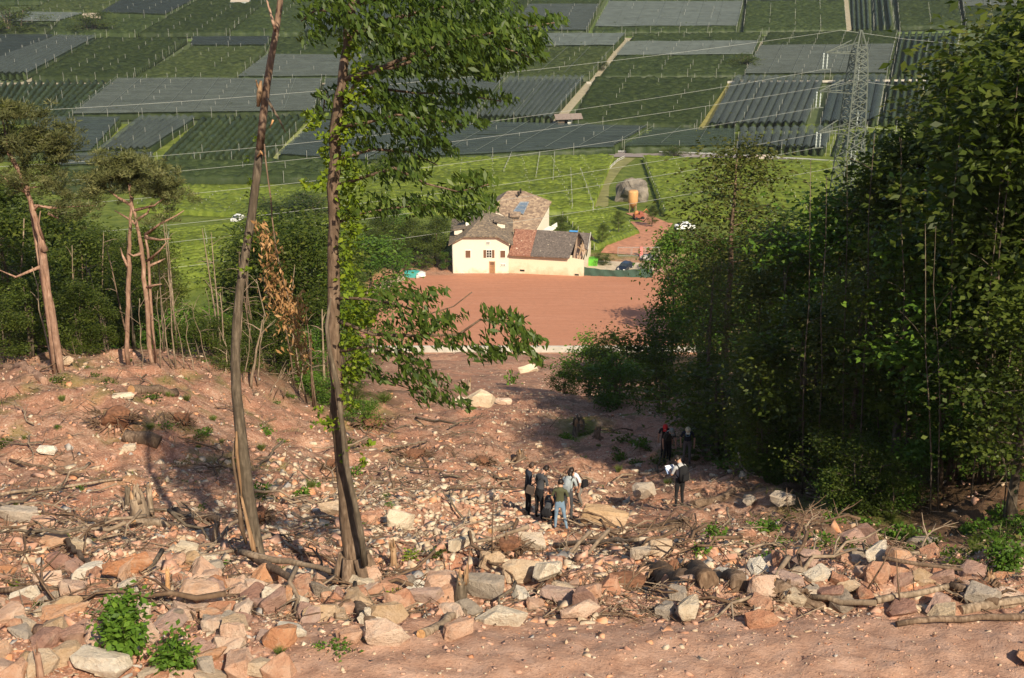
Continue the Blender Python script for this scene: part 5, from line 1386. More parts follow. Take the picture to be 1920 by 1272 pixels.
# ------------------------------------------------------------------ forest trees
RIGHT = "trees of the forest on the right"
R = [('olive', 1352, 70, 262, "slim olive brown tree with a thin crown before the bright right vineyard", 1.15),
     ('olive', 1420, 47, 640, "low dark tree at the forest edge just behind the man in the grey shirt", 1.3), ('multi', 1505, 45, 575, "dense dark green tree at the middle of the right forest edge", 1.3),
     ('olive', 1590, 43, 500, "dark tree standing over the lying log at the forest edge", 1.2), ('big', 1670, 41, 420, "broad leaved dark tree with large round leaves at the right", 1.1),
     ('bright', 1750, 41, 330, "dark tree with narrow leaves at the right edge of the forest front", 1.25), ('ash', 1830, 39, 190, "tall dark front tree beside the right edge of the photo", 1.1),
     ('oak2', 1910, 38, 60, "tallest front tree at the right edge of the photo", 1.1), ('oak', 1985, 37, -40, "tree just outside the right edge of the photo", 1.1), ('big', 1890, 34, 520, "low bushy tree with big leaves at the lower right edge of the forest", 1.3),
     ('sparse', 1318, 60, 480, "thin tree left of the slim olive brown tree", .9), ('olive', 1405, 58, 500, "tree directly right of the slim olive brown tree", .8), ('olive', 1465, 57, 420, "tree in front of the right vineyard with a rounded top", 1.3),
     ('bright', 1540, 55, 345, "tree standing in front of the pylon foot", 1.1), ('olive', 1615, 53, 320, "dark tree right of the pylon foot", 1.1), ('oak2', 1700, 52, 235, "dark tall tree between the pylon and the tallest trees", 1.1), ('olive', 1790, 50, 90, "tall olive toned tree at the right with a top near the field edge", 1.1),
     ('oak', 1855, 50, -10, "tall tree whose crown leaves the top of the photo at the right", 1.2), ('oak2', 1940, 48, -100, "tall tree in the top right corner", 1.2),
     ('bright', 1258, 92, 428, "leafy tree beside the bare terrace and the farm yard", .72), ('bright', 1315, 84, 445, "dark tree hiding the right end of the red field", .8), ('multi', 1440, 76, 440, "rounded tree in the second row behind the slim olive tree", 1.4),
     ('oak2', 1570, 72, 380, "tree behind the pylon foot tree", 1.2), ('oak', 1650, 68, 300, "tree behind the dark tree right of the pylon foot", 1.2), ('olive', 1735, 66, 170, "olive toned tree in the second row at the right", 1.2), ('olive', 1885, 62, -60, "olive toned tree behind the tallest trees at the right edge", 1.2), ('olive', 1820, 60, 40, "olive crown in the upper right before the orchards", 1.2),
     ('oak', 1310, 140, 480, "distant dark tree at the right end of the red field", 1.0), ('oak2', 1330, 150, 450, "distant tree below the right vineyard, first from the terrace", 1.4), ('oak', 1420, 130, 430, "distant tree below the middle of the right vineyard", 1.4), ('multi', 1500, 160, 425, "distant tree below the right end of the vineyard", 1.4), ('bright', 1350, 205, 452, "pale tree at the lower corner of the right vineyard", 1.4), ('bushb', 1380, 100, 560, "bright undergrowth bush behind the slim olive tree trunk", 1.2),
     ('bushb', 1098, 96, 640, "pale green shrub tree at the lower right corner of the red field", 1.0), ('bush', 1140, 92, 648, "small dark tree standing alone before the red field", 1.0), ('bush', 1200, 88, 618, "dark bushy tree in front of the right end of the retaining wall", 1.1), ('bushb', 1165, 82, 672, "low bright bush tree beside the gully mouth", 1.3), ('bushb', 1055, 104, 690, "small shrub tree on the red earth left of the gully mouth", .8), ('bush', 1240, 74, 655, "dark bush tree above the upright log stump", .9),
     ('multi', 1310, 66, 660, "shaded bush tree behind the two people in caps", 1.2), ('bush', 1375, 54, 700, "shaded bush right of the two people in caps", 1.5), ('multi', 1450, 50, 700, "dark undergrowth tree under the forest front", 1.5), ('multi', 1560, 46, 680, "dark undergrowth tree over the lying log", 1.4), ('multi', 1680, 42, 640, "dark undergrowth tree left of the big leaved tree", 1.4), ('multib', 1780, 38, 640, "undergrowth tree with lit tips at the lower right", 1.2), ('multi', 1850, 37, 600, "undergrowth tree at the right edge of the verge", 1.2)]
for (k, px, y, tp, lab, w) in R: tree_at(k, px, y, tp, lab, w, group=RIGHT)
LEFT = "trees of the wood on the left"
Lf = [('oak', 500, 88, 415, "tall dark tree right behind the hanging dry leaves", 1.3), ('oak2', 548, 92, 395, "tall dark tree between the leaning trunk and the chestnut", 1.3), ('oak', 590, 96, 410, "tall dark tree just left of the chestnut trunk", 1.2), ('oak2', 20, 78, 330, "tall tree behind the big pine at the left edge", 1.3), ('oak', 128, 80, 385, "tall tree right of the big pine trunk, second row", 1.3), ('oak2', 190, 82, 412, "tall tree left of the slim pine trunks, second row", 1.3), ('oak', 228, 88, 450, "tree seen between the two slim pine trunks, second row", 1.2), ('oak', 300, 80, 425, "dark tree at the left border of the diagonal vineyard", .9), ('oak', 40, 66, 390, "dark broadleaf tree at the left edge behind the big pine", 1.3), ('multi', 110, 70, 470, "dark tree right behind the big pine trunk", 1.4), ('oak2', 165, 70, 440, "dark tree between the two pines", 1.2), ('oak', 205, 74, 430, "tree left of the two slim pine trunks", 1.1),
      ('olive', 318, 74, 470, "olive toned tree right of the two slim pine trunks", .8), ('multi', 390, 78, 588, "low dark tree in front of the diagonal vineyard", 1.2), ('multib', 428, 78, 600, "low bright tree left of the leaning trunk", 1.1), ('oak', 515, 82, 430, "dark tree right of the leaning trunk", 1.2), ('oak2', 565, 84, 420, "dark tree left of the chestnut trunk", 1.2), ('bright', 600, 90, 455, "brighter tree touching the chestnut trunk on its left", 1.0),
      ('multi', 60, 60, 520, "dense bush tree at the foot of the big pine", 1.4), ('multi', 150, 62, 530, "bush tree between the pine trunks", 1.4), ('multi', 200, 61, 560, "bush tree just left of the slim pine trunks", 1.3), ('multi', 335, 66, 612, "dense bush tree right of the slim pine trunks", 1.4), ('multi', 385, 66, 600, "bush tree below the diagonal vineyard", 1.3), ('multi', 520, 70, 590, "bush tree behind the hanging dry leaves", 1.4), ('multib', 575, 70, 620, "bush tree left of the chestnut at the wood edge", 1.2), ('multi', 10, 57, 560, "bush tree at the far left edge of the clearing", 1.3), ('thin', 255, 68, 440, "thin tree between the two slim pine trunks", 1.2), ('multi', 465, 72, 590, "bush tree directly behind the leaning trunk", 1.4), ('oak', 275, 82, 455, "dark tree behind the slim pine trunks", 1.4), ('oak', 90, 84, 420, "tree behind the big pine crown", 1.3),
      ('oak', 560, 130, 430, "distant tree on the slope left of the chestnut", 1.3), ('oak2', 640, 170, 440, "distant tree on the slope just right of the chestnut trunk", 1.0), ('bright', 690, 190, 440, "distant bright tree at the left corner of the red field", 1.3), ('oak', 490, 150, 460, "distant tree behind the hanging dry leaves", 1.3), ('multib', 655, 120, 560, "shrub tree right of the chestnut trunk on the red earth", 1.0), ('oak', 420, 120, 575, "distant tree at the bottom of the diagonal vineyard", 1.3), ('oak2', 350, 110, 565, "distant tree at the left of the diagonal vineyard", 1.3), ('multi', 600, 108, 600, "shrub tree at the left end of the red earth", 1.3)]
for (k, px, y, tp, lab, w) in Lf: tree_at(k, px, y, tp, lab, w, group=LEFT)
HG = "trees around the farmhouse"
for (k, px, y, tp, lab, w) in [('oak', 700, 256, 430, "green tree at the top left corner of the red field", 1.5), ('multi', 745, 259, 455, "green bush tree second left of the tarpaulins", 1.8), ('multi', 785, 261, 440, "green bush tree behind the tarpaulins", 1.8), ('multi', 822, 260, 450, "green bush tree near the farmhouse corner", 1.6), ('oak', 708, 262, 405, "rounded green tree far left of the farmhouse", 1.5), ('bright', 735, 266, 390, "bright tree second from the farmhouse on the left", 1.4), ('oak', 775, 263, 412, "dark tree left of the farmhouse above the tarpaulins", 1.5), ('oak2', 815, 262, 405, "dark tree next to the farmhouse wall on the left", 1.5), ('multib', 838, 258.5, 470, "leafy bush against the left corner of the farmhouse", 1.2), ('multi', 800, 258, 480, "bush above the grey tarpaulin heap", 1.4), ('multib', 690, 250, 500, "bush at the top left corner of the red field", 1.5), ('multi', 672, 240, 530, "bush at the left edge of the red field", 1.5), ('multib', 760, 258, 470, "bush above the teal tarpaulin", 1.3),
                               ('multi', 1052, 285, 405, "round dark bush tree behind the barn roof", 1.6), ('oak', 1128, 276, 420, "dark tree behind the broken barn end", 1.0), ('bush', 1118, 262, 478, "small bush at the right end of the barn", 1.5), ('bush', 1135, 262, 480, "small bush behind the lime green container", 1.4), ('bush', 1210, 258.5, 490, "bush beside the car at the right of the yard", 1.2), ('oak', 1160, 288, 395, "bushes at the left foot of the grey boulder", .9), ('multi', 1222, 300, 385, "bush at the right foot of the grey boulder", 1.0), ('multi', 1470, 296, 400, "tree at the right end of the bright vineyard", 1.2), ('bush', 1262, 425, 276, "round bush at the edge of the small blue green net block", 2.0), ('bush', 1395, 560, 105, "lone round bush beside the slanted dirt track in the orchards", 2.2), ('bush', 1130, 560, 115, "lone bush on the dirt track corner in the orchards", 1.6), ('bush', 28, 640, 15, "lone dark tree at the edge of the small grey net block at the top left", 2.0), ('bush', 170, 640, 26, "dark tree beside the tiny beige hut", 2.0), ('bush', 540, 320, 374, "left hedge bush above the diagonal vineyard", 3.0), ('bush', 585, 320, 372, "right hedge bush above the diagonal vineyard", 3.0), ('bush', 735, 395, 285, "dark bush at the top of the bright vineyard behind the chestnut leaves", 1.5)]:
    tree_at(k, px, y, tp, lab, w, group=HG)
# the forest goes on to the right, beyond the frame: its trees shade the gully
for i, (x, y, hh, k) in enumerate([(17.8, 23, 10, 'sparse'), (20.5, 29, 11, 'sparse'), (26, 36, 12, 'ash')]):
    put_tree(k, (x, y, h1(x, y) - .1), hh, ("thin crowned forest tree beyond the right edge nearest the track", "thin crowned forest tree beyond the right edge behind the nearest one", "narrow leaved forest tree farthest beyond the right edge")[i], group="forest trees beyond the right edge", wide=1.15)

# thin bare poles and saplings in both woods
def pole(px, pyb, pxt, pyt, r, label, y=None, mat="dead_wood", group=None, twigs=3):
    b = hit(px, pyb) if y is None else Vector((xat(px, y), y, h1(xat(px, y), y)))
    e = at(pxt, pyt, b.y + rnd.uniform(-.8, .8)) ; rr = random.Random(px * 7 + pyb)
    o = empty("sapling_pole", b); mb = MB(); pts = []
    for i in range(6):
        p = Vector((0, 0, -.15)).lerp(e - b, i / 5) + Vector((rr.uniform(-.08, .08), 0, rr.uniform(-.05, .05))) * (0 < i < 5); pts.append(p)
    mb.tube(pts, [r * (1 - .7 * i / 5) for i in range(6)], 5); 
    mb.build("trunk", MAT[mat], o)
    for _ in range(twigs):
        t = rr.uniform(.45, .95); p = pts[0].lerp(pts[-1], t); q = p + Vector((rr.uniform(-.8, .8), rr.uniform(-.5, .5), rr.uniform(.2, .9)))
        mb = MB(); mb.tube([p, p.lerp(q, .5) + Vector((0, 0, .06)), q], [r * .4, r * .3, .006], 4, cap=False); mb.build("twig", MAT[mat], o)
    return tag(o, label, "sapling", group)
PL = "thin pale poles at the edge of the left wood"
for (a, b_, c, d, r) in [(12, 640, 40, 500, .05), (30, 660, 70, 470, .04), (98, 690, 60, 500, .05), (35, 655, 45, 410, .09), (168, 640, 140, 465, .05), (300, 690, 296, 545, .035), (322, 690, 300, 540, .04), (330, 690, 315, 505, .05), (345, 690, 325, 580, .03), (362, 695, 345, 585, .03), (395, 700, 360, 570, .03), (305, 660, 303, 590, .03), (425, 700, 422, 640, .05), (470, 725, 492, 600, .09), (482, 725, 495, 590, .05), (500, 740, 535, 690, .04), (530, 745, 545, 690, .04), (455, 715, 470, 610, .035), (560, 740, 575, 640, .04), (606, 740, 604, 580, .10), (265, 690, 262, 560, .03), (405, 660, 385, 540, .03)]:
    pole(a, b_, c, d, r, "thin leafless pole standing at the edge of the left wood", group=PL)
PR = "thin stems in the right forest"
for (a, y, c, d, r) in [(1505, 43, 1520, 300, .045), (1535, 43, 1550, 330, .05), (1580, 42, 1588, 300, .04), (1605, 41, 1640, 250, .05), (1700, 39, 1690, 260, .04), (1760, 38, 1800, 250, .045), (1840, 37, 1910, 130, .05), (1745, 36, 1735, 420, .04), (1760, 36, 1755, 420, .03), (1820, 36, 1880, 300, .04), (1545, 47, 1550, 540, .07), (1880, 34, 1905, 700, .035), (1915, 33, 1860, 790, .035), (1480, 48, 1470, 500, .06), (1650, 42, 1640, 500, .05)]:
    pole(a, 0, c, d, r * .7, "thin pale stem rising through the right forest", y=y, group=PR, mat="bark_grey")

rr = random.Random(17); DK = "dark thin trunks inside the left wood"
for i in range(34):
    px = rr.uniform(0, 640); y = rr.uniform(62, 76); hh = rr.uniform(3.5, 7); x = xat(px, y); z = h1(x, y); o = empty("sapling_pole", (x, y, z)); mb = MB(); a, b_ = rr.gauss(0, .5), rr.gauss(0, .4)
    mb.tube([(0, 0, -.1), (a * .4 + rr.gauss(0, .08), b_ * .4, hh * .4), (a * .7, b_ * .7, hh * .75), (a, b_, hh)], [.055, .045, .03, .012], 5); mb.build("trunk", MAT[rr.choice(("dead_wood", "bark_grey", "bark_brown"))], o)
    for _ in range(4):
        t = rr.uniform(.35, .95); p = Vector((a * t, b_ * t, hh * t)); q = p + Vector((rr.uniform(-.9, .9), rr.uniform(-.5, .5), rr.uniform(-.1, .7))); mb = MB(); mb.tube([p, p.lerp(q, .5) + Vector((0, 0, .08)), q], [.018, .012, .004], 4, cap=False); mb.build("twig", MAT["dead_wood"], o)
    tag(o, "thin leafless trunk standing inside the left wood", "sapling", DK)
# ------------------------------------------------------------------ rocks
ROCKP = {}
KINDS = ["pink_rock", "white_rock", "tan_rock", "grey_rock", "orange_rock", "mauve_rock"]
SHAPES = [dict(q, sub=1, rough=.035) for q in [dict(pts=16, stretch=(1, .8, .75)), dict(pts=14, stretch=(1.1, .75, .6)), dict(pts=20, stretch=(1, .9, .85)), dict(pts=13, stretch=(1.25, .7, .55)), dict(pts=18, stretch=(.9, .8, 1.0)), dict(pts=15, stretch=(1.15, .9, .45)), dict(pts=17, stretch=(.95, 1.0, .7)), dict(pts=22, stretch=(1.05, .85, .8))]]
for k in KINDS:
    for s, kw in enumerate(SHAPES):
        ROCKP[k, s] = rock_mesh("rock", 500 + s * 13 + KINDS.index(k) * 7, MAT[k], bev=.02, **kw)
def rock(kind, shape, p, sx, sy, sz, rz, label, group=None, tilt=(0, 0), sink=.25, name="rock", cat="rock", mesh=None):
    o = link(name, mesh or ROCKP[kind, shape])
    o.location = (p[0], p[1], h1(p[0], p[1]) + sz * .5 * (1 - 2 * sink)); o.scale = (sx, sy, sz); o.rotation_euler = (tilt[0], tilt[1], rz)
    return tag(o, label, cat, group)
BOULD = [  # photo x, y of the centre, width, height in pixels, kind, shape, label
 (750, 972, 50, 52, "white_rock", 4, "large upright white rock left of the group of people"), (1140, 965, 92, 52, "tan_rock", 1, "big low tan block beside the standing group, the rock they look at"), (1212, 918, 44, 42, "grey_rock", 2, "round grey boulder in the shade left of the man in the grey shirt"),
 (828, 1092, 56, 52, "pink_rock", 6, "salmon pink block just left of the upright log stump"), (790, 1122, 74, 34, "mauve_rock", 3, "flat mauve slab below the salmon pink block"), (726, 1150, 66, 46, "tan_rock", 6, "yellowish block between the mauve slab and the chestnut"), (722, 1188, 78, 56, "pink_rock", 7, "large pale pink rock at the edge of the track under the yellowish block"),
 (982, 1078, 80, 50, "tan_rock", 7, "large tan rock with an orange face in the middle of the rubble bank"), (1030, 1078, 50, 60, "white_rock", 1, "cream coloured block leaning on the large tan rock"), (905, 1108, 84, 50, "grey_rock", 5, "dark grey flat block right of the upright log stump"), (1100, 1122, 52, 66, "mauve_rock", 4, "upright pinkish boulder in front of the brown root hollow"),
 (902, 750, 52, 34, "white_rock", 3, "pale wedge shaped boulder at the far end of the clearing below the red field"), (866, 752, 30, 18, "white_rock", 0, "small pale rock left of the wedge shaped boulder"), (945, 752, 30, 16, "pink_rock", 0, "small pink rock right of the wedge shaped boulder"), (990, 690, 34, 20, "white_rock", 2, "pale rock among shrubs on the red earth below the retaining wall"),
 (1628, 1003, 50, 56, "mauve_rock", 4, "upright pink block crowning the rock heap at the right"), (1598, 1012, 46, 44, "mauve_rock", 0, "squat brownish pink block left of the upright pink block"), (1645, 1036, 44, 48, "white_rock", 6, "pale greenish white block in the rock heap at the right"), (1686, 1038, 44, 56, "orange_rock", 4, "orange rough rock right of the greenish white block"), (1735, 1020, 52, 26, "grey_rock", 5, "flat grey ribbed rock at the right end of the rock heap"), (1602, 1040, 56, 26, "grey_rock", 3, "long grey rock in front of the squat brownish block"),
 (1478, 1046, 54, 54, "pink_rock", 2, "rounded pink boulder left of the rock heap"), (1515, 1050, 50, 40, "mauve_rock", 1, "brown pink boulder leaning on the rounded pink boulder"), (1436, 1092, 56, 72, "pink_rock", 4, "tall pale pink rock beside the dark hollow"), (1588, 1108, 62, 36, "tan_rock", 3, "long yellow green block lying slanted in the rubble"), (1555, 1110, 46, 50, "mauve_rock", 6, "reddish block with a dark face behind the yellow green block"), (1630, 1072, 50, 34, "pink_rock", 0, "pink and white rock under the greenish white block"), (1520, 1112, 40, 30, "grey_rock", 0, "grey rock in shadow left of the reddish block"), (1762, 1078, 52, 44, "mauve_rock", 6, "reddish rock with weeds below the flat grey rock"), (1690, 1095, 40, 28, "mauve_rock", 5, "small flat reddish rock in the middle of the right rubble"),
 (233, 1068, 88, 48, "orange_rock", 3, "long red orange slab in the left rubble"), (112, 1056, 44, 38, "mauve_rock", 2, "rounded pink rock left of the long red orange slab"), (98, 1016, 46, 38, "orange_rock", 6, "small orange block above the rounded pink rock"), (372, 1112, 84, 58, "orange_rock", 7, "big orange pink broken rock above the leafy bush"), (424, 1092, 66, 38, "pink_rock", 3, "tilted salmon slab right of the big orange pink rock"), (388, 1132, 60, 28, "pink_rock", 5, "flat salmon slab under the big orange pink rock"),
 (30, 972, 70, 32, "grey_rock", 5, "long pale grey slab at the left edge"), (80, 978, 46, 32, "pink_rock", 0, "pinkish white rock right of the long grey slab"), (346, 1026, 44, 32, "white_rock", 0, "white rock under the thin tree shadow"), (360, 1045, 34, 34, "tan_rock", 0, "cream rock just right of the white rock in the tree shadow"), (388, 1048, 50, 34, "white_rock", 1, "pale slab left of the base of the leaning trunk"), (140, 1024, 40, 28, "white_rock", 3, "white slab left of the long red orange slab, above it"), (280, 1048, 36, 34, "pink_rock", 2, "pink rock right above the long red orange slab"),
 (143, 1186, 58, 44, "mauve_rock", 7, "greyish mauve boulder left of the leafy bush"), (510, 1122, 52, 58, "mauve_rock", 6, "pinkish block in the rubble right of the tilted slab"), (545, 1108, 34, 52, "orange_rock", 4, "upright orange rock below the leaning trunk"), (562, 1128, 30, 36, "white_rock", 4, "small upright white rock beside the upright orange rock"), (604, 1114, 56, 32, "grey_rock", 3, "flat grey rock beside the sloping log"), (668, 1120, 46, 46, "pink_rock", 0, "pink rock at the foot of the chestnut"), (1000, 1022, 54, 40, "tan_rock", 5, "flat cream rock in front of the woman in jeans"), (432, 1160, 34, 34, "grey_rock", 6, "pale grey block right of the leafy bush"), (440, 1195, 60, 50, "pink_rock", 1, "pink boulder at the lower left, right of the leafy bush"), (655, 1190, 46, 40, "pink_rock", 2, "pink rock left of the large pale pink rock by the track"), (190, 1262, 130, 44, "white_rock", 5, "large white slab at the bottom left edge"), (25, 1172, 40, 36, "pink_rock", 3, "pink rock at the bottom left edge"),
 (870, 1020, 52, 44, "white_rock", 1, "white angular block in the middle, left of the root clump"), (922, 1036, 46, 56, "tan_rock", 4, "cream wedge just left of the brown root clump"), (118, 682, 36, 18, "tan_rock", 2, "pale flat rock at the edge of the left wood"), (90, 852, 40, 20, "white_rock", 5, "pale slab in the upper left of the clearing"), (240, 842, 28, 16, "white_rock", 0, "pale stone under the sawn log end"), (232, 742, 44, 14, "white_rock", 5, "thin pale slab beside the upper sawn log end"), (690, 970, 32, 36, "pink_rock", 2, "pink rock right beside the chestnut trunk"), (625, 960, 56, 30, "tan_rock", 5, "tan slab left of the chestnut trunk"), (1430, 1160, 60, 40, "pink_rock", 7, "pink rock at the foot of the dark hollow by the track"), (1290, 1140, 46, 52, "white_rock", 6, "white rock on the bank beside the brown logs"), (1240, 1030, 44, 36, "tan_rock", 6, "tan rock on the slope below the man in the grey shirt"), (1205, 1035, 40, 34, "grey_rock", 0, "grey rock left of the tan rock on the gully slope"), (1085, 1150, 70, 36, "pink_rock", 5, "flat pink rock below the upright pinkish boulder"), (975, 1150, 40, 30, "orange_rock", 0, "small orange block under the large tan rock"), (860, 1180, 50, 40, "pink_rock", 6, "pink rock in the middle of the bank by the track"), (940, 1160, 90, 40, "white_rock", 3, "long pale slab lying slanted below the dark grey block"), (1410, 945, 34, 22, "grey_rock", 2, "grey stone in the shade under the lying log, nearer the people"), (1468, 940, 44, 28, "grey_rock", 6, "grey stone in the shade under the middle of the lying log")]
for i, (px, py, w, hh, kd, sh_, lab) in enumerate(BOULD):
    p = hit(px, py + hh * .42); d = depth(p); s = d / FPX
    rr = random.Random(i * 31 + 5)
    name = "boulder" if w > 70 else "rock"
    zz = hh * s * .86; ww = w * s * 1.05
    rock(kd, sh_, (p.x, p.y + ww * .2), ww / SHAPES[sh_]['stretch'][0] * .92, max(hh * .8, w * .45) * s, zz / SHAPES[sh_]['stretch'][2] * .92, rr.uniform(-.4, .4), lab, tilt=(rr.uniform(-.15, .15), rr.uniform(-.25, .25)), sink=.2, name=name, cat="rock")

def mounded(x, y):
    """how stony the slope is at a place"""
    n = fbm(np.array([x * .22]), np.array([y * .22]), 3)[0]
    d = .55 + 1.0 * n
    d += .75 * math.exp(-((y - 22.6) / 1.9) ** 2) * (x > -9)
    d += .65 * math.exp(-((y - 27) / 4.5) ** 2) + .45 * math.exp(-((x + .5) / 5) ** 2 - ((y - 36) / 7) ** 2)
    if y > 44: d *= .8
    if y > 60: d *= .85
    if y < 20.6: d = d * .03 if x > -3.6 else .7 + .7 * n
    if x < -7 and 31 < y < 50: d *= .75
    return max(0, d)
def colour(x, y, rr):
    q = rr.random(); w = .17 + .38 * float(smooth(25, 34, y)) * (x > -9)
    if q < w: return "white_rock"
    q = (q - w) / (1 - w)
    return "pink_rock" if q < .50 else "tan_rock" if q < .64 else "orange_rock" if q < .80 else "mauve_rock" if q < .95 else "grey_rock"
CNAME = {"white_rock": "white", "pink_rock": "pink", "tan_rock": "tan", "orange_rock": "orange", "mauve_rock": "reddish brown", "grey_rock": "grey"}
def zone(x, y):
    px, py = project((x, y, h1(x, y)))
    if y < 24.2: return "on the rubble bank along the bare track" if px > 620 else "in the lowest rubble at the left beside the leafy bush"
    if px < 480: return "in the left rubble beyond the leafy bush"
    if px < 960: return "on the slope between the chestnut and the people" if y < 40 else "on the upper slope behind the chestnut"
    if px < 1330: return "in the rubble around and below the people" if y < 44 else "in the gully behind the people"
    return "among the weeds at the right edge of the wood"
rr = random.Random(99); cand = []
while len(cand) < 11500:
    y = 18.4 * math.exp(rr.random() * math.log(75 / 18.4)); x = rr.uniform(-.40, .38) * (y + 3.5)
    if x > 6.5 and y > 30 and rr.random() < .8: continue
    if rr.random() * 1.9 < mounded(x, y): cand.append((x, y, .09 + .38 * rr.random() ** 4.5))
cand.sort(key=lambda c: -c[2] / (c[1] + 6))
for (x, y, s) in cand[:232]:
    k = colour(x, y, rr); sh_ = rr.randrange(8); z = zone(x, y)
    rock(k, sh_, (x, y), s * rr.uniform(.95, 1.35), s * rr.uniform(.8, 1.1), s * rr.uniform(.7, 1.1), rr.uniform(0, 6.28), "loose %s stone %s" % (CNAME[k], z), "loose %s stones %s" % (CNAME[k], z), (rr.uniform(-.4, .4), rr.uniform(-.4, .4)), .3, name="stone", cat="stone")
# the smaller stones and the gravel: too many to count
TPL = []
for s in range(10):
    bm = rock_bm(900 + s, pts=8, stretch=(1, .8, .55), bev=0); bm.verts.ensure_lookup_table()
    TPL.append((np.array([list(v.co) for v in bm.verts]), np.array([[v.index for v in f.verts] for f in bm.faces]))); bm.free()
TPL2 = []
for s in range(4):
    bm = rock_bm(950 + s, pts=6, stretch=(1, .75, .5), bev=0)
    TPL2.append((np.array([list(v.co) for v in bm.verts]), np.array([[v.index for v in f.verts] for f in bm.faces]))); bm.free()
def scatter(name, X, Y, S, K, tpl, label=None, sink=-.04):
    rg = np.random.default_rng(len(X)); Z = H(X, Y); Vs, Fs, Ms, o = [], [], [], 0
    for i in range(len(X)):
        v, f = tpl[i % len(tpl)]
        a = rg.uniform(0, 6.28); b = rg.uniform(-.6, .6); ca, sa, cb, sb = math.cos(a), math.sin(a), math.cos(b), math.sin(b)
        R = np.array([[ca, -sa, 0], [sa, ca, 0], [0, 0, 1]]) @ np.array([[1, 0, 0], [0, cb, -sb], [0, sb, cb]])
        w = (v * (S[i] * rg.uniform(.75, 1.25, 3))) @ R.T + np.array([X[i], Y[i], Z[i] + S[i] * sink])
        Vs.append(w); Fs.append(f + o); Ms.append(np.full(len(f), K[i])); o += len(v)
    ob = link(name, np_mesh(name, np.concatenate(Vs), [np.concatenate(Fs)], [MAT[k + "_s"] for k in KINDS], np.concatenate(Ms)))
    return tag(ob, label, None, None, 'stuff')
# gravel shares the rock colours, spread by position instead of per object
def gravelmat(src, cols):
    m, nt, b = nodes(src + "_s"); n = noise(nt, 5.5, 2, .5, 'World'); n2 = noise(nt, 30, 4, .7, 'World')
    r = ramp(nt, [(.3 + .4 * i / (len(cols) - 1), c) for i, c in enumerate(cols)]); nt.links.new(n.outputs[0], r.inputs[0])
    c = mixc(nt, mapr(nt, n2.outputs[0], .55, .7, 0, .5), r.outputs[0], tuple(x * .55 for x in cols[1]))
    nt.links.new(c, b.inputs["Base Color"]); b.inputs["Roughness"].default_value = .95; b.inputs["Specular IOR Level"].default_value = .1; MAT[src + "_s"] = m
gravelmat("pink_rock", [(.36, .185, .12), (.47, .27, .19), (.55, .36, .27)]); gravelmat("white_rock", [(.40, .30, .21), (.50, .40, .29), (.59, .50, .39)]); gravelmat("tan_rock", [(.38, .26, .17), (.47, .35, .24), (.54, .43, .33)])
gravelmat("grey_rock", [(.26, .24, .22), (.36, .33, .30), (.42, .38, .34)]); gravelmat("orange_rock", [(.46, .20, .105), (.53, .27, .15), (.57, .36, .24)]); gravelmat("mauve_rock", [(.32, .17, .12), (.40, .23, .165), (.45, .28, .21)])
sm = cand[232:]
rg = np.random.default_rng(44)      # the pale stony tongue in the middle of the slope
for cx, cy, sx, sy, k_ in ((-2.2, 30.5, 1.5, 2.6, 560), (-1.5, 37, 2.2, 3.2, 760), (-4.5, 41, 3, 3.5, 620), (1.2, 28, 2.4, 1.6, 420), (4.8, 29.5, 2.2, 2.5, 300), (-9, 27.5, 3.0, 2.6, 420), (-9, 34, 4, 3.5, 360), (2.5, 46, 3.5, 4.5, 420), (-6, 50, 4, 6, 420), (-13, 40, 4, 5, 380)):
    for _ in range(int(k_ * 1.7)): sm.append((rg.normal(cx, sx), max(19, rg.normal(cy, sy)), .13 + .34 * rg.random() ** 2.2))
scatter("rubble", np.array([c[0] for c in sm]), np.array([c[1] for c in sm]), np.array([c[2] * .9 for c in sm]), [KINDS.index(colour(c[0], c[1], rr)) for c in sm], TPL)
def many(n, ymin, ymax, s0, s1, seed, thr=2.2, xr=(-.42, .40)):
    rg = np.random.default_rng(seed); out = []
    y = ymin * np.exp(rg.random(n * 4) * math.log(ymax / ymin)); x = rg.uniform(xr[0], xr[1], n * 4) * (y + 3.5)
    d = .62 + 1.0 * fbm(x * .25, y * .25, 3) + 1.2 * np.exp(-((y - 22.6) / 1.7) ** 2) * (x > -10) + .6 * np.exp(-((y - 27) / 5) ** 2) + .5 * np.exp(-((x + .5) / 5) ** 2 - ((y - 36) / 7) ** 2)
    d = np.where(y < 21, np.where(x > -3.6, d * .3 + .12, d + .6), d); d = np.where((x > 7) & (y > 30), d * .25, d)
    ok = rg.random(n * 4) * thr < d; x, y = x[ok][:n], y[ok][:n]; s = s0 + (s1 - s0) * rg.random(len(x)) ** 2.5
    return x, y, s
x, y, s = many(15000, 18.5, 66, .04, .17, 21, 1.7); scatter("gravel", x, y, s, [KINDS.index(colour(a, 20, rr)) for a, b_ in zip(x, y)], TPL)
x, y, s = many(36000, 18.2, 44, .018, .055, 22, 1.5); scatter("fine_gravel", x, y, s, [KINDS.index(colour(a, 20, rr)) for a, b_ in zip(x, y)], TPL2)
x, y, s = many(7000, 17.5, 21.6, .012, .075, 23, 1.0); scatter("track_gravel", x, y, s * .7, [(0, 5, 5, 2, 5, 4)[i % 6] for i in range(len(x))], TPL2)
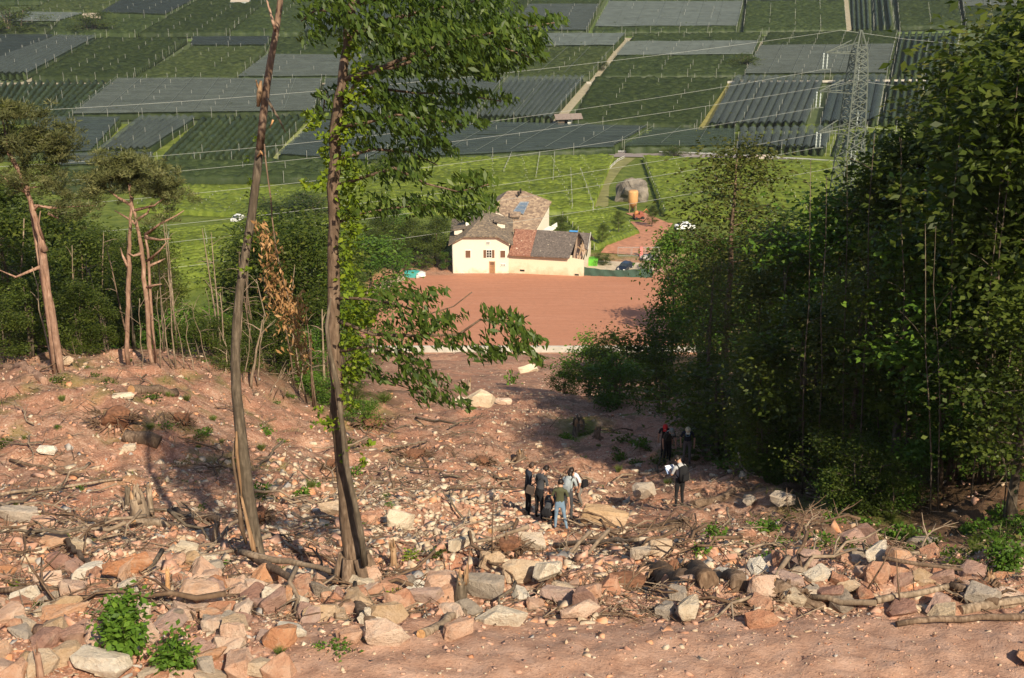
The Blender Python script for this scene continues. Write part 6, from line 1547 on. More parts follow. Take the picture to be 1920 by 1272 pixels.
# stones on the lower red earth and the pale debris tongue
rg = np.random.default_rng(31); n = 3200; x = rg.normal(2, 9, n); y = rg.uniform(70, 200, n); s = rg.uniform(.06, .42, n) ** 1.5
scatter("far_rubble", x, y, s, [KINDS.index(colour(0, 34, rr)) for _ in range(n)], TPL)
rg = np.random.default_rng(33); n = 1800; y = rg.uniform(66, 92, n); x = xat(985, 80) + rg.normal(0, 1.6, n) + (y - 80) * .02; s = .04 + .16 * rg.random(n) ** 3
scatter("debris_tongue", x, y, s, [KINDS.index(("white_rock", "tan_rock", "pink_rock", "mauve_rock")[rg.integers(0, 4)]) for _ in range(n)], TPL)

# ------------------------------------------------------------------ logs, stumps, sticks
def log(p, q, r0, r1, label, mat="bark_brown", cut=True, name="log", kink=.04, up=0., nside=9):
    """p, q: photo pixels on the ground of the two ends"""
    A, Bq = hit(*p), hit(*q); A = A + Vector((0, 0, r0 * .7 + (up if not isinstance(up, tuple) else up[0]))); Bq = Bq + Vector((0, 0, r1 * .7 + (up if not isinstance(up, tuple) else up[1])))
    rr_ = random.Random(int(p[0] * 3 + q[1])); L_ = (Bq - A).length; n = max(4, int(L_ / .35)); org = (A + Bq) / 2
    o = empty(name, org); pts, rad = [], []
    for i in range(n + 1):
        t = i / n; c = A.lerp(Bq, t); g = h1(c.x, c.y) + (r0 * (1 - t) + r1 * t) * .6
        if up == 0.: c.z = max(c.z * .6 + g * .4, g - .05)
        pts.append(c - org + Vector((rr_.uniform(-kink, kink), rr_.uniform(-kink, kink), rr_.uniform(-kink, kink)) ) * (0 < i < n)); rad.append((r0 * (1 - t) + r1 * t) * rr_.uniform(.9, 1.08))
    mb = MB(); mb.tube(pts, rad, nside, wob=.08, rg=rr_); mb.build("bark", MAT[mat], o)
    if cut:
        d = (pts[0] - pts[1]).normalized(); mb = MB(); mb.tube([pts[0] + d * .004, pts[0] + d * .02], [rad[0] * .93, rad[0] * .92], nside); mb.build("cut_face", MAT["cut_wood"], o)
    return tag(o, label, "log" if r0 > .07 else "branch", None)
log((247, 738), (330, 742), .22, .18, "upper sawn log in the left clearing with a round orange end"); log((234, 825), (300, 838), .26, .24, "larger sawn log in the left clearing, its orange end facing the track")
log((0, 690), (85, 720), .22, .16, "thick bare log lying at the left edge of the clearing", "bark_pine")
log((1300, 952), (1570, 905), .16, .13, "long dark log lying in the shade along the foot of the right forest", "bark_brown", False)
log((452, 1058), (700, 1100), .07, .05, "long thin grey trunk lying across the foot of both front trees", "dead_wood", False, up=(.25, .15))
log((470, 1062), (618, 1132), .085, .075, "brown log sloping down below the leaning trunk", "bark_brown", up=(.2, .05)); log((250, 985), (330, 990), .12, .1, "short log under the splintered stump", "dead_wood"); log((330, 962), (455, 985), .12, .09, "dark log lying towards the leaning trunk", "bark_brown", False); log((430, 1090), (520, 1088), .09, .07, "short dark log under the leaning trunk", "bark_brown")
log((560, 1010), (700, 1040), .10, .07, "log lying behind the chestnut foot, half in shade", "bark_grey", False); log((665, 1140), (700, 1175), .11, .10, "short brown log end left of the yellowish block", "bark_brown")
log((1220, 1088), (1330, 1102), .24, .2, "thick brown rotten log in front of the root hollow", "twig_brown"); log((1300, 1075), (1385, 1110), .2, .16, "thick brown log right of the root hollow, with a broken end", "bark_brown"); log((1450, 1112), (1545, 1142), .2, .07, "dark hollow log pointing down to the track at the right", "bark_brown")
log((1520, 1135), (1640, 1145), .06, .05, "light bare branch continuing the dark hollow log", "dead_wood", False, up=.12); log((1640, 1142), (1780, 1112), .06, .05, "bare branch rising to the right from the rubble bank", "dead_wood", False, up=.12); log((1680, 1178), (1920, 1165), .05, .06, "long dark branch lying on the track at the right edge", "bark_brown", False, up=.05); log((1800, 1150), (1925, 1130), .09, .1, "pale log at the right edge above the long dark branch", "dead_wood", False); log((1780, 1112), (1870, 1142), .08, .07, "brown branch sloping down at the right", "bark_brown", False, up=.1); log((1650, 1080), (1800, 1102), .04, .03, "thin dark stick crossing the right rubble", "bark_brown", False, up=.35)
log((1040, 1030), (1200, 1020), .08, .06, "grey branch lying below the tan block", "dead_wood", False, up=.08); log((1110, 1020), (1275, 990), .12, .09, "mossy log lying across the slope right of the tan block", "bark_brown", False); log((920, 1000), (960, 985), .09, .08, "short grey log in front of the dark dressed men", "dead_wood"); log((790, 1195), (880, 1150), .09, .07, "weathered plank like log slanting up from the track", "dead_wood"); log((0, 1120), (200, 1105), .06, .04, "long dark branch across the left rubble", "bark_brown", False, up=.1); log((70, 1190), (160, 1205), .11, .1, "reddish log at the lower left", "bark_pine"); log((120, 1020), (200, 1105), .06, .04, "bent dark branch left of the long red orange slab", "bark_brown", False, up=.12); log((1180, 985), (1290, 975), .06, .05, "branch lying under the feet of the man in grey", "bark_brown", False)
log((20, 870), (240, 920), .06, .04, "long crooked branch in the upper left clearing", "bark_brown", False, up=.1); log((0, 935), (230, 905), .05, .04, "grey branch running to the splintered stump", "dead_wood", False, up=.1); log((720, 850), (800, 835), .07, .05, "forked grey branch in the brush left of the people", "dead_wood", False, up=.15); log((780, 790), (860, 800), .07, .05, "long branch in the brush behind the people", "bark_grey", False, up=.1); log((840, 925), (985, 925), .05, .03, "crooked branch ending at the dark dressed men", "bark_brown", False, up=.15); log((830, 900), (960, 905), .05, .03, "thin branch above the crooked branch", "bark_grey", False, up=.15)
log((1410, 768), (1440, 798), .08, .05, "pale dead branch in the shade under the forest", "dead_wood", False, up=(.1, .5)); log((1135, 770), (1150, 735), .06, .04, "pale splintered stick at the gully mouth", "cut_wood", False, up=(0, .9)); log((1150, 775), (1172, 750), .05, .03, "second pale stick at the gully mouth", "dead_wood", False, up=(0, .5))

def stump(px, py, w, hh, label, seed, mat="dead_wood", spikes=6, lean=(0, 0), roots=True):
    p = hit(px, py); s = depth(p) / FPX; r = w * s / 2; h_ = hh * s * 1.1; rr_ = random.Random(seed); o = empty("tree_stump", p)
    mb = MB(); mb.tube([(0, 0, -.25), (0, 0, .02), (lean[0] * .5, lean[1] * .5, h_ * .4), (lean[0], lean[1], h_ * .72)], [r * 1.35, r * 1.1, r * .92, r * .82], 10, wob=.12, rg=rr_); mb.build("trunk", MAT[mat], o)
    for k in range(spikes):
        a = k * 6.28 / spikes + rr_.uniform(-.3, .3); q = Vector((math.cos(a) * r * .55 + lean[0], math.sin(a) * r * .55 + lean[1], h_ * .6)); e = q + Vector((rr_.uniform(-.05, .05), rr_.uniform(-.05, .05), h_ * rr_.uniform(.15, .5)))
        mb = MB(); mb.tube([q, q.lerp(e, .6), e], [r * .38, r * .25, .008], 5); mb.build("splinter", MAT["split_wood" if rr_.random() < .4 else mat], o)
    if roots:
        for k in range(5):
            a = k * 1.256 + rr_.uniform(-.4, .4); mb = MB(); mb.tube([(math.cos(a) * r * .6, math.sin(a) * r * .6, .15), (math.cos(a) * r * 1.8, math.sin(a) * r * 1.8, .0), (math.cos(a) * r * 2.8, math.sin(a) * r * 2.8, -.25)], [r * .35, r * .25, r * .1], 6); mb.build("root", MAT["bark_brown"], o)
    return tag(o, label, "stump")
stump(1085, 818, 26, 38, "broken grey tree stump at the gully mouth behind the people", 1, "bark_grey"); stump(1120, 822, 14, 24, "small dark splintered stump right of the broken grey stump", 2, "bark_brown", 4)
stump(262, 975, 34, 60, "tall splintered stump in the left rubble", 3, "dead_wood", 7); stump(285, 972, 12, 80, "tall pale splinter standing beside the splintered stump", 4, "dead_wood", 3, roots=False); stump(240, 948, 12, 50, "thin dark broken post left of the splintered stump", 5, "bark_grey", 2, (.05, 0), False)
stump(863, 1128, 26, 72, "upright brown log stump in the rubble bank with a torn pale fan of fibres", 6, "bark_grey", 6, (.05, -.1), False); stump(738, 1065, 14, 56, "slim orange splintered stump beside the chestnut", 7, "split_wood", 4); stump(401, 1020, 12, 58, "slim grey broken post left of the leaning trunk", 8, "dead_wood", 3, (.12, 0), False); stump(315, 1112, 10, 62, "thin pale torn stem above the leafy bush", 9, "cut_wood", 2, (.03, 0), False); stump(505, 985, 8, 36, "small grey stick stump behind the leaning trunk", 10, "bark_grey", 2, roots=False); stump(76, 1270, 14, 66, "reddish broken stem at the bottom left edge", 11, "bark_pine", 3, roots=False); stump(190, 1245, 14, 38, "short bent brown stem left of the leafy bush", 12, "bark_brown", 2, (.1, 0), False); stump(738, 925, 6, 32, "thin dark post standing on the slope right of the chestnut", 13, "bark_brown", 2, roots=False); stump(1855, 1095, 18, 26, "short orange splintered stump at the right edge", 14, "split_wood", 5); stump(975, 862, 16, 22, "small brown stump behind the dark dressed man", 15, "bark_brown", 4); stump(300, 795, 24, 20, "dark low stump in the shade of the left clearing", 16, "bark_brown", 6); stump(880, 735, 8, 26, "pale broken stick stump beside the wedge boulder", 17, "dead_wood", 2, roots=False)

def roots_clump(px, py, w, hh, label, seed, n=60):
    p = hit(px, py); s = depth(p) / FPX; rr_ = random.Random(seed); o = empty("root_clump", p); R = w * s / 2; Hh = hh * s
    bm = rock_bm(seed, pts=22, bev=.03, sub=1, rough=.08); me = bpy.data.meshes.new("root_ball"); bm.to_mesh(me); bm.free(); me.materials.append(flat("root_earth", (.16, .075, .042), .95, var=.5, scale=9)); b = link("root_ball", me, o); b.scale = (R * 1.1, R * .8, Hh * .6); b.location = (0, .2, Hh * .2)
    mb = MB()
    for _ in range(n):
        a = rr_.uniform(0, 6.28); q = Vector((math.cos(a) * R * .7, math.sin(a) * R * .45, Hh * rr_.uniform(.05, .5))); e = q + Vector((math.cos(a + rr_.uniform(-.8, .8)) * R * .7, math.sin(a) * R * .5, rr_.uniform(-.4, .45) * Hh)); mb.tube([q, q.lerp(e, .5) + Vector((0, 0, rr_.uniform(-.08, .12))), e], [.03, .02, .006], 4, cap=False)
    tag(mb.build("roots", MAT["twig_brown"], o), kind='stuff'); return tag(o, label, "root clump")
for a in ((955, 1040, 70, 44, "brown root clump in the slope below the people", 61), (1180, 1110, 120, 46, "long brown root mass overhanging a hollow beside the track", 62), (480, 985, 60, 50, "dark tangle of roots behind the leaning trunk", 63), (215, 800, 90, 60, "torn root plate and earth in the upper left clearing", 64), (1265, 1085, 50, 50, "dark root clump right of the long root mass", 65), (620, 880, 40, 26, "small brown root tangle behind the chestnut", 66), (905, 872, 44, 26, "brown root ball on the slope behind the dark dressed men", 67), (1840, 1120, 90, 34, "brown root mass at the right edge by the track", 68), (1480, 1120, 60, 30, "dark roots in the hollow at the right of the bank", 69), (340, 800, 50, 40, "dark upturned root plate in the shade on the left", 70), (700, 800, 70, 30, "grey brush pile at the left of the gully behind the chestnut", 71), (780, 860, 60, 26, "brown brush pile left of the people", 72)): roots_clump(*a)

# loose sticks: individual crooked branches of a few lengths, and litter
STK = []
for s in range(9):
    rr_ = random.Random(800 + s); L_ = 1.0; mb = MB(); pts = [Vector(((i / 6 - .5) * L_, rr_.uniform(-.05, .05), rr_.uniform(-.03, .05))) for i in range(7)]; mb.tube(pts, [.022 * (1 - .7 * i / 6) for i in range(7)], 5)
    for _ in range(3):
        i = rr_.randrange(2, 6); a = rr_.choice((-1, 1)); mb.tube([pts[i], pts[i] + Vector((.12, a * .09, .04)), pts[i] + Vector((.22, a * rr_.uniform(.12, .22), rr_.uniform(0, .12)))], [.011, .008, .003], 4, cap=False)
    STK.append([mb.mesh("branch", MAT[m]) for m in ("twig_brown", "dead_wood", "bark_grey")])
rr = random.Random(41); made = 0
while made < 290:
    y = 20.5 * math.exp(rr.random() * math.log(70 / 20.5)); x = rr.uniform(-.40, .36) * (y + 3)
    if made > 200: x, y = rr.choice(((rr.gauss(-3, 2.4), rr.gauss(46, 5)), (rr.gauss(-12, 3.5), rr.gauss(42, 6)), (rr.gauss(-9, 2.5), rr.gauss(31, 2)), (rr.gauss(5, 2.5), rr.gauss(31, 2)))); y = max(22, y)
    if y < 21.2 and rr.random() < .8: continue
    c = rr.choice((0, 0, 1, 1, 2)); o = link("branch", STK[rr.randrange(9)][c]); L_ = rr.uniform(.7, 2.8); o.scale = (L_, L_, L_ * 1.0); o.location = (x, y, h1(x, y) + .06 + .05 * L_)
    e = .4; o.rotation_euler = (rr.uniform(-.5, .5), rr.uniform(-.22, .22), rr.uniform(0, 6.28)); made += 1
    z = zone(x, y); cn = ("dark brown", "pale dead", "grey")[c]
    tag(o, "%s broken branch lying %s" % (cn, z), "branch", "%s broken branches %s" % (cn, z))
rg = np.random.default_rng(55); mb = MB(); n = 17000
y = 20.8 * np.exp(rg.random(n) * math.log(75 / 20.8)); x = rg.uniform(-.42, .38, n) * (y + 3.5); keep = (fbm(x * .3 + 30, y * .3, 3) > -.15) | (rg.random(n) < .25); x, y = x[keep], y[keep]; z = H(x, y)
n = len(x); L_ = rg.uniform(.12, .8, n); a = rg.uniform(0, 6.28, n); r = rg.uniform(.006, .016, n); D = np.stack([np.cos(a), np.sin(a), rg.uniform(-.25, .35, n)], 1) * L_[:, None] / 2; S = np.stack([-np.sin(a), np.cos(a), 0 * a], 1) * r[:, None]; U = np.array([0, 0, 1.7])[None] * r[:, None]; C = np.stack([x, y, z + .03 + L_ * .05], 1)
V = np.stack([C - D - S, C - D + S, C - D + U, C + D - S * .5, C + D + S * .5, C + D + U * .5], 1).reshape(-1, 3); b6 = np.arange(n)[:, None] * 6
Fq = np.concatenate([b6 + np.array([0, 1, 4, 3]), b6 + np.array([1, 2, 5, 4]), b6 + np.array([2, 0, 3, 5])])
tag(link("twig_litter", np_mesh("twig_litter", V, [Fq], [MAT["twig_brown"], MAT["dead_wood"]], np.tile(rg.random(n) < .5, 3).astype(int))), kind='stuff')
# thin upright dead shoots in front of the people and at the right
for (px, py, tx, ty, lab) in [(922, 1060, 928, 890, "tall thin bare shoot standing in front of the people"), (905, 1055, 880, 990, "short bare shoot left of the tall thin one"), (880, 1100, 885, 1010, "thin shoot beside the upright log stump"), (1275, 1010, 1300, 960, "thin pale shoot below the man in grey"), (1090, 985, 1118, 935, "thin bare stem in front of the tan block"), (1030, 800, 1060, 770, "bare shoot at the gully mouth"), (1560, 880, 1586, 838, "bare stem at the forest edge above the lying log"), (1600, 960, 1640, 860, "thin stem rising from the verge at the right"), (1668, 975, 1676, 915, "pale short stick on the verge"), (1830, 950, 1900, 870, "arched bare stem at the right edge"), (1610, 1125, 1690, 990, "thin dark shoot in the right rubble"), (1690, 1140, 1680, 1030, "slim shoot in the middle of the right rubble"), (1480, 965, 1475, 915, "thin dry stalk on the verge"), (150, 690, 135, 640, "short stick at the edge of the left wood"), (545, 700, 580, 660, "pale leaning stick at the left wood edge"), (510, 750, 540, 700, "pale stick leaning below the hanging leaves")]:
    A = hit(px, py); e = at(tx, ty, A.y); o = empty("bare_shoot", A); mb = MB(); m_ = A.lerp(e, .5) + Vector((rnd.uniform(-.06, .06), 0, 0)); mb.tube([Vector((0, 0, -.1)), m_ - A, e - A], [.02, .015, .006], 5); mb.build("stem", MAT["bark_brown"], o); q = A.lerp(e, .7) - A; mb = MB(); mb.tube([q, q + Vector((.15, .05, .2))], [.008, .003], 4); mb.build("twig", MAT["bark_brown"], o); tag(o, lab, "shoot")

# ------------------------------------------------------------------ green plants on the clearing
WEED = []
for s in range(7):
    rg = np.random.default_rng(600 + s); n = (70, 90, 60, 110, 80, 130, 70)[s]; R = .5
    q = rg.normal(0, .38, (n, 3)) * np.array([1, 1, .45]); q[:, 2] = np.abs(q[:, 2]) + .06; me = foliage_mesh("leaves", q * R, MAT[("leaf_bright", "leaf_forest", "leaf_bright", "leaf_yellow", "leaf_forest", "leaf_bright", "leaf_bright")[s]], rg, .13, .075, droop=.1, out=unit(q)); WEED.append(me)
for s in range(3):   # grass tufts
    rg = np.random.default_rng(650 + s); n = 160; a = rg.uniform(0, 6.28, n); t = np.stack([np.cos(a) * .5, np.sin(a) * .5, rg.uniform(.5, 1.2, n)], 1); c = np.stack([np.cos(a), np.sin(a), 0 * a], 1) * rg.uniform(.02, .3, (n, 1)) * .5 + np.array([0, 0, .13]); V, F = leaf_arrays(c, t, unit(rg.normal(0, 1, (n, 3))), rg.uniform(.22, .42, n), .014, 0); WEED.append(np_mesh("leaves", V, [F], MAT["grass_blade"], tint=rg.uniform(.2, .8, n)))
STEM = MB()
for k in range(5): STEM.tube([(0, 0, -.05), (math.cos(k * 1.25) * .08, math.sin(k * 1.25) * .08, .14)], [.008, .004], 4, cap=False)
STEM = STEM.mesh("stem", MAT["bark_grey"])
def weed(s, x, y, size, label, group=None, name="weed_plant", tall=1.0):
    o = empty(name, (x, y, h1(x, y)), rnd.uniform(0, 6.28)); o.scale = (size, size, size * tall); link("leaves", WEED[s], o); link("stem", STEM, o); return tag(o, label, "plant", group)
for (px, py, w, s, lab, tall) in [(70, 1140, 40, 0, "small green plant in the rubble at the far left", 1), (30, 1120, 26, 1, "dark green tuft at the left edge", 1), (525, 1228, 60, 8, "round grass tuft at the lower left of the track", .8), (640, 1220, 64, 0, "leafy green plant at the edge of the track below the chestnut", 1), (600, 1215, 40, 2, "small leafy plant left of the leafy plant at the track edge", 1), (745, 1120, 40, 3, "bright plant below the chestnut foot", 1.2), (822, 1042, 50, 1, "dark green plant right of the slim orange stump", 1), (770, 1045, 40, 3, "light green plant right of the slim orange stump", 1), (1005, 1140, 34, 1, "small green plant under the large tan rock", 1), (1338, 1005, 52, 5, "bright leafy plant on the gully edge at the right", 1.6), (1312, 1035, 42, 5, "bright plant below the taller bright leafy plant", 1.3), (1440, 995, 60, 5, "leafy weeds left of the rock heap", 1.2), (1445, 1045, 30, 4, "dark weed beside the rounded pink boulder", 1), (1545, 1025, 40, 4, "weed growing between the rocks of the right heap", 1.3), (1885, 975, 70, 5, "large leafy weed at the right edge of the verge", 1.6), (1800, 1060, 80, 4, "dark green weeds below the flat grey rock", 1), (1890, 1045, 70, 4, "dark green weeds at the right edge of the rubble", 1.2), (1700, 1000, 60, 5, "leafy weeds behind the rock heap", 1), (340, 870, 30, 4, "dark weed in the shade of the tree crown", 1), (530, 832, 34, 2, "bright tuft right of the leaning trunk", 1), (105, 718, 46, 1, "dark green bushy weed at the upper left", 1), (235, 1215, 50, 2, "low leafy plant under the leafy bush", 1), (1385, 1130, 30, 8, "grass tuft on the bank beside the brown log", 1), (450, 1215, 50, 8, "grass tuft right of the leafy bush", .8), (1160, 885, 40, 8, "grass tuft on the shaded gully slope", 1), (690, 1200, 26, 2, "small plant at the foot of the large pale pink rock", 1), (1690, 1085, 36, 0, "small plant among the right rubble", 1), (1370, 800, 70, 5, "sunlit weeds at the foot of the forest behind the caps", 1.3), (960, 720, 40, 2, "pale tall weed on the red earth left of the shrubs", 2.2), (720, 755, 90, 7, "grass strip at the far end of the clearing", .6)]:
    p = hit(px, py); weed(s, p.x, p.y, w * depth(p) / FPX * 1.1, lab, None, "grass_tuft" if s >= 7 else "weed_plant", tall)
# the leafy bush in the foreground and its neighbour
def leafy(px, py, w, hh, n, label, seed, L=.13):
    p = hit(px, py); s = depth(p) / FPX; rg = np.random.default_rng(seed); R = w * s / 2; Hh = hh * s * 1.05; o = empty("leafy_bush", p); mb = MB(); C = []
    for k in range(9):
        a = rg.uniform(0, 6.28); e = np.array([math.cos(a) * R * rg.uniform(.2, .75), math.sin(a) * R * .6, Hh * rg.uniform(.55, 1)]); mb.tube([(e[0] * .1, e[1] * .1, -.05), tuple(e * .55 + np.array([.03, 0, 0])), tuple(e)], [.014, .01, .004], 5, cap=False); t = rg.uniform(.25, 1.02, n // 9)[:, None]; C.append(e[None] * t + rg.normal(0, .13, (n // 9, 3)) * np.array([1, .8, .7]))
    C = np.concatenate(C); C[:, 2] = np.abs(C[:, 2]) + .03; mb.build("stem", MAT["bark_grey"], o); link("leaves", foliage_mesh("leaves", C, MAT["leaf_bright"], rg, L, L * .55, out=unit(C - C.mean(0))), o); return tag(o, label, "bush")
leafy(243, 1238, 105, 128, 1500, "tall bright leafy bush in the lower left rubble", 1); leafy(335, 1262, 78, 62, 700, "lower bright bush right of the tall leafy bush", 2, .11); leafy(1880, 1080, 90, 60, 700, "leafy bramble bush at the right edge below the verge", 3, .11)
# weeds in drifts: verge on the right, left clearing
rr = random.Random(71)
def drift(n, fx, label, group, sizes, kinds):
    k = 0
    while k < n:
        x, y = fx(rr)
        px, py = project((x, y, h1(x, y)))
        if a_grass(np.array([x]), np.array([y]))[0] > .25 or rr.random() < .25:
            weed(rr.choice(kinds), x, y, rr.uniform(*sizes), label, group, tall=rr.uniform(.8, 1.6)); k += 1
drift(95, lambda r: ((lambda y: (r.uniform(.17, .40) * (y + 3), y))(r.uniform(27.5, 37))), "green weed growing on the verge at the foot of the right forest", "weeds on the right verge", (.45, 1.1), (0, 1, 2, 4, 5, 5, 6, 7, 8))
drift(80, lambda r: ((lambda y: (r.uniform(-.40, -.08) * (y + 3), y))(r.uniform(36, 66))), "low green weed on the left clearing before the wood", "weeds on the left clearing", (.4, 1.0), (0, 1, 4, 5, 6, 7, 8, 9))
drift(50, lambda r: (r.uniform(2.5, 12), r.uniform(44, 66)), "low weed in the shaded gully behind the people", "weeds in the shaded gully", (.5, 1.2), (1, 4, 5, 7, 8))
k = 0
while k < 60:
    y = rr.uniform(22.5, 36); x = rr.uniform(-.38, .2) * (y + 3); k += 1
    z = zone(x, y); weed(rr.choice((0, 0, 2, 3, 6, 8, 9)), x, y, rr.uniform(.18, .42), "small green sprout growing %s" % z, "small sprouts %s" % z)
# short grass in patches
rg = np.random.default_rng(88); n = 60000; y = 26 * np.exp(rg.random(n) * math.log(76 / 26)); x = rg.uniform(-.42, .42, n) * (y + 3)
g_ = a_grass(x, y); keep = rg.random(n) < g_ * .9; x, y = x[keep], y[keep]; n = len(x); a = rg.uniform(0, 6.28, n); C = np.stack([x, y, H(x, y) + .07], 1)
T = np.stack([np.cos(a) * .6, np.sin(a) * .6, rg.uniform(.4, 1.1, n)], 1); V, F = leaf_arrays(C, T, unit(rg.normal(0, 1, (n, 3))), rg.uniform(.12, .34, n), rg.uniform(.014, .03, n), 0)
tag(link("grass", np_mesh("grass", V, [F], MAT["grass_blade"], tint=np.clip(rg.normal(.4, .2, n), 0, 1))), kind='stuff')
# undergrowth along the feet of both woods
rr = random.Random(72)
for i in range(60):
    if i % 2: y = rr.uniform(36, 62); x = 8.2 + (y - 36) * .02 + abs(rr.gauss(0, 2.6)) + (1.5 if y < 40 else 0); lab, g = "dark undergrowth bush at the foot of the right forest", "undergrowth of the right forest"
    else: y = rr.uniform(60, 74); x = rr.uniform(-.36, -.11) * y; lab, g = "undergrowth bush at the edge of the left wood", "undergrowth of the left wood"
    put_tree(rr.choice(("bush", "bush", "bushb")), (x, y, h1(x, y) - .1), rr.uniform(1.0, 2.4), lab, "bush", g, wide=1.2)
# ------------------------------------------------------------------ people
skin_m = flat("skin", (.48, .27, .18), .6, var=.08)
def cloth(n, c): return flat("cloth_" + n, c, .9, var=.18, scale=8)
def person(px, py, height, face, label, shirt, pants, hair, shoes=(.05, .045, .04), lean=0., head=(0., 0.), arms=None, legs=None, sleeve='short', crouch=0., cap=None, hairlong=False, lower=None):
    """face: heading the person looks to (0 = away from the camera, + = turned left, 180 = to the camera). Local frame: +y forward, +x right."""
    p = hit(px, py); s = height / 1.75
    root = empty("person", p, math.radians(face)); tag(root, label, "person", "people inspecting the rubble")
    fx = math.radians(lean); cl_, sl_ = math.cos(fx), math.sin(fx)
    hipz = .93 - crouch
    def up(x, y, z):   # torso frame above the hips, leaning forward
        dz = z - .93; return Vector((x, y * cl_ + dz * sl_, hipz + dz * cl_ - y * sl_))
    J, E, Rr, G = [], [], [], []
    def add(v, r, g, par=None):
        J.append(Vector(v)); Rr.append(r if isinstance(r, tuple) else (r, r)); G.append(g)
        if par is not None: E.append((par, len(J) - 1))
        return len(J) - 1
    pel = add(up(0, 0, .95), (.155, .115), 'p')
    w = add(up(0, .0, 1.12), (.14, .10), 's', pel); c = add(up(0, .01, 1.32), (.165, .115), 's', w); c2 = add(up(0, 0, 1.42), (.12, .09), 's', c); nk = add(up(0, .01, 1.50), .058, 'k', c2)
    hd = up(0, .03, 1.60) + Vector((head[0], head[1], -.35 * (abs(head[0]) + abs(head[1])))); h0 = add(hd, (.078, .09), 'k', nk); h1_ = add(hd + Vector((head[0] * .6, head[1] * .6 - .01, .10)), (.078, .09), 'k', h0); add(hd + Vector((head[0], head[1] - .01, .155)), (.045, .05), 'k', h1_)
    add(hd + Vector((head[0] * .2, .095 + head[1], .03)), .016, 'k', h0)     # nose
    arms = arms or {-1: ((-.27, .02, 1.14), (-.27, .10, .88)), 1: ((.27, .02, 1.14), (.27, .10, .88))}
    for sd in (-1, 1):
        el, wr = arms[sd]; sh = add(up(sd * .185, 0, 1.415), .062, 's', c2); E_ = up(*el); W_ = up(*wr); S_ = J[sh]
        m1 = add(S_.lerp(E_, .5), .05, 's', sh); e = add(E_, .041, 's' if sleeve == 'long' else 'k', m1); m2 = add(E_.lerp(W_, .55), .035, 's' if sleeve == 'long' else 'k', e); wv = add(W_, .027, 'k', m2)
        d = (W_ - E_).normalized(); sx = d.orthogonal().normalized(); pm = add(W_ + d * .065, (.036, .022), 'k', wv)
        for f in range(4):
            o_ = sx * (f - 1.5) * .021; k1 = add(W_ + d * .105 + o_, .0105, 'k', pm); add(W_ + d * (.15 + (.012 if f in (1, 2) else 0)) + o_ + d.cross(sx) * .014, .009, 'k', k1)
        t1 = add(W_ + d * .05 + sx * .04 * -sd + d.cross(sx) * .012, .012, 'k', wv); add(W_ + d * .095 + sx * .055 * -sd + d.cross(sx) * .02, .0095, 'k', t1)
    legs = legs or {-1: ((-.11, .03, .50), (-.12, 0, .09)), 1: ((.11, .03, .50), (.13, 0, .09))}
    for sd in (-1, 1):
        kn, an = legs[sd]; hp = add(Vector((sd * .095, 0, hipz - .06)), .088, 'p', pel); kn = Vector(kn); an = Vector(an); H_ = J[hp]
        t = add(H_.lerp(kn, .5), .078, 'p', hp); k_ = add(kn, .058, 'p', t); cf = add(kn.lerp(an, .4), .056, 'l', k_); a_ = add(an, .040, 'l', cf); hl = add(an + Vector((0, .03, -.045)), .042, 'f', a_); add(an + Vector((sd * .02, .16, -.055)), .034, 'f', hl)
    me = bpy.data.meshes.new("body"); me.from_pydata([tuple(v) for v in J], E, [])
    ob = bpy.data.objects.new("body", me); COL.objects.link(ob)
    md = ob.modifiers.new("skin", 'SKIN'); md.use_smooth_shade = True
    for i, r in enumerate(Rr): me.skin_vertices[0].data[i].radius = r
    me.skin_vertices[0].data[0].use_root = True
    sb = ob.modifiers.new("sub", 'SUBSURF'); sb.levels = 2; sb.render_levels = 2
    dg = bpy.context.evaluated_depsgraph_get(); ev = ob.evaluated_get(dg); nm = bpy.data.meshes.new_from_object(ev)
    bpy.data.objects.remove(ob); bpy.data.meshes.remove(me); nm.name = "body"
    nm.materials.clear()
    for m_ in (skin_m, shirt, pants, flat("shoes_%d" % int(shoes[0] * 100), shoes, .7), lower or pants): nm.materials.append(m_)
    gi = {'k': 0, 's': 1, 'p': 2, 'f': 3, 'l': 4}; JJ = np.array([list(v) for v in J]); SS = np.array([max(r) for r in Rr])
    A_ = np.array([JJ[a] for a, b in E]); B_ = np.array([JJ[b] for a, b in E]); ra = np.array([SS[a] for a, b in E]); rb = np.array([SS[b] for a, b in E])
    cen = np.zeros(len(nm.polygons) * 3, np.float32); nm.polygons.foreach_get("center", cen); cen = cen.reshape(-1, 3); mi = []
    for q in cen:
        ab = B_ - A_; t = np.clip(((q - A_) * ab).sum(1) / ((ab * ab).sum(1) + 1e-9), 0, 1); d = np.linalg.norm(q - (A_ + ab * t[:, None]), axis=1) / (ra * (1 - t) + rb * t); i = int(np.argmin(d)); mi.append(gi[G[E[i][0]] if t[i] < .55 else G[E[i][1]]])
    nm.polygons.foreach_set("material_index", mi); nm.polygons.foreach_set("use_smooth", [True] * len(mi)); nm.update()
    b = link("body", nm, root)
    # hair: cap of scalp over the back and top of the head
    bm = bmesh.new(); bmesh.ops.create_uvsphere(bm, u_segments=18, v_segments=12, radius=1)
    for v in list(bm.verts):
        if v.co.y > .42 and v.co.z < .35 or v.co.z < -.55: bm.verts.remove(v)
    for v in bm.verts:
        k_ = 1 + .05 * math.sin(v.co.x * 9 + v.co.z * 7); v.co = Vector((v.co.x * .097 * k_, v.co.y * .108 * k_, v.co.z * .122 * k_))
    hm = bpy.data.meshes.new("hair"); bm.to_mesh(hm); bm.free(); hm.materials.append(hair)
    for q in hm.polygons: q.use_smooth = True
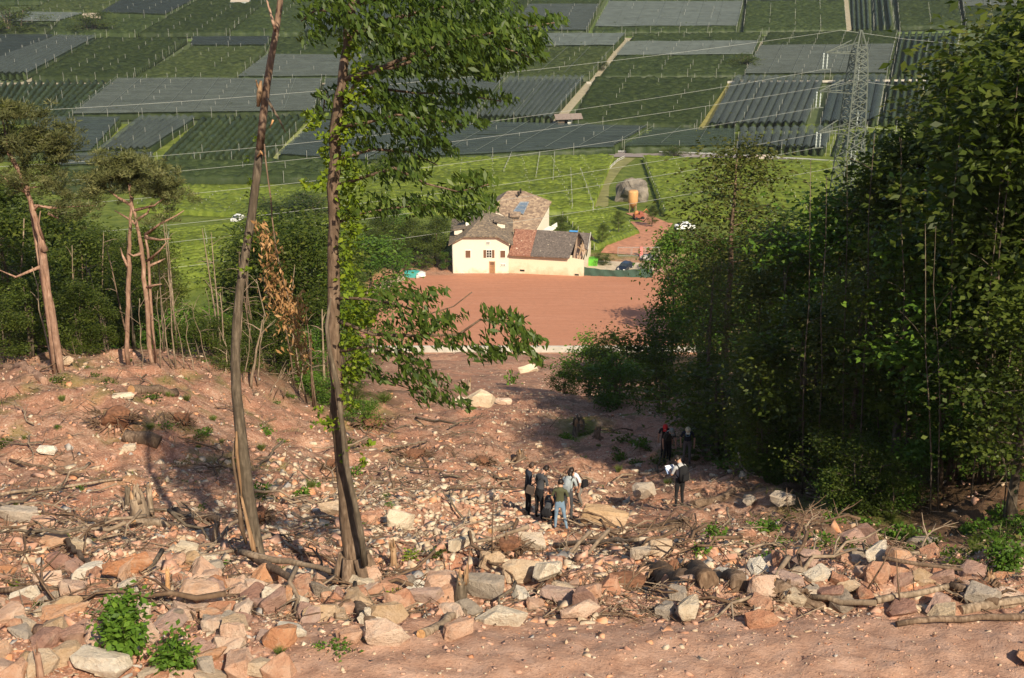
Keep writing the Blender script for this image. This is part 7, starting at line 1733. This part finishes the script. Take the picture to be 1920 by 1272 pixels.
    ho = link("hair", hm, root); hc = hd + Vector((head[0] * .55, head[1] * .55 - .012, .065)); ho.location = hc; tiltx = -fx - head[1] * 4; ho.rotation_euler = (tiltx, head[0] * 3, 0)
    so = ho.modifiers.new("t", 'SOLIDIFY'); so.thickness = .012
    if hairlong:
        mb = MB(); mb.tube([hc + Vector((0, -.07, .03)), hc + Vector((0, -.11, -.08)), hc + Vector((0, -.12, -.20)), hc + Vector((0, -.10, -.30))], [.075, .085, .07, .03], 8); mb.build("long_hair", hair, root)
    for sd in (-1, 1):
        mb = MB(); mb.tube([hd + Vector((sd * .084, -.005, .025)), hd + Vector((sd * .097, -.012, .06))], [.012, .016], 6); mb.build("ear", skin_m, root)
        mb = MB(); mb.tube([hd + Vector((sd * .032, .083, .055)), hd + Vector((sd * .032, .092, .055))], [.012, .008], 6); mb.build("eye", blk, root)
    mb = MB(); mb.tube([hd + Vector((-.025, .088, -.015)), hd + Vector((.025, .088, -.015))], [.007, .007], 5); mb.build("mouth", flat("lips", (.34, .13, .10), .6), root)
    if cap is not None:
        bm = bmesh.new(); bmesh.ops.create_uvsphere(bm, u_segments=18, v_segments=12, radius=1)
        for v in list(bm.verts):
            if v.co.z < -.02: bm.verts.remove(v)
        for v in bm.verts: v.co = Vector((v.co.x * .112, v.co.y * .125, v.co.z * .115))
        cm = bpy.data.meshes.new("cap"); bm.to_mesh(cm); bm.free(); cm.materials.append(cap); co = link("cap", cm, root); co.location = hc + Vector((0, 0, .02)); co.rotation_euler = (tiltx, head[0] * 3, 0); co.modifiers.new("t", 'SOLIDIFY').thickness = .01
        for q in cm.polygons: q.use_smooth = True
        mb = MB(); mb.box((0, .155, .01), (.15, .12, .012), taper=.9); br = mb.build("peak", cap, co)
    root.scale = (s, s, s); root['hz'] = 0
    root.location.z = p.z + .005
    return root, up, (hd, hc)
def item(name, label, cat, root, mb_fn, mats, group=None):
    """a bag or sheet carried by a person: its own top-level thing placed in the person's frame"""
    o = empty(name, root.location, root.rotation_euler.z); o.scale = root.scale
    for nm_, fn, m_ in mb_fn: 
        mb = MB(); fn(mb); mb.build(nm_, m_, o)
    return tag(o, label, cat, group)
navy = cloth("navy", (.022, .026, .038)); black = cloth("black", (.012, .012, .014)); olive = cloth("olive", (.070, .072, .038)); jeans = cloth("jeans", (.16, .24, .33)); greyp = cloth("grey_pants", (.15, .135, .125)); whitet = cloth("white", (.68, .64, .64)); greyt = cloth("grey_shirt", (.36, .36, .37)); dkgrey = cloth("charcoal", (.05, .052, .058)); taupe = cloth("taupe", (.17, .15, .13)); tankc = cloth("tank", (.30, .34, .35))
hair_d = flat("hair_dark", (.018, .011, .008), .5, var=.3, scale=20); hair_b = flat("hair_brown", (.05, .028, .017), .55, var=.3, scale=20)
front = lambda x, z=1.05, y=.28: (x, y, z)
P1, up1, _ = person(989, 966, 1.82, -75, "man in a dark blue jacket standing at the left of the group", navy, black, hair_b, lean=4, head=(0, .05), sleeve='long', arms={-1: ((-.26, .04, 1.15), (-.12, .20, 1.02)), 1: ((.26, -.02, 1.15), (.14, .18, 1.0))})
P2, up2, _ = person(1010, 974, 1.76, -50, "man in a charcoal t-shirt with a brown shoulder bag, second from the left", dkgrey, black, hair_d, lean=14, head=(0, .07), arms={-1: ((-.27, .05, 1.15), (-.20, .22, 1.0)), 1: ((.28, .06, 1.16), (.20, .25, .98))})
P3, up3, _ = person(1024, 984, 1.68, -35, "person crouching low between the men and the woman in jeans, in dark clothes", dkgrey, black, hair_b, lean=42, crouch=.50, head=(0, .05), arms={-1: ((-.24, .14, 1.18), (-.14, .38, 1.02)), 1: ((.24, .14, 1.18), (.12, .38, 1.0))}, legs={-1: ((-.16, .42, .44), (-.14, .10, .09)), 1: ((.16, .40, .36), (.14, -.02, .10))})
P4, up4, _ = person(1049, 993, 1.60, -8, "woman in an olive green top and blue jeans seen from behind", olive, jeans, hair_d, lean=5, head=(.0, .05), arms={-1: ((-.28, .02, 1.14), (-.22, .17, .94)), 1: ((.28, .0, 1.14), (.30, .06, .88))}, legs={-1: ((-.12, .02, .50), (-.14, .0, .09)), 1: ((.15, .03, .50), (.24, -.02, .09))}, shoes=(.30, .25, .2))
P5, up5, _ = person(1064, 974, 1.66, -25, "dark haired woman in a tank top with a grey backpack, facing the rock", tankc, dkgrey, hair_d, lean=12, head=(0, .07), sleeve='none', hairlong=True, arms={-1: ((-.26, .08, 1.16), (-.16, .24, 1.02)), 1: ((.26, .08, 1.16), (.14, .26, 1.02))})
P6, up6, _ = person(1088, 948, 1.68, 125, "person in a white t-shirt bending over, with taupe trousers and a black strap", whitet, taupe, hair_b, lean=34, head=(.02, .07), arms={-1: ((-.27, .12, 1.18), (-.18, .26, .96)), 1: ((.27, .08, 1.18), (.20, .22, .95))}, legs={-1: ((-.13, .18, .50), (-.13, .02, .09)), 1: ((.14, .10, .50), (.15, -.10, .09))})
P7, up7, _ = person(1273, 951, 1.80, 28, "man in a light grey shirt with a black backpack, reading sheets of paper", greyt, black, hair_d, lean=6, head=(-.01, .07), arms={-1: ((-.27, .08, 1.16), (-.17, .30, 1.20)), 1: ((.27, .08, 1.15), (.10, .30, 1.14))})
P8, up8, _ = person(1287, 868, 1.80, 172, "man in a cream cap, navy t-shirt and grey trousers looking down at the ground", navy, greyp, hair_b, lean=16, head=(0, .09), cap=cloth("cream", (.62, .54, .36)), arms={-1: ((-.28, .03, 1.14), (-.27, .12, .90)), 1: ((.28, .03, 1.14), (.26, .12, .90))})
P9, up9, _ = person(1250, 866, 1.76, 195, "person in a grey green cap and dark clothes bending forward", cloth("dark_olive", (.045, .045, .035)), black, hair_b, lean=24, head=(0, .08), cap=cloth("sage", (.20, .21, .18)), arms={-1: ((-.28, .08, 1.15), (-.28, .20, .92)), 1: ((.28, .08, 1.15), (.26, .20, .92))})
P10, up10, _ = person(1246, 858, 1.74, 170, "person in a red cap half hidden behind the person in the grey green cap", black, black, hair_b, lean=22, head=(0, .08), cap=cloth("red", (.55, .03, .03)), arms={-1: ((-.28, .05, 1.14), (-.30, .12, .90)), 1: ((.28, .05, 1.14), (.28, .12, .90))})
def backpack(root, up, mat, label, w=.30, h=.46, d=.17, strap=black):
    rot = Matrix.Rotation(0, 3, 'X'); a = up(0, -.10 - d / 2, 1.25); b_ = up(0, -.10 - d / 2, 1.45); ax = (b_ - a).normalized(); q = ax.to_track_quat('Z', 'Y').to_matrix()
    def bodyf(mb):
        bm = bmesh.new(); bmesh.ops.create_cube(bm, size=1)
        for v in bm.verts: v.co = Vector((v.co.x * w * (.82 if v.co.z > 0 else 1), v.co.y * d * (.7 if v.co.z > 0 else 1), v.co.z * h))
        bmesh.ops.bevel(bm, geom=list(bm.edges), offset=.055, segments=3, affect='EDGES')
        bm.verts.ensure_lookup_table(); base = len(mb.v); R3 = Matrix((ax.cross(Vector((0, -1, 0)).cross(ax)).normalized() if 0 else Vector((1, 0, 0)), (ax.cross(Vector((1, 0, 0)))).normalized(), ax)).transposed()
        for v in bm.verts: p_ = R3 @ v.co + a; mb.v.append(tuple(p_))
        for f in bm.faces: mb.f.append(tuple(base + v.index for v in f.verts)); mb.mi.append(0); mb.sm.append(True)
        bm.free()
    def pocket(mb): mb.box(a + Vector((0, -d * .5 - .02, -.07)), (w * .7, .07, h * .42), taper=.9)
    def straps(mb):
        for s in (-1, 1): mb.tube([up(s * .10, -.13, 1.40), up(s * .115, -.02, 1.505), up(s * .12, .115, 1.40), up(s * .13, .13, 1.22), up(s * .12, -.10, 1.08)], [.022] * 5, 6)
    return item("backpack", label, "backpack", root, [("pack", bodyf, mat), ("pocket", pocket, mat), ("strap", straps, strap)], None, "backpacks")
backpack(P5, up5, cloth("pack_grey", (.24, .27, .29)), "grey blue backpack on the back of the dark haired woman", .30, .50, .20, dkgrey)
backpack(P7, up7, black, "black backpack worn by the man in the grey shirt", .34, .52, .22)
backpack(P9, up9, cloth("pack_white", (.60, .58, .54)), "pale bag worn by the person in the grey green cap", .22, .3, .12)
item("shoulder_bag", "brown shoulder bag hanging at the hip of the man in the charcoal t-shirt", "bag", P2, [("bag", lambda mb: mb.box(up2(-.18, -.20, .95), (.27, .11, .24), Euler((0, .2, .5)).to_matrix(), taper=.85), cloth("bag_brown", (.075, .055, .045))), ("strap", lambda mb: mb.tube([up2(-.18, -.18, 1.08), up2(0, -.14, 1.3), up2(.13, -.02, 1.49), up2(.02, .14, 1.3), up2(-.16, .05, 1.05)], [.016] * 5, 5), black)], None)
item("hip_bag", "black bag at the hip of the person in the white t-shirt", "bag", P6, [("bag", lambda mb: mb.box(up6(-.19, -.06, .96), (.14, .26, .26), taper=.85), black), ("strap", lambda mb: mb.tube([up6(-.22, -.10, 1.08), up6(0, -.135, 1.3), up6(.12, -.02, 1.49), up6(0, .14, 1.28), up6(-.2, .06, 1.06)], [.016] * 5, 5), black)], None)
item("paper_sheet", "white and blue sheets of paper held by the man in the grey shirt", "paper", P7, [("sheet", lambda mb: mb.box(up7(-.06, .42, 1.24), (.34, .26, .012), Euler((.45, .1, .1)).to_matrix()), flat("paper_white", (.74, .75, .80), .8, var=.05)), ("lower_sheet", lambda mb: mb.box(up7(-.16, .40, 1.17), (.26, .22, .012), Euler((.8, .35, .3)).to_matrix()), flat("paper_blue", (.30, .40, .62), .8, var=.1))], None)
item("camera_strap", "pale blue lanyard on the chest of the man in the cream cap", "strap", P8, [("strap", lambda mb: mb.tube([up8(-.10, .03, 1.48), up8(-.06, .14, 1.36), up8(.06, .14, 1.34), up8(.10, .03, 1.48)], [.014] * 4, 5), flat("lanyard", (.16, .34, .48), .6))], None)
# ------------------------------------------------------------------ every small repeat is told apart by what it lies beside
LAND = [(750, 972, "large upright white rock"), (1140, 965, "low tan block"), (1212, 918, "round grey boulder"), (828, 1092, "salmon pink block"), (790, 1122, "flat mauve slab"), (726, 1150, "yellowish block"), (722, 1188, "large pale pink rock"), (982, 1078, "large tan rock"), (905, 1108, "dark grey flat block"), (1100, 1122, "upright pinkish boulder"), (902, 750, "wedge shaped boulder"),
        (1628, 1003, "upright pink block"), (1645, 1036, "greenish white block"), (1686, 1038, "orange rough rock"), (1735, 1020, "flat grey ribbed rock"), (1478, 1046, "rounded pink boulder"), (1436, 1092, "tall pale pink rock"), (1588, 1108, "yellow green block"), (233, 1068, "long red orange slab"), (112, 1056, "rounded pink rock"), (372, 1112, "big orange pink rock"), (424, 1092, "tilted salmon slab"), (30, 972, "long pale grey slab"), (143, 1186, "greyish mauve boulder"), (510, 1122, "pinkish block by the slab"),
        (1000, 1022, "flat cream rock"), (190, 1262, "large white slab"), (870, 1020, "white angular block"), (922, 1036, "cream wedge"), (240, 842, "lower sawn log end"), (247, 738, "upper sawn log end"), (668, 1060, "foot of the chestnut"), (487, 1050, "foot of the leaning trunk"), (262, 960, "tall splintered stump"), (863, 1110, "upright log stump"), (1085, 818, "broken grey stump"), (1050, 960, "woman in jeans"), (990, 920, "man in the dark jacket"), (1273, 920, "man in the grey shirt"), (1287, 850, "man in the cream cap"), (1480, 920, "long lying log"),
        (243, 1200, "tall leafy bush"), (335, 1250, "lower bright bush"), (1180, 1110, "long root mass"), (955, 1040, "brown root clump"), (480, 985, "tangle of roots"), (215, 800, "torn root plate"), (700, 800, "grey brush pile"), (780, 860, "brown brush pile"), (112, 660, "foot of the big pine"), (285, 690, "foot of the slim pine"), (1352, 740, "foot of the slim olive tree"), (1900, 975, "large leafy weed"), (1800, 1165, "long dark branch"), (735, 1050, "slim orange stump"), (1850, 1090, "short orange stump")]
ORD = ["", "second nearest ", "third nearest ", "fourth nearest ", "fifth nearest ", "sixth nearest ", "seventh nearest ", "eighth nearest ", "ninth nearest ", "tenth nearest ", "eleventh nearest ", "twelfth nearest "]
bpy.context.view_layer.update()
seen, by = {}, {}
for o in COL.objects:
    if o.parent is None and o.get('group') and o.get('label'): by.setdefault(o['label'], []).append(o)
for lab, obs in by.items():
    if len(obs) < 2 or obs[0].get('category') not in ("stone", "branch", "plant", "bush", "sapling", "tree", "trellis"): continue
    if "beyond" in lab and "tree" in lab: continue
    noun = re.split(r" (?:on|in|at|lying|growing|rising|standing|among) ", lab)[0].replace("loose ", "")
    for o in obs:
        p = project(o.location)
        if not (0 < p[0] < 1920 and 0 < p[1] < 1300): p = (min(1919, max(0, p[0])), min(1271, max(0, p[1])))
        d, n, q = min(((p[0] - a) ** 2 + (1.6 * (p[1] - b)) ** 2, nm_, (a, b)) for a, b, nm_ in LAND)
        dx, dy = p[0] - q[0], 1.6 * (p[1] - q[1])
        w = ("left of" if dx < 0 else "right of") if abs(dx) > 2 * abs(dy) else ("above" if dy < 0 else "below") if abs(dy) > 2 * abs(dx) else ("up left of" if dx < 0 else "up right of") if dy < 0 else ("down left of" if dx < 0 else "down right of")
        seen.setdefault((noun, w, n), []).append((d, o))
for (noun, w, n), L_ in seen.items():
    L_.sort(key=lambda t: t[0])
    for i, (d, o) in enumerate(L_):
        o['label'] = ("%s%s %s the %s" % (ORD[min(i, 11)], noun, w, n)) if i else "nearest %s %s the %s" % (noun, w, n) if len(L_) > 1 else "%s %s the %s" % (noun, w, n)
# ------------------------------------------------------------------ the valley's thin haze
hm_ = bpy.data.materials.new("haze_air"); hm_.use_nodes = True; hn = hm_.node_tree; hn.nodes.clear()
ho_ = hn.nodes.new("ShaderNodeOutputMaterial"); hv = hn.nodes.new("ShaderNodeVolumePrincipled")
hv.inputs["Color"].default_value = (.93, .96, 1, 1); hv.inputs["Density"].default_value = HAZE; hv.inputs["Anisotropy"].default_value = .3
hn.links.new(hv.outputs[0], ho_.inputs["Volume"])
mb = MB(); mb.box((0, 3900, -42.7), (12400, 8300, 141.4)); hz = mb.build("haze", hm_); tag(hz, kind='stuff')
